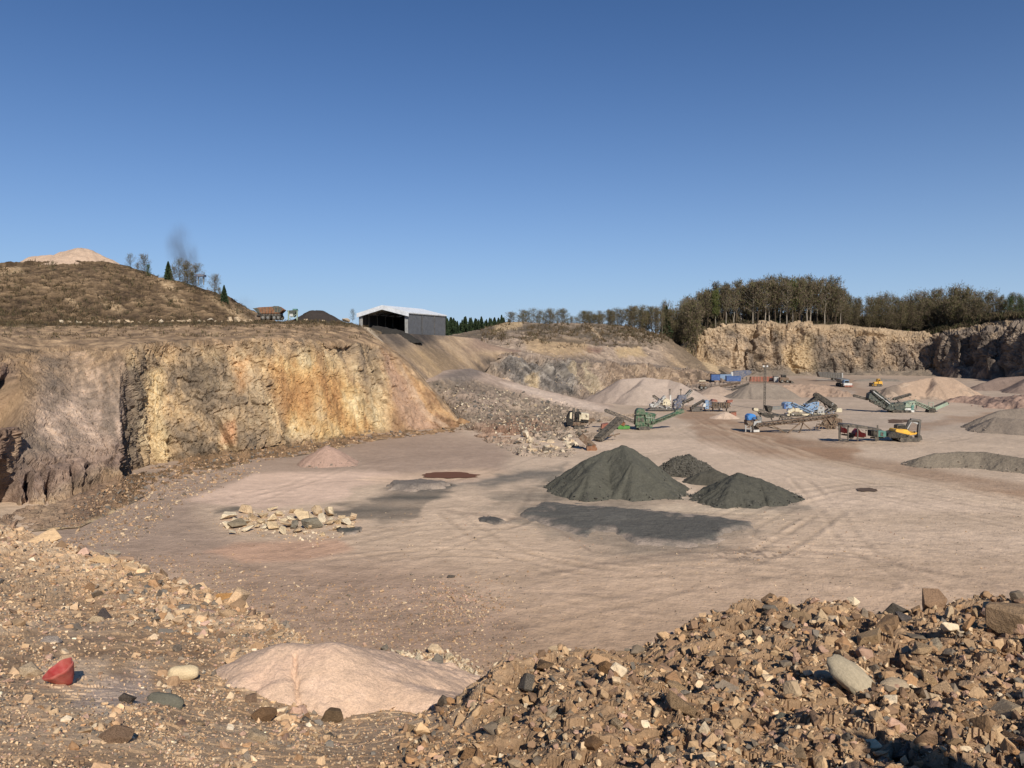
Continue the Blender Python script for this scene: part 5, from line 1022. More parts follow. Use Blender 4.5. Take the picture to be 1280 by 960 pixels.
conveyor(m, m.p(946, 531.5), m.p(1045, 519.5), BRN, BELT, 1.1, .75, n=26)
legs(m, 'leg', [(m.p(965, 532, -.5), m.p(988, 545, -1)), (m.p(965, 532, .5), m.p(988, 543, 1.6)), (m.p(1000, 529, -.5), m.p(985, 541, -1)), (m.p(1003, 528, -.5), m.p(1013, 537, -.8)), (m.p(1004, 528, .6), m.p(1000, 539, 1.)), (m.p(1000, 539, 0), m.p(996, 545, -.8))], .2, BRN)
mb = MB(); mb.bar(m.p(956, 532, .2), m.p(990, 542, .2), .22); mb.bar(m.p(975, 537.5, .2), m.p(1002, 537.5, .2), .2); m.part('wheel_frame', mb, DARK)
mb = MB(); mb.tube(m.p(987, 544, -1.2), m.p(987, 544, -.8), .42); mb.tube(m.p(987, 543, 1.4), m.p(987, 543, 1.8), .42); t = m.part('wheel', mb, BLACK)
m = Mach('cross_conveyor', 'grey conveyor with a dark bin sloping down behind the truss conveyor', 'conveyor', 965, 530, Y=172, z=0)
conveyor(m, m.p(942, 511.5), m.p(1002, 527), DARK, BELT, 1.0, .6, n=16)
mb = m.quad([(956.5, 507), (964, 507.5), (962.5, 514), (959, 514.5)], -1.1, 1.1); m.part('bin', mb, BLACK); mb = m.quad([(950, 518), (951, 516), (967, 518), (966, 522), (958, 522)], -.8, .8); m.part('chute', mb, BLACK)
mb = m.quad([(964.5, 512.5), (964.5, 509), (979, 507.8), (979, 512)], .5, 1.2); m.part('ribbed_panel', mb, GREY)
legs(m, 'leg', [(m.p(961, 517), m.p(968, 531)), (m.p(946, 513), m.p(951, 521)), (m.p(976, 520), m.p(981, 531)), (m.p(976, 520), m.p(971, 531))], .2, DARK)
mb = m.quad([(941, 512.5), (941.5, 509.5), (947, 510.5), (947, 514)], -.6, .6); m.part('head_drum', mb, CREAMP)

# second blue plant
m = Mach('mobile_crusher', 'light blue and white mobile crusher with a steep dark peaked conveyor', 'crusher', 1010, 520)
mb = m.quad([(978, 511), (978.5, 504), (981, 502.5), (988, 502.5), (988.5, 510)], -1.2, 1.1); m.part('engine_house', mb, LBLUE, bevel=.08)
mb = m.quad([(977.8, 510), (978.3, 504), (980.5, 504.5), (980, 511)], -1.3, -1.1); m.part('vent_panel', mb, BLUE)
mb = m.quad([(988, 507), (990, 503), (1012, 514), (1011, 517)], -.8, .8); m.part('sloping_chute', mb, LBLUE); 
conveyor(m, m.p(990, 504.5, -1), m.p(1016, 516, -1), LBLUE, BELT, .8, .6)
mb = m.quad([(1003, 512), (1006, 505), (1016, 502), (1022, 502), (1021, 511), (1012, 514)], -1.1, 1.1); m.part('crusher_body', mb, LBLUE, bevel=.08)
mb = m.quad([(1019.5, 517), (1020, 508), (1024, 506.5), (1028.5, 509), (1028.5, 517)], -1.2, .9); m.part('dust_hood', mb, LGREY, bevel=.15)
mb = MB(); mb.bar(m.p(984, 516, -1.2), m.p(993, 511.5, -1.2), .9, .9); m.part('pipe', mb, CREAMP, bevel=.2)
mb = MB(); mb.box(m.p(996, 512.5, -1.2), (1.2, .9, 1.)); mb.box(m.p(1000, 514, -1.2), (1., .9, .7)); m.part('control_box', mb, CREAMP, bevel=.12)
mb = m.quad([(982, 519), (982, 516.5), (1030, 516.5), (1030, 519)], -1.3, 1.1); m.part('chassis', mb, CREAMP)
tracks(m, m.p(985, 520)[0], m.p(1001, 520)[0], -1.1, 1.1, h=.6); tracks(m, m.p(1008, 520)[0], m.p(1026, 520)[0], -1.1, 1.1, h=.6)
mb = m.quad([(1003, 508), (1018, 496.5), (1021, 495), (1021, 501), (1011, 508)], -.9, .9); m.part('feed_wing', mb, BLACK)
conveyor(m, m.p(1020, 494), m.p(1043, 509), BLACK, BELT, 1.6, 1.2, solid=True); mb = MB(); mb.tube(m.p(1020, 494.5, -1), m.p(1020, 494.5, 1), .5); m.part('head_drum', mb, BLACK)
conveyor(m, m.p(1027, 519), m.p(1044, 509), GREY, BELT, 1.3, .9)
legs(m, 'strut', [(m.p(1027, 500), m.p(1033, 510)), (m.p(1018, 500), m.p(1016, 516)), (m.p(1034, 505), m.p(1037, 514))], .22, DARK)
mb = m.quad([(1043, 515), (1044, 510.5), (1049, 509.5), (1051, 511), (1050.5, 515)], -1., 1.); m.part('generator_box', mb, CREAMP, bevel=.08)
mb = m.quad([(1012, 520), (1012, 517), (1024, 519), (1024, 522), (1020, 522.5)], -1.6, -.9); m.part('side_apron', mb, DARK)

fittings(m, 980, 503, 1042, 519, 16, 6, -1.45, (DARK, LGREY, BLUE, WHITE, BLACK))
# brown support frames at the head of the truss conveyor
m = Mach('transfer_tower', 'dark brown tangle of support frames under the high end of the truss conveyor', 'frame', 1042, 541, Y=163, z=0)
legs(m, 'leg', [(m.p(1031, 524), m.p(1022, 537)), (m.p(1034, 522), m.p(1047, 540)), (m.p(1045, 522), m.p(1036, 540)), (m.p(1050, 527), m.p(1050, 541)), (m.p(1023, 530), m.p(1040, 538))], .24, BRN)
mb = m.quad([(1030, 532), (1032, 523), (1042, 521), (1053, 524), (1054, 529), (1046, 531), (1042, 536), (1034, 536)], .2, 1.1); m.part('transfer_chute', mb, BRN, bevel=.05)
mb = MB()
for k in range(5): mb.bar(m.p(1018 + k * 8, 537.5), m.p(1021 + k * 8, 531 + k % 2 * 2), .14)
mb.bar(m.p(1012, 538), m.p(1052, 539), .24); mb.bar(m.p(1020, 533), m.p(1050, 532), .2); m.part('cross_brace', mb, BRN)

fittings(m, 1020, 522, 1054, 539, 12, 7, -.2, (DARK, BRN, BLACK))
# table frame, red machine, teal box
m = Mach('feed_table', 'dark steel table frame on four posts sloping down to the right above the red machine', 'frame', 1072, 551, Y=141, z=0)
mb = m.quad([(1050, 530), (1052, 529), (1066, 530), (1098, 535.5), (1098, 537), (1066, 534), (1051, 533)], -1.2, 1.2); m.part('table_plate', mb, DARK)
legs(m, 'post', [(m.p(x, 531.5, d), m.p(x, y, d)) for x, y, d in ((1049, 551, -1.1), (1060, 551, -1.1), (1050, 549, 1.1), (1072, 551, -1.2), (1097, 548, 1.1))], .2, DARK)
mb = MB(); mb.bar(m.p(1049, 549.5, -1.1), m.p(1060, 550.5, -1.1), .2); m.part('sill_beam', mb, DARK); mb = MB(); mb.bar(m.p(1050, 531, -1.1), m.p(1060, 537, -1.1), .1); m.part('diagonal_brace', mb, DARK)
m = Mach('red_screen', 'bright red machine standing in the shade of the dark steel table', 'machine', 1068, 547, Y=143.5, z=0)
m.part('body', m.quad([(1065, 545), (1067, 540), (1071, 535.5), (1074, 540), (1080, 541), (1080, 545.5)], -.9, .9), RED, bevel=.06)
m.part('motor', m.quad([(1052.5, 541), (1053, 534), (1057, 535.5), (1057.5, 541)], -.7, .7), RED, bevel=.08)
mb = MB(); mb.bar(m.p(1052, 543), m.p(1080, 546.2), .3); mb.bar(m.p(1056, 540), m.p(1066, 543), .3); m.part('skid', mb, DARK)
mb = MB(); mb.tube(m.p(1064, 545.5, -.9), m.p(1064, 545.5, .9), .5); m.part('wheel', mb, BLACK)
fittings(m, 1052, 535, 1080, 546, 6, 8, -.95, (DARK, BRN))
m = Mach('generator', 'teal generator box with a dark end beside the yellow excavator', 'generator', 1098, 549, Y=144, z=0)
m.part('housing', m.quad([(1093.5, 545.5), (1093.5, 538), (1105, 538.4), (1105, 545.5)], -.9, .9), TEAL, bevel=.04)
m.part('radiator_end', m.quad([(1087, 545), (1087, 537.5), (1093.2, 537.5), (1093.2, 545.5)], -.85, .85), BLACK)
mb = MB(); mb.box(m.p(1099.5, 542) + Vector((0, -.93, 0)), (.5, .06, .7)); m.part('vent_door', mb, DARK)
mb = MB(); mb.bar(m.p(1088, 547), m.p(1104, 547), .25); mb.tube(m.p(1096, 548.5, -.9), m.p(1096, 548.5, -.6), .4); mb.tube(m.p(1096, 548.5, .9), m.p(1096, 548.5, .6), .4); m.part('trailer_frame', mb, DARK)

# yellow excavator, arm folded to the right
m = Mach('excavator', 'yellow excavator with its grey arm folded down on the right', 'excavator', 1130, 551.5)
x0, x1 = m.p(1111, 551)[0], m.p(1145, 551)[0]
tracks(m, x0 + 1.2, x1, -1.3, 1.3, w=.6, h=.85, mat=DARK)
mb = m.quad([(1105, 545), (1107, 540.5), (1114, 538.6), (1131, 538.6), (1133, 543), (1126, 546.5), (1112, 546.6)], -1.35, 1.35); m.part('counterweight', mb, BLACK, bevel=.1)
mb = m.quad([(1114, 538.7), (1116, 535.5), (1130, 536.2), (1134, 540.5), (1142, 539.5), (1141, 542), (1133, 543.2)], -1.38, 1.2); m.part('upper_body', mb, YEL, bevel=.08)
mb = m.quad([(1121, 536), (1121, 531.5), (1124, 530.5), (1131, 530.5), (1132, 536.4)], -.2, 1.2); cb = m.part('cab', mb, DARK, bevel=.06)
mb = m.quad([(1122, 535.5), (1122, 532), (1130.5, 531.5), (1131, 535.8)], -.26, -.21); m.part('window', mb, GLASS, cb)
mb = MB(); mb.tube(m.p(1133, 537, .2), m.p(1138, 525, .2), .42, .36); mb.tube(m.p(1138, 525, .2), m.p(1149, 526, .2), .36, .28); m.part('boom', mb, CHAR)
mb = MB(); mb.bar(m.p(1134, 536, -.3), m.p(1139, 527.5, -.3), .18); mb.bar(m.p(1140, 526.5, .2), m.p(1147, 529.5, .2), .3); m.part('ram', mb, LGREY)
mb = MB(); mb.bar(m.p(1149.5, 524.5, .2), m.p(1147.5, 545, .2), .42, .6); m.part('dipper_arm', mb, CHAR)
mb = m.quad([(1145.5, 545), (1150, 544), (1151.5, 549), (1150.5, 550), (1147, 549)], -.5, .9); m.part('bucket', mb, DARK)
mb = MB(); mb.tube(m.p(1125, 547.4, -.6) , m.p(1125, 546, -.6), .6); mb.box(m.p(1126, 547.2), (2.2, 2.2, .5)); m.part('undercarriage', mb, DARK)
mb = MB(); mb.bar(m.p(1116, 536.6, -1.2), m.p(1128, 537.4, -1.2), .06); mb.bar(m.p(1116, 535, -1.2), m.p(1128, 535.6, -1.2), .05); m.part('handrail', mb, DARK)

fittings(m, 1107, 538, 1142, 546, 5, 9, -1.45, (DARK, BLACK))
# dark green screener on the right
m = Mach('mobile_screener', 'dark green screener with faded green tail conveyor in front of the tan sand heap', 'screener', 1130, 515.5)
conveyor(m, m.p(1113, 507.5), m.p(1090.5, 489), DGREEN, BELT, 1.8, .9, n=9)
mb = m.quad([(1085, 498), (1086, 492), (1090, 490), (1096, 497), (1110, 506), (1118, 508), (1108, 511), (1096, 506)], -.5, 1.4); m.part('hopper_side', mb, DGREEN)
mb = MB(); mb.bar(m.p(1091.5, 489.2, -1), m.p(1112.5, 505, -1), .28, .3); m.part('top_rail', mb, LGREY)
conveyor(m, m.p(1084, 499, 1.5), m.p(1067.5, 494.5, 1.5), DARK, BELT, .8, .5)
conveyor(m, m.p(1088, 501), m.p(1106, 509), DARK, BELT, .9, .5)
conveyor(m, m.p(1117, 499, 1), m.p(1138, 493, 1), DARK, BELT, .8, .5)
m.part('screen_body', m.quad([(1104, 511), (1110, 504), (1127, 503), (1130, 511), (1124, 513), (1110, 513)], -1.2, 1.2), DGREEN, bevel=.06)
m.part('engine_house', m.quad([(1128, 509), (1130, 503), (1140, 500.5), (1143, 503), (1140, 509)], -1.2, 1.1), PGREEN, bevel=.08)
m.part('drive_panel', m.quad([(1128, 515), (1128, 510), (1140, 509.5), (1140, 515)], -1.25, .8), WHITE, bevel=.06)
mb = m.quad([(1136, 512), (1136, 506), (1139, 506), (1139, 512)], -1.34, -1.26); m.part('cabinet_door', mb, TEAL)
tracks(m, m.p(1112, 515)[0], m.p(1136, 515)[0], -1.2, 1.2, h=.7)
conveyor(m, m.p(1142, 502.5), m.p(1164, 511.5), PGREEN, BELT, 1.4, .7)
conveyor(m, m.p(1161, 513.5), m.p(1183, 504), PGREEN, BELT, 1.5, .8, solid=True)
m.part('tail_box', m.quad([(1158, 516), (1160, 510), (1167, 510), (1168, 514), (1164, 517)], -.9, .9), BLACK)
mb = MB()
for x in (1161, 1166.5): mb.bar(m.p(x, 510, -1), m.p(x, 503, -1), .12)
mb.bar(m.p(1161, 503, -1), m.p(1166.5, 503, -1), .12); m.part('guard_rail', mb, PGREEN)
legs(m, 'strut', [(m.p(1145, 504), m.p(1146, 512)), (m.p(1092, 503), m.p(1106, 512)), (m.p(1176, 507), m.p(1166, 512)), (m.p(1124, 504), m.p(1121, 498))], .18, DARK)

fittings(m, 1090, 494, 1142, 513, 16, 10, -1.4, (DARK, PGREEN, GREY, BLACK))
# hauling machines at the back
m = Mach('dump_truck', 'white dump truck with a dull red bumper driving away from the dark tipping trailer', 'truck', 1058, 484)
s_ = m.m
mb = m.quad([(1053.2, 482.6), (1053.2, 478.5), (1064, 479), (1064, 482.4)], -1.2, .8); m.part('front_body', mb, WHITE, bevel=.15)
mb = m.quad([(1054, 478.4), (1054.8, 475), (1060.5, 475), (1061, 478.6)], -.6, 1.2); cb = m.part('cab', mb, LBLUE, bevel=.15); mb = m.quad([(1055, 478), (1055.4, 475.8), (1060, 475.8), (1060.3, 478)], -.72, -.62); m.part('windscreen', mb, GLASS, cb)
mb = MB(); c = m.p(1058.5, 478); mb.hull8([c + Vector(q) for q in ((-1.3, 1.5, -.4), (1.3, 1.5, -.4), (1.3, 6.6, -.2), (-1.3, 6.6, -.2), (-1.8, 1.3, 1.2), (1.8, 1.3, 1.2), (1.8, 7.4, 1.4), (-1.8, 7.4, 1.4))]); m.part('dump_body', mb, GREY)
mb = m.quad([(1054, 483.2), (1054, 481.4), (1064.3, 481.4), (1064.3, 483.2)], -1.5, -1.2); m.part('bumper', mb, ORG)
for x in (-1.5, 1.5):
    for y in (0, 3.8, 5.4): wheel(m, m.p(1058.8, 484)+ Vector((x * 0, 0, 0)) + Vector((x, y, .8)), .8, .5)
mb = MB(); mb.box(m.p(1058.5, 481) + Vector((0, 3, -.2)), (1, 6.5, .5)); m.part('chassis', mb, DARK)

m = Mach('bulldozer', 'small yellow bulldozer standing beside the tan sand heap', 'bulldozer', 1096, 483)
tracks(m, m.p(1091, 483)[0], m.p(1101, 483)[0], -1.2, 1.2, h=1.1)
m.part('engine_hood', m.quad([(1091.5, 480), (1092, 477.6), (1096.5, 477), (1097, 480)], -.8, .8), YEL, bevel=.1); m.part('rear_body', m.quad([(1096.5, 481), (1097, 476.5), (1101.5, 476.5), (1101.8, 481)], -1.1, 1.1), YEL, bevel=.1)
mb = m.quad([(1096, 477), (1096.3, 473.6), (1099.2, 473.4), (1099.4, 477)], -.8, .8); cb = m.part('cab', mb, YEL, bevel=.08); mb = m.quad([(1096.6, 476.3), (1096.8, 474.2), (1098.8, 474.1), (1099, 476.3)], -.88, -.81); m.part('window', mb, GLASS, cb)
mb = m.quad([(1088.6, 482.5), (1089, 478.6), (1090, 478.6), (1089.8, 482.5)], -1.8, 1.8); m.part('blade', mb, DARK); mb = MB(); mb.bar(m.p(1090, 481.3, -1.5), m.p(1096, 481.3, -1.5), .25); mb.bar(m.p(1090, 481.3, 1.5), m.p(1096, 481.3, 1.5), .25); m.part('push_arm', mb, YEL)

m = Mach('tipping_trailer', 'long dark tipping trailer body tilted at the foot of the far wall', 'trailer', 1036, 475.5, Y=355, z=0)
m.part('tub', m.quad([(1021, 465), (1051, 466.2), (1051, 474), (1023, 471)], -1.3, 1.3), CHAR, bevel=.08)
mb = MB()
for k in range(9): x = 1023.5 + 3.2 * k; mb.bar(m.p(x, 465.6 + k * .12, 0) + Vector((0, -1.36, 0)), m.p(x, 471.2 + k * .3, 0) + Vector((0, -1.36, 0)), .12)
m.part('side_post', mb, DARK)
mb = MB(); mb.bar(m.p(1020, 474), m.p(1050, 475), .5, .3); m.part('chassis', mb, GREY); m.part('end_gate', m.quad([(1051.1, 475), (1051.1, 466), (1052.3, 466.4), (1052.3, 475)], -1.3, 1.3), LGREY)
for x in (1041, 1044.5, 1048): wheel(m, m.p(x, 475.4) + Vector((0, -.9, .5)), .5, .4); wheel(m, m.p(x, 475.4) + Vector((0, .9, .5)), .5, .4)

# containers, huts and plant below the far wall
def container(label, x0, y0, x1, y1, mat, Y, d=2.4, roof=None, px=None):
    m = Mach('container', label, 'container', (x0 + x1) / 2, y1, Y=Y); m.part('walls', m.quad([(x0, y1), (x0, y0), (x1, y0), (x1, y1)], 0, d), mat)
    mb = MB(); n = int((x1 - x0) / 1.2)
    for k in range(n + 1): x = x0 + (x1 - x0) * k / n; mb.bar(m.p(x, y0 + .4) + Vector((0, -.04, 0)), m.p(x, y1 - .4) + Vector((0, -.04, 0)), .12, .1)
    m.part('corrugation', mb, mat)
    a, b = m.p(x0, y0), m.p(x1, y0); mb = MB(); mb.box((a + b) / 2 + Vector((0, d / 2, .06)), (b[0] - a[0] + .2, d + .2, .16)); m.part('roof', mb, roof or mat)
    mb = MB(); mb.box((a + b) / 2 + Vector((b[0] * .6 - a[0] * .0 - (a[0] + b[0]) / 2 * .6, -.1, -(y1 - y0) * m.m * .55)), (.9, .08, (y1 - y0) * m.m * .7)); m.part('door', mb, mat); return m
container('dark blue container with a black top, leftmost of the three blue ones', 889.5, 468, 900, 475.5, BLUE, 330, roof=BLACK)
container('light blue container between the two dark blue ones', 900.5, 468.5, 914.5, 474.5, LBLUE, 338)
container('dark blue container lowest and nearest of the blue group', 908.5, 470.5, 926, 476.6, BLUE, 322)
m = Mach('dust_plant', 'navy dust plant with a boom standing behind the blue containers', 'plant', 925, 475, Y=352)
m.part('housing', m.quad([(914, 474), (914, 466), (918, 463.5), (936, 462.5), (939, 465), (937, 468), (928, 471), (926, 474)], -1.2, 1.2), NAVY, bevel=.08)
conveyor(m, m.p(907, 467.5), m.p(899, 462.5), BLACK, BELT, 1., .6); conveyor(m, m.p(926, 467), m.p(940, 462), DARK, BELT, 1., .6)
mb = MB(); mb.tube(m.p(914.6, 471, -1), m.p(914.6, 465, -1), .6); m.part('silo', mb, WHITE); legs(m, 'leg', [(m.p(x, 471), m.p(x, 476)) for x in (918, 926, 933)], .35, DARK)
m = Mach('storage_wall', 'long rust red steel wall left of the grey site cabin', 'wall', 950, 477, Y=345)
m.part('wall_panel', m.quad([(937, 476.8), (938, 470.8), (966, 470.8), (966, 477)], -.4, .8), ORG); mb = MB()
for k in range(8): mb.bar(m.p(938.5 + k * 3.8, 470.6) + Vector((0, -.45, 0)), m.p(938.5 + k * 3.8, 477) + Vector((0, -.45, 0)), .25)
m.part('stanchion', mb, BRN); m.part('hatch', m.quad([(962.6, 475.2), (962.6, 472.6), (963.8, 472.6), (963.8, 475.2)], -.5, -.42), WHITE)
m = Mach('site_cabin', 'pale grey narrow site cabin beside the rust red wall', 'cabin', 969.5, 478, Y=342)
m.part('walls', m.quad([(967, 477.6), (967, 470.6), (972.2, 470.6), (972.2, 477.6)], -.9, .9), LGREY); mb = MB(); mb.box(m.p(969.6, 470.2), (2.2, 2.2, .25)); m.part('roof', mb, CHAR); m.part('door', m.quad([(970, 477.4), (970, 472.5), (971.6, 472.5), (971.6, 477.4)], -.96, -.91), WHITE)
m = Mach('wheel_loader', 'brown wheel loader parked right of the grey site cabin', 'loader', 980, 478.5, Y=338)
m.part('body', m.quad([(974, 476.4), (974.4, 471.6), (985, 472), (985.6, 476.4)], -1, 1), BRN, bevel=.1); cb = m.part('cab', m.quad([(976.6, 471.8), (977, 468.4), (982, 468.2), (982.4, 471.8)], -.9, .9), DARK, bevel=.08); m.part('window', m.quad([(977.4, 471.2), (977.6, 469), (981.4, 468.9), (981.8, 471.2)], -.98, -.91), GLASS, cb)
for x in (976.5, 983): wheel(m, m.p(x, 478.4) + Vector((0, -1.1, .7)), .7, .5); wheel(m, m.p(x, 478.4) + Vector((0, 1.1, .7)), .7, .5)
mb = MB(); mb.bar(m.p(985, 474), m.p(989, 478), .3); mb.hull8([m.p(988.5, 478) + Vector(q) for q in ((-.4, -1.4, -.2), (1.2, -1.4, -.2), (1.2, 1.4, -.2), (-.4, 1.4, -.2), (-.4, -1.4, .8), (.1, -1.4, .8), (.1, 1.4, .8), (-.4, 1.4, .8))]); m.part('bucket', mb, DARK)
m = Mach('wheel_loader', 'pinkish brown loader with a canopy parked left of the blue containers', 'loader', 878.5, 487, Y=285)
m.part('body', m.quad([(874.6, 484), (875, 480), (881.8, 480), (882, 484)], -.9, .9), BRN, bevel=.08); m.part('canopy', m.quad([(873.4, 476.6), (873.6, 475.4), (881.2, 475.4), (881.4, 476.6)], -.9, .9), CREAMP); legs(m, 'canopy_post', [(m.p(x, 480, d), m.p(x, 476.6, d)) for x in (874.4, 880.4) for d in (-.8, .8)], .14, BRN)
for x in (876, 881): wheel(m, m.p(x, 486.8) + Vector((0, -1., .7)), .7, .5); wheel(m, m.p(x, 486.8) + Vector((0, 1., .7)), .7, .5)
m = Mach('conveyor', 'small dark conveyor rising to the right on the heap behind the lattice mast', 'conveyor', 924, 489, Y=268, z=0)
conveyor(m, m.p(915, 487.5), m.p(936, 479.5), DARK, BELT, .9, .5); legs(m, 'leg', [(m.p(927, 483), m.p(924, 489)), (m.p(927, 483), m.p(931, 489))], .16, DARK)
m = Mach('conveyor', 'low dark conveyor lying on the ground below the blue containers', 'conveyor', 905, 487, Y=290, z=0)
conveyor(m, m.p(889, 484.5), m.p(925, 478.5), BRN, BELT, 1., .6); legs(m, 'leg', [(m.p(898, 483), m.p(898, 487)), (m.p(915, 480.4), m.p(915, 487))], .2, DARK)
m = Mach('steel_box', 'rusty open steel box right of the small white-pink sand heap', 'box', 916, 520); mb = MB(); a = m.p(912.5, 518); 
m.part('walls', m.quad([(912.8, 519.6), (912.6, 515.4), (919.4, 514.6), (919.6, 519.8)], -.7, .9), ORG); m.part('rim', m.quad([(912.4, 515.4), (912.4, 514.8), (919.8, 514), (919.8, 514.6)], -.8, 1.), BRN)

# ------------------------------------------------------------------ upper terrace: shed, hopper, frame
def shed():
    Y = 230.; m = Mach('storage_shed', 'open-fronted storage shed with dark steel walls and a white roof on the upper terrace', 'shed', 511, 416, Y=Y)
    A = m.p(511, 416); up = m.p(511, 391.5)[2] - A[2]
    D = m.p(448.5, 391.5, 10.5); D0 = Vector((D[0], D[1], A[2]))           # far front corner
    fr = (D0 - Vector((A[0], A[1], A[2]))); fr.z = 0
    B = m.p(556.5, 394.8, 27.) ; sdv = Vector((B[0] - A[0], B[1] - A[1], 0))
    base = Vector((A[0], A[1], A[2] - 1.5)); H = up + 1.5; rise = 2.3
    def W(u, v, z): return base + fr * u + sdv * v + Vector((0, 0, z))
    n = fr.cross(Vector((0, 0, 1))).normalized(); t = .25
    mb = MB(); uf = fr.normalized(); us = sdv.normalized()
    def slab(mb, p, dv): mb.prism(p, dv)
    wl = MB(); slab(wl, [W(0, 0, 0), W(0, 1, 0), W(0, 1, H), W(0, 0, H)], uf * t); w1 = m.part('side_wall', wl, paint('shed_steel', S(88, 90, 94), rough=.5, metal=.1, dirt=.08))
    rb = MB(); L_ = sdv.length
    for k in range(int(L_ / .9)): q = W(0, (k + .5) * .9 / L_, 0); rb.bar(q - uf * .03, q + Vector((0, 0, H - .05)) - uf * .03, .12, .10)
    m.part('cladding_rib', rb, paint('shed_steel', S(88, 90, 94)), w1)
    wl = MB(); slab(wl, [W(1, 0, 0), W(1, 1, 0), W(1, 1, H), W(1, 0, H)], -uf * t); m.part('side_wall', wl, paint('shed_steel', S(88, 90, 94)))
    wl = MB(); slab(wl, [W(0, 1, 0), W(1, 1, 0), W(1, 1, H), W(.5, 1, H + rise), W(0, 1, H)], us * t); m.part('back_wall', wl, CHAR)
    wl = MB(); slab(wl, [W(.012, 0, 0), W(.075, 0, 0), W(.075, 0, H + .3), W(.012, 0, H)], us * .3); m.part('front_post', wl, LGREY)
    wl = MB(); slab(wl, [W(.93, 0, 0), W(.99, 0, 0), W(.99, 0, H), W(.93, 0, H + .3)], us * .3); m.part('front_post', wl, LGREY)
    RF = paint('white_roof', S(232, 233, 232), rough=.5, dirt=.05)
    e = .02; g = H + .02; th = Vector((0, 0, .28))
    for a, b in ((-e, .5), (1 + e, .5)):
        rf = MB(); rf.prism([W(a, -.02, g), W(a, 1.02, g), W(b, 1.02, g + rise), W(b, -.02, g + rise)], th); r_ = m.part('roof', rf, RF)
    fa = MB(); d = 1.3
    fa.prism([W(-e, -.022, g - d + .3), W(.5, -.022, g + rise - d + .25), W(1 + e, -.022, g - d + .3), W(1 + e, -.022, g + .3), W(.5, -.022, g + rise + .3), W(-e, -.022, g + .3)], -us * .2); m.part('gable_fascia', fa, RF)
    tr = MB()
    for v in (.2, .4, .6, .8):
        tr.bar(W(.02, v, H - .3), W(.5, v, H + rise - .4), .2); tr.bar(W(.98, v, H - .3), W(.5, v, H + rise - .4), .2); tr.bar(W(.03, v, 0), W(.03, v, H), .25); tr.bar(W(.97, v, 0), W(.97, v, H), .25)
    m.part('roof_frame', tr, GREY)
    gt = MB(); gt.bar(W(-.012, 0, H - .12), W(-.012, 1, H - .12), .16, .14); m.part('gutter', gt, LGREY)
    for v in (.33, .67): dp = MB(); dp.bar(W(-.008, v, 0), W(-.008, v, H - .2), .14, .12); m.part('downpipe', dp, CHAR)
    fl = MB(); fl.prism([W(.02, .01, -1.5), W(.98, .01, -1.5), W(.98, .99, -1.5), W(.02, .99, -1.5)], (0, 0, 1.9)); m.part('floor_slab', fl, CHAR)
shed()
Y0 = 190.
m = Mach('ore_hopper', 'big rusty green tipping hopper on a bogie on the edge of the upper terrace', 'hopper', 338, 400, Y=Y0)
hp = m.part('hopper_tub', m.quad([(319, 385.8), (326, 384.4), (349, 383.2), (356, 387.8), (351, 392.4), (325, 392.4)], -1.5, 1.5), RUST, bevel=.08)
mb = MB()
for k in range(7): x = 326 + k * 4; mb.bar(m.p(x, 384.6 - k * .15, 0) + Vector((0, -1.55, 0)), m.p(x + (.5 - k / 6) * 2, 392, 0) + Vector((0, -1.55, 0)), .16)
m.part('side_rib', mb, BRN, hp)
m.part('front_plate', m.quad([(318.5, 385.6), (324, 385.2), (329, 392.2), (326, 392.4)], -1.6, -1.51), DGREEN, hp); m.part('rear_cowl', m.quad([(343, 383.6), (345, 382.8), (351, 383), (355, 387), (352, 391), (346, 390)], -1.62, -1.51), DGREEN, hp)
mb = MB(); mb.bar(m.p(323, 393.4), m.p(352, 393.2), 2.6, .45); m.part('chassis', mb, DARK)
for x in (331, 337, 345, 350): wheel(m, m.p(x, 397) + Vector((0, -1.2, 0)), .65, .5, rim=GREY); wheel(m, m.p(x, 397) + Vector((0, 1.2, 0)), .65, .5, rim=GREY)
mb = MB(); mb.bar(m.p(326, 394), m.p(319, 398.5), .4); mb.box(m.p(324, 397), (1.6, 1.6, 1.2)); m.part('tow_frame', mb, BRN)
m = Mach('green_frame', 'green steel loading frame between the rusty hopper and the charcoal heap', 'frame', 366, 400, Y=Y0)
legs(m, 'leg', [(m.p(x, 388, d), m.p(x, 401, d)) for x in (360.5, 371.5) for d in (-.9, .9)], .25, PGREEN)
m.part('hopper', m.quad([(360, 388.4), (372, 387.6), (370, 392), (368.5, 396), (364, 396), (361.5, 391.6)], -.9, .9), DGREEN, bevel=.05); m.part('motor', m.quad([(366.5, 388), (366.5, 386), (371.6, 386), (371.6, 388)], -.6, .6), TEAL, bevel=.05)
mb = MB(); mb.box(m.p(365.5, 394) + Vector((0, -1., 0)), (.8, .1, .6)); m.part('sign_plate', mb, WHITE)
mb = MB(); mb.bar(m.p(360.5, 392, -.9), m.p(371.5, 399, -.9), .12); mb.bar(m.p(371.5, 392, -.9), m.p(360.5, 399, -.9), .12); m.part('cross_brace', mb, PGREEN)
m = Mach('lookout_shelter', 'small dark flat-roofed shelter on two posts among the trees on the hill', 'shelter', 253, 353, Y=222)
m.part('roof', m.quad([(246, 345.6), (246, 342.8), (256.2, 343.4), (256.2, 346)], -1., 1.), NAVY); legs(m, 'post', [(m.p(x, 345.5), m.p(x, 356)) for x in (248, 254.6)], .25, GREY)

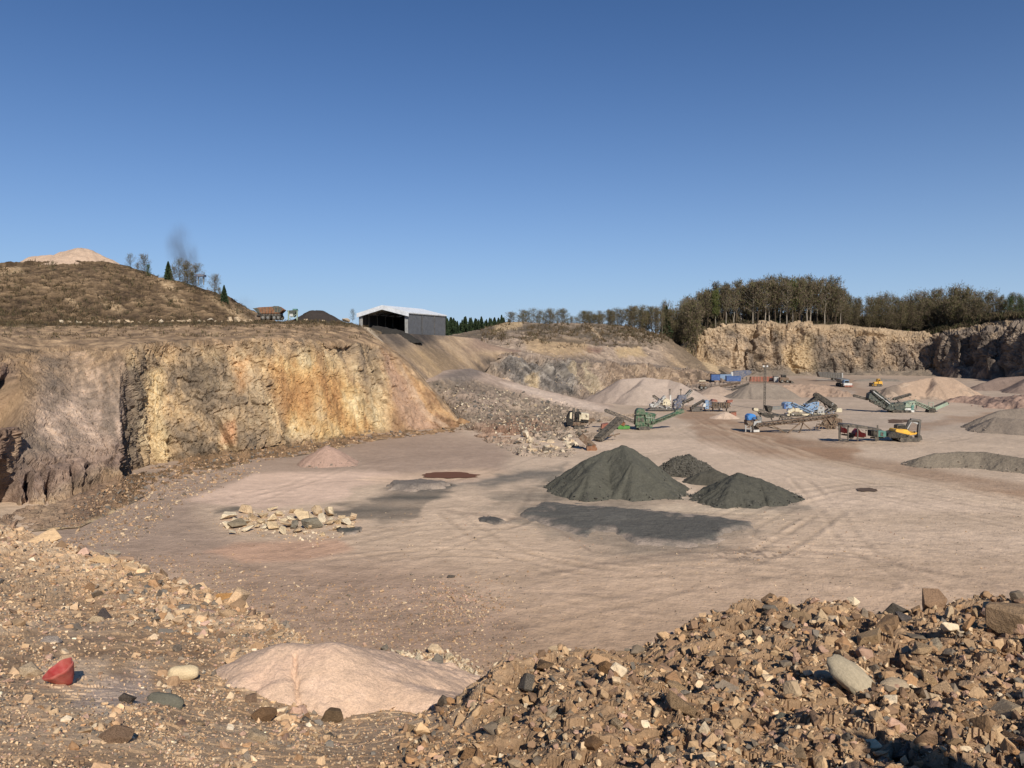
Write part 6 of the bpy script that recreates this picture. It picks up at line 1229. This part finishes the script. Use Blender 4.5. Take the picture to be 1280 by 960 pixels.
# the red plastic cone in the near ground
def red_cone():
    p = spoton(near, 77, 852); o = empty('plastic_cone', p, 'red plastic cone lying on its side on the sandy near ground', 'plastic cone'); Y = p[1]; sc = Y / F * .98
    a0 = Vector(at(78, 834, Y) - p) + Vector((-.03, -.01, .0)); tip = Vector(at(82, 858, Y) - p) + Vector((.02, .05, 0)); d = (tip - a0).normalized()
    x = d.orthogonal().normalized(); y = d.cross(x); bm = bmesh.new(); N_ = 32; rings = []
    prof = [(0, 18.5), (0.02, 19.2), (.12, 18.6), (.16, 17.6), (.5, 12.5), (.8, 7), (.95, 3.4), (1.0, 1.0), (.93, 2.6), (.78, 6.2), (.48, 11.6), (.16, 16.8), (0.03, 17.8)]
    Ln = (tip - a0).length
    for t, r_ in prof:
        rr = []
        for k in range(N_):
            g = 2 * math.pi * k / N_; w = 1 + .09 * math.sin(3 * g + 1 + t) + .05 * math.sin(7 * g + t * 4) - .12 * max(0, math.cos(g - 2.2)) ** 4 * (1 - t); rr.append(bm.verts.new(a0 + d * (Ln * t) + (x * math.cos(g) + y * math.sin(g)) * (r_ * sc * w)))
        rings.append(rr)
    for i in range(len(rings)):
        A, B = rings[i], rings[(i + 1) % len(rings)]
        for k in range(N_): bm.faces.new((A[k], A[(k + 1) % N_], B[(k + 1) % N_], B[k]))
    bmesh.ops.recalc_face_normals(bm, faces=list(bm.faces)); me = bpy.data.meshes.new('cone_shell'); bm.to_mesh(me); bm.free(); me.polygons.foreach_set('use_smooth', [True] * len(me.polygons))
    me.materials.append(paint('red_plastic', S(160, 34, 36), rough=.65, dirt=.55, dust=S(206, 150, 130))); c = bpy.data.objects.new('cone_shell', me); COL.objects.link(c); c.parent = o
red_cone()
# ------------------------------------------------------------------ trees and scrub
def bark(name, rgb): return earth_mat(name, ((1.5, .2),), ((6., .05),), source='rgb', color=rgb, rough=.9)
B_PALE = bark('pale_bark', S(150, 138, 122)); B_DARK = bark('dark_bark', S(84, 72, 60))
T_BRN = earth_mat('bare_twigs', ((.6, .25), (3., .25)), (), source='attr'); 
def tubes(bm_V, bm_F, a, b, r0, r1, n=5):
    d = b - a; d = d / np.linalg.norm(d); x = np.cross(d, [0.3, .9, .2]); x /= np.linalg.norm(x); y = np.cross(d, x); o = len(bm_V)
    for c, r_ in ((a, r0), (b, r1)):
        for k in range(n): t = 2 * math.pi * k / n; bm_V.append(c + (x * math.cos(t) + y * math.sin(t)) * r_)
    for k in range(n): bm_F.append((o + k, o + (k + 1) % n, o + n + (k + 1) % n, o + n + k))
def strips(C, D, Ln, Wd, r):
    """thin quads at C along D"""
    n = len(C); D = D / (np.linalg.norm(D, axis=1, keepdims=True) + 1e-9); s_ = np.cross(D, r.normal(size=(n, 3))); s_ /= (np.linalg.norm(s_, axis=1, keepdims=True) + 1e-9)
    a = C - s_ * Wd[:, None] / 2; b = C + s_ * Wd[:, None] / 2; c = C + D * Ln[:, None] + s_ * Wd[:, None] * .3; d = C + D * Ln[:, None] - s_ * Wd[:, None] * .3
    return np.stack([a, b, c, d], 1)
def tree_proto(seed, h, rad, base, ntw, cols, kind='bare', trunk_mat=B_PALE, tr=.28):
    r = np.random.default_rng(seed); V = []; Fq = []; tips = []
    pts = [np.array([0, 0, -.6])]; 
    for k in range(1, 8): pts.append(np.array([r.normal() * .02 * h * k / 7, r.normal() * .02 * h * k / 7, h * .93 * k / 7]))
    for k in range(7): tubes(V, Fq, pts[k], pts[k + 1], tr * (1 - k / 7.6), tr * (1 - (k + 1) / 7.6), 6)
    QV = []; QC = []
    if kind == 'spruce':
        n = ntw; t = r.random(n) ** .8; z = h * (base + (1 - base) * t); R_ = rad * (1 - t) ** .8 * (.55 + .45 * r.random(n)); a = r.uniform(0, 6.283, n)
        C = np.stack([np.cos(a) * R_ * .25, np.sin(a) * R_ * .25, z], 1); D = np.stack([np.cos(a), np.sin(a), -.35 + .25 * r.normal(size=n)], 1)
        QV.append(strips(C, D, R_ * .85 + .25, .3 + .35 * r.random(n), r)); QC.append(np.asarray(cols)[r.integers(0, len(cols), n)] * r.uniform(.75, 1.25, (n, 1)))
    else:
        nl = 22
        for k in range(nl):
            t = base + (.95 - base) * (k + r.random()) / nl; z = h * t; a = k * 2.4 + r.normal() * .4; el = .35 + .75 * t + r.normal() * .15
            q = (t - base) / (1 - base); env = np.sin(np.pi * (.16 + .8 * q)) ** .7 if kind != 'shrub' else np.sin(np.pi * (.25 + .7 * q)) ** .6
            L_ = rad * env * r.uniform(.75, 1.15); i = min(6, int(t * 7.5)); p0 = pts[i] + (pts[i + 1] - pts[i]) * 0; p0 = np.array([p0[0], p0[1], z])
            d = np.array([math.cos(a) * math.cos(el), math.sin(a) * math.cos(el), math.sin(el)]); p1 = p0 + d * L_ * .55; d2 = d + np.array([0, 0, .35]); p2 = p1 + d2 / np.linalg.norm(d2) * L_ * .6
            tubes(V, Fq, p0, p1, tr * .34, tr * .2, 4); tubes(V, Fq, p1, p2, tr * .2, tr * .06, 4)
            for f in np.linspace(.25, 1, 9): tips.append((p0 + (p1 - p0) * f, d)); tips.append((p1 + (p2 - p1) * f, d2))
        T = np.array([t[0] for t in tips]); TD = np.array([t[1] for t in tips]); i = r.integers(0, len(T), ntw); C = T[i] + r.normal(size=(ntw, 3)) * rad * .13
        D = TD[i] + r.normal(size=(ntw, 3)) * .75 + np.array([0, 0, .15]); Ln = h * r.uniform(.025, .06, ntw); Wd = h * r.uniform(.005, .013, ntw)
        QV.append(strips(C, D, Ln, Wd, r)); QC.append(np.asarray(cols)[r.integers(0, len(cols), ntw)] * r.uniform(.75, 1.25, (ntw, 1)))
        if kind in ('leafy', 'budding'):
            n = ntw // (1 if kind == 'leafy' else 3); i = r.integers(0, len(T), n); C = T[i] + r.normal(size=(n, 3)) * rad * .17
            QV.append(strips(C, r.normal(size=(n, 3)), h * r.uniform(.010, .02, n), h * r.uniform(.010, .018, n), r)); lc = [S(92, 106, 50), S(78, 92, 46), S(106, 112, 60)] if kind == 'leafy' else [S(104, 96, 58), S(92, 90, 52)]
            QC.append(np.asarray(lc)[r.integers(0, 2, n)] * r.uniform(.75, 1.25, (n, 1)))
    me = bpy.data.meshes.new('trunk'); me.from_pydata([tuple(v) for v in V], [], Fq); me.materials.append(trunk_mat); me.polygons.foreach_set('use_smooth', [True] * len(me.polygons))
    Q = np.concatenate(QV).reshape(-1, 3); c = np.repeat(np.concatenate(QC), 4, 0); n = len(Q) // 4
    o = raw_mesh('crown', Q, np.arange(n * 4).reshape(n, 4), T_BRN, c); cm = o.data; bpy.data.objects.remove(o)
    return me, cm
TW = [S(110, 95, 78), S(96, 84, 69), S(124, 108, 88), S(98, 92, 66)]; TW2 = [S(100, 98, 62), S(90, 92, 56), S(114, 108, 72)]; EV = [S(60, 74, 50), S(70, 82, 54), S(52, 64, 48)]
TP = {'beech': [tree_proto(1000 + k, 21, 4.6 + .5 * (k % 4), (.34, .22, .42, .28, .38, .25)[k], 1350, TW + TW2[:1], 'bare', B_PALE if k in (0, 3) else B_DARK, tr=.34) for k in range(6)], 'green': [tree_proto(1020 + k, 21, 4.8, .36, 2200, TW2, 'leafy', tr=.32) for k in range(2)],
      'low': [tree_proto(1040 + k, 13, 4.2 + .3 * k, .08, 2000, TW + TW2[:1], 'budding' if k % 2 else 'bare', B_DARK, .2) for k in range(5)], 'spruce': [tree_proto(1060 + k, 11, 2.6, .06, 1300, EV, 'spruce', B_DARK, .16) for k in range(3)],
      'shrub': [tree_proto(1080 + k, 7, 2.8, .03, 1500, TW + TW2, 'shrub', B_DARK, .09) for k in range(3)], 'pine': [tree_proto(1090, 12, 4.2, .08, 1800, EV, 'leafy', B_DARK, .2)]}
tr_ = np.random.default_rng(77)
def tree(kind, px, Y, z, hpx, name, label, group, k=None, wm=1.0):
    P = TP[kind]; k = tr_.integers(len(P)) if k is None else k; tm, cm = P[k]; h0 = {'beech': 21, 'green': 21, 'low': 13, 'spruce': 11, 'shrub': 7, 'pine': 12}[kind]; b = at(px, 400, Y); b[2] = z
    s_ = hpx * Y / F / h0; o = empty(name, b, label, 'tree' if kind != 'shrub' else 'bush', group); o.scale = (s_ * wm * tr_.uniform(.85, 1.2), s_ * wm * tr_.uniform(.85, 1.2), s_); o.rotation_euler = (0, 0, tr_.uniform(0, 6.28))
    for n, me in (('trunk', tm), ('crown', cm)): c = bpy.data.objects.new(n, me); COL.objects.link(c); c.parent = o
    return o
def zfar(px, Y): return zat(far, px, Y) - .2
# tall beeches on the brow of the far wall
def topline(px): return float(np.interp(px, [745, 800, 830, 860, 880, 900, 930, 960, 1000, 1040, 1058, 1066, 1090, 1130, 1160, 1195, 1220, 1280, 1400], [391, 384, 378, 379, 369, 361, 359, 355, 354, 359, 368, 378, 371, 370, 367, 360, 366, 368, 366]))
for k in range(26):
    px = 866 + k * 7.4 + tr_.normal() * 1.6; Y = 440 + tr_.uniform(0, 14); z = zfar(px, Y); g = k in (4, 17); base = float(proj(np.array([[px * 0 + (px - CX) / F * Y, Y, z]]))[1][0])
    tree('green' if g else 'beech', px, Y, z, (base - topline(px)) * tr_.uniform(.93, 1.03), 'beech_tree', ['tall beech coming into green leaf near the left end of the far wood', 'tall beech coming into green leaf in the middle of the far wood'][k > 9] if g else 'tall bare beech with a pale trunk on the brow above the far wall', 'beeches above the far wall')
for k in range(26):
    px = 858 + k * 7.8 + tr_.normal() * 2; Y = 466 + tr_.uniform(0, 30); z = zfar(px, Y); base = float(proj(np.array([[(px - CX) / F * Y, Y, z]]))[1][0])
    tree('beech', px, Y, z, base - topline(px) + 3 + tr_.normal() * 3, 'beech_tree', 'bare beech standing deeper in the wood above the far wall', 'beeches deeper in the wood')
for k in range(44):
    px = 850 + k * 5.2 + tr_.normal() * 2; Y = 500 + tr_.uniform(0, 40); z = zfar(px, Y); base = float(proj(np.array([[(px - CX) / F * Y, Y, z]]))[1][0])
    tree('low', px, Y, z, max(14, (base - topline(px)) * tr_.uniform(.55, .95)), 'woodland_tree', 'low brown tree filling the gaps between the beech trunks above the far wall', 'understorey behind the beeches')
for row, (dY, dn) in enumerate(((10, -9), (26, -3), (48, 1))):
    for k in range(27):
        px = 1052 + k * 9.4 + row * 3 + tr_.normal() * 2.4; Y0_ = float(np.interp(px, [1050, 1170, 1200, 1245, 1284, 1330], [440, 436, 418, 398, 376, 356])); Y = Y0_ + dY + tr_.uniform(0, 10); z = zfar(px, Y); base = float(proj(np.array([[(px - CX) / F * Y, Y, z]]))[1][0])
        tree('low' if row < 2 else ('green' if tr_.random() < .18 else 'beech') if tr_.random() < .45 else 'low', px, Y, z, max(16, (base - topline(px) + dn) * tr_.uniform(.72, 1.02)), 'woodland_tree', 'brown spring tree in the dense wood above the right part of the far wall', 'trees of the right-hand wood')
tree('pine', 1262, 405, zfar(1262, 405), 26, 'pine_tree', 'dark evergreen at the right edge above the shaded quarry wall', None, 0); tree('pine', 1276, 396, zfar(1276, 396), 24, 'pine_tree', 'second dark evergreen cut by the right edge above the shaded wall', None, 0)
# wood edge stepping down to the left
for k in range(46):
    px = 735 + k * 3.0 + tr_.normal() * 2; Y = 415 + tr_.uniform(0, 40); z = zat(mid if px < 848 else far, px, Y) - .3; base = float(proj(np.array([[(px - CX) / F * Y, Y, z]]))[1][0])
    tree('low' if tr_.random() < .8 else 'beech', px, Y, z, max(10, (base - topline(px)) * tr_.uniform(.6, 1.0)), 'woodland_tree', 'bare brown tree at the low left end of the far wood', 'trees at the left end of the far wood', None, 1.35 if px < 815 else .9)
tree('spruce', 833, 430, zat(mid, 833, 430), 38, 'spruce_tree', 'single dark spruce tip above the left end of the far wood', None)
for k in range(30):
    px = 640 + k * 3.8 + tr_.normal() * 2; Y = 402 + tr_.uniform(0, 30); z = zat(mid, px, Y) - .3; t = float(np.interp(px, [636, 650, 672, 692, 704, 715, 735, 760], [392, 390, 387, 390, 388, 396, 388, 388])); base = float(proj(np.array([[(px - CX) / F * Y, Y, z]]))[1][0])
    tree('low' if k % 4 == 0 else 'shrub', px, Y, z, max(8, (base - t) * tr_.uniform(.5, 1.05)), 'small_tree', 'brown bushy tree along the crest above the middle benches', 'bushy trees above the middle benches', None, 1.7)
for k in range(34):
    px = 549 + k * 2.6 + tr_.normal() * 1.2; Y = 470 + tr_.uniform(0, 60); zb = at(px, 420, Y)[2]; tree('spruce', px, Y, zb, 20 + tr_.normal() * 2.5 + (k % 5 == 0) * 2, 'spruce_tree', 'small dark spruce in the plantation behind the shed', 'spruces behind the shed')
# trees of the hill
def zh(px, Y): return zat(hill, px, Y) - .2
for px, Y, hp, kd, lab in ((165, 241, 18, 'shrub', 'grey bare bush right of the pale summit'), (182, 236, 24, 'low', 'grey bushy tree right of the summit, second bush along the ridge'), (212, 230, 25, 'spruce', 'narrow dark tree just left of the smoke'), (226, 227, 28, 'shrub', 'brown bare bush directly under the smoke'), (236, 226, 30, 'low', 'wide brown bush between the smoke and the shelter'), (246, 224, 30, 'low', 'thin dark tree behind the lookout shelter'),
                           (269, 215, 26, 'low', 'round bare tree right of the lookout shelter'), (281, 209, 24, 'spruce', 'dark narrow tree lowest on the hill ridge'), (297, 203, 7, 'shrub', 'low bush at the foot of the hill ridge'), (219, 228, 17, 'low', 'low brown bush at the left foot of the smoke'), (232, 229, 24, 'low', 'thick brown bush in the middle of the cluster under the smoke'), (241, 226, 20, 'low', 'low wide bush in front of the lookout shelter'), (187, 233, 15, 'pine', 'small dark green bush on the slope right of the summit'), (174, 238, 12, 'low', 'low grey bush between the two ridge bushes'), (275, 212, 15, 'low', 'small bare bush between the round tree and the narrow tree'), (68, 225, 12, 'shrub', 'dark bare bush on the slope below the pale summit')):
    tree(kd, px, Y, zh(px, Y), hp, 'hill_bush' if kd == 'shrub' else 'hill_tree', lab, None)
tree('shrub', 441, 205, zat(left, 441, 205) if False else at(441, 401, 205)[2], 13, 'hill_bush', 'small bare bush left of the shed', None)
# scrub nobody could count
def scrub(s, name, label, n, xr, yr, dens, hm, cols, seed, per=7):
    r = np.random.default_rng(seed); p = pick(s, n, xr, yr, dens, seed); C = np.repeat(p, per, 0) + r.normal(size=(n * per, 3)) * np.array([hm * .35, hm * .35, .05]); D = r.normal(size=(n * per, 3)) * .6 + np.array([0, 0, 1.])
    h = hm * r.uniform(.5, 1.3, n * per); q = strips(C, D, h, h * r.uniform(.06, .22, n * per), r).reshape(-1, 3); cc = np.repeat(np.asarray(cols)[r.integers(0, len(cols), n)] * r.uniform(.8, 1.2, (n, 1)), per * 4, 0)
    stuff(raw_mesh(name, q, np.arange(len(q)).reshape(-1, 4), T_BRN, cc), label, 'scrub')
SCR = [S(92, 76, 56), S(108, 90, 66), S(78, 66, 48), S(84, 76, 54)]
scrub(hill, 'heath_scrub', 'dry brown heath and grass covering the hill on the left', 3000, (-60, 330), (326, 408), lambda x, y: .35 + (fbm(np.stack([x, y * 2, 0 * x], -1) * .05, 3, 900) > -.05), .8, SCR, 901)
scrub(left, 'heath_scrub', 'dry grass along the lip of the upper terrace', 2200, (-20, 470), (399, 424), lambda x, y: sst(412, 403, y) + .08, .55, SCR, 902)
scrub(mid, 'heath_scrub', 'dry bushes and grass over the middle hillside', 1700, (600, 880), (402, 446), lambda x, y: sst(440, 415, y) * (.1 + .5 * (fbm(np.stack([x, y * 2, 0 * x], -1) * .06, 3, 903) > 0)) + 1.2 * sst(740, 800, x) * sst(432, 418, y), 1.3, SCR, 904)
scrub(far, 'undergrowth', 'brown undergrowth at the foot of the trees above the far wall', 5200, (845, 1330), (380, 440), lambda x, y: sst(3.05, 3.3, far.v) + .02 * (far.v > 2.7), 2.0, [S(88, 76, 58), S(76, 68, 50), S(100, 86, 66), S(80, 80, 52)], 905)

scrub(far, 'undergrowth', 'dense brown brushwood deep in the wood behind the beech trunks', 2600, (845, 1200), (380, 440), lambda x, y: (far.v > 4.06) * (far.v < 4.45), 7.5, [S(84, 74, 58), S(72, 66, 50), S(94, 82, 64)], 906, 9)
# smoke drifting up behind the hill
def smoke(label, px, py, Y, rx, rz, dens, col, seed, lean):
    m = bpy.data.materials.new('smoke'); m.use_nodes = True; N, L = m.node_tree.nodes, m.node_tree.links; N.clear(); out = N.new('ShaderNodeOutputMaterial'); pv = N.new('ShaderNodeVolumePrincipled')
    pv.inputs['Color'].default_value = (*col, 1); tc = N.new('ShaderNodeTexCoord'); mp = N.new('ShaderNodeMapping'); L.new(tc.outputs['Object'], mp.inputs[0]); mp.inputs['Scale'].default_value = (1.9, 1.9, 1.3); mp.inputs['Location'].default_value = (seed, 0, 0)
    nz = N.new('ShaderNodeTexNoise'); nz.inputs['Scale'].default_value = 1.3; nz.inputs['Detail'].default_value = 4; L.new(mp.outputs[0], nz.inputs['Vector'])
    ln = N.new('ShaderNodeVectorMath'); ln.operation = 'LENGTH'; L.new(tc.outputs['Object'], ln.inputs[0])
    fo = N.new('ShaderNodeMapRange'); fo.inputs[1].default_value = .15; fo.inputs[2].default_value = .98; fo.inputs[3].default_value = 1; fo.inputs[4].default_value = 0; fo.interpolation_type = 'SMOOTHSTEP'; L.new(ln.outputs['Value'], fo.inputs[0])
    nr = N.new('ShaderNodeMapRange'); nr.inputs[1].default_value = .38; nr.inputs[2].default_value = .68; L.new(nz.outputs['Fac'], nr.inputs[0])
    a = N.new('ShaderNodeMath'); a.operation = 'MULTIPLY'; L.new(fo.outputs[0], a.inputs[0]); L.new(nr.outputs[0], a.inputs[1]); b = N.new('ShaderNodeMath'); b.operation = 'MULTIPLY'; L.new(a.outputs[0], b.inputs[0]); b.inputs[1].default_value = dens
    L.new(b.outputs[0], pv.inputs['Density']); L.new(pv.outputs[0], out.inputs['Volume'])
    bm = bmesh.new(); bmesh.ops.create_icosphere(bm, subdivisions=3, radius=1); me = bpy.data.meshes.new('smoke'); bm.to_mesh(me); bm.free(); me.materials.append(m); o = bpy.data.objects.new('smoke', me); COL.objects.link(o)
    o.location = at(px, py, Y); o.scale = (rx * Y / F, 6, rz * Y / F); o.rotation_euler = (0, lean, 0); stuff(o, label, 'smoke')
smoke('brownish grey smoke rising behind the bushes on the hill', 228, 316, 238, 24, 46, .22, (.30, .27, .27), 3., -.15)
smoke('thin grey smoke drifting low beside the foot of the hill', 307, 382, 225, 20, 16, .05, (.45, .45, .47), 7., .2)
# ------------------------------------------------------------------ daylight
ELEV, AZ = math.radians(34), math.radians(161)       # sun behind the photographer's right shoulder
sv = Vector((math.sin(AZ) * math.cos(ELEV), math.cos(AZ) * math.cos(ELEV), math.sin(ELEV)))
sd = bpy.data.lights.new('sun', 'SUN'); sun = bpy.data.objects.new('sun', sd); COL.objects.link(sun)
sun.rotation_euler = sv.to_track_quat('Z', 'Y').to_euler(); sun.location = (0, -50, 120)
sd.energy = 4.8; sd.angle = math.radians(.53); sd.color = (1.0, .945, .86)
W = bpy.data.worlds.new('World'); SC.world = W; W.use_nodes = True; wn = W.node_tree
sky = wn.nodes.new('ShaderNodeTexSky'); sky.sky_type = 'NISHITA'; sky.sun_disc = False; sky.sun_elevation = ELEV; sky.sun_rotation = AZ
sky.altitude = 2000; sky.air_density = 1.0; sky.dust_density = .1; sky.ozone_density = 10
wbg = wn.nodes['Background']; wbg.inputs['Strength'].default_value = .073
# the pale haze that thickens towards the horizon
wtc = wn.nodes.new('ShaderNodeTexCoord'); wsx = wn.nodes.new('ShaderNodeSeparateXYZ'); wn.links.new(wtc.outputs['Generated'], wsx.inputs[0])
wm = wn.nodes.new('ShaderNodeMath'); wm.operation = 'MAXIMUM'; wn.links.new(wsx.outputs['Z'], wm.inputs[0]); wm.inputs[1].default_value = 0
wk = wn.nodes.new('ShaderNodeMath'); wk.operation = 'MULTIPLY'; wn.links.new(wm.outputs[0], wk.inputs[0]); wk.inputs[1].default_value = -1 / .14
we = wn.nodes.new('ShaderNodeMath'); we.operation = 'EXPONENT'; wn.links.new(wk.outputs[0], we.inputs[0])
wx_ = wn.nodes.new('ShaderNodeMix'); wx_.data_type = 'RGBA'; wn.links.new(we.outputs[0], wx_.inputs[0]); wt = wn.nodes.new('ShaderNodeVectorMath'); wt.operation = 'MULTIPLY'; wn.links.new(sky.outputs[0], wt.inputs[0]); wt.inputs[1].default_value = (.80, 1.04, 1.14); wn.links.new(wt.outputs[0], wx_.inputs[6]); wx_.inputs[7].default_value = (.455 / .073, .59 / .073, .765 / .073, 1)
wn.links.new(wx_.outputs[2], wbg.inputs['Color'])
vs = SC.view_settings; vs.view_transform = 'Standard'; vs.look = 'None'; vs.gamma = 1; vs.use_curve_mapping = False; vs.exposure = 0
SC.cycles.max_bounces = 4; SC.cycles.diffuse_bounces = 2; SC.cycles.glossy_bounces = 2; SC.cycles.transparent_max_bounces = 6; SC.cycles.volume_bounces = 0
SC.cycles.use_denoising = True
SC.cycles.volume_max_steps = 64
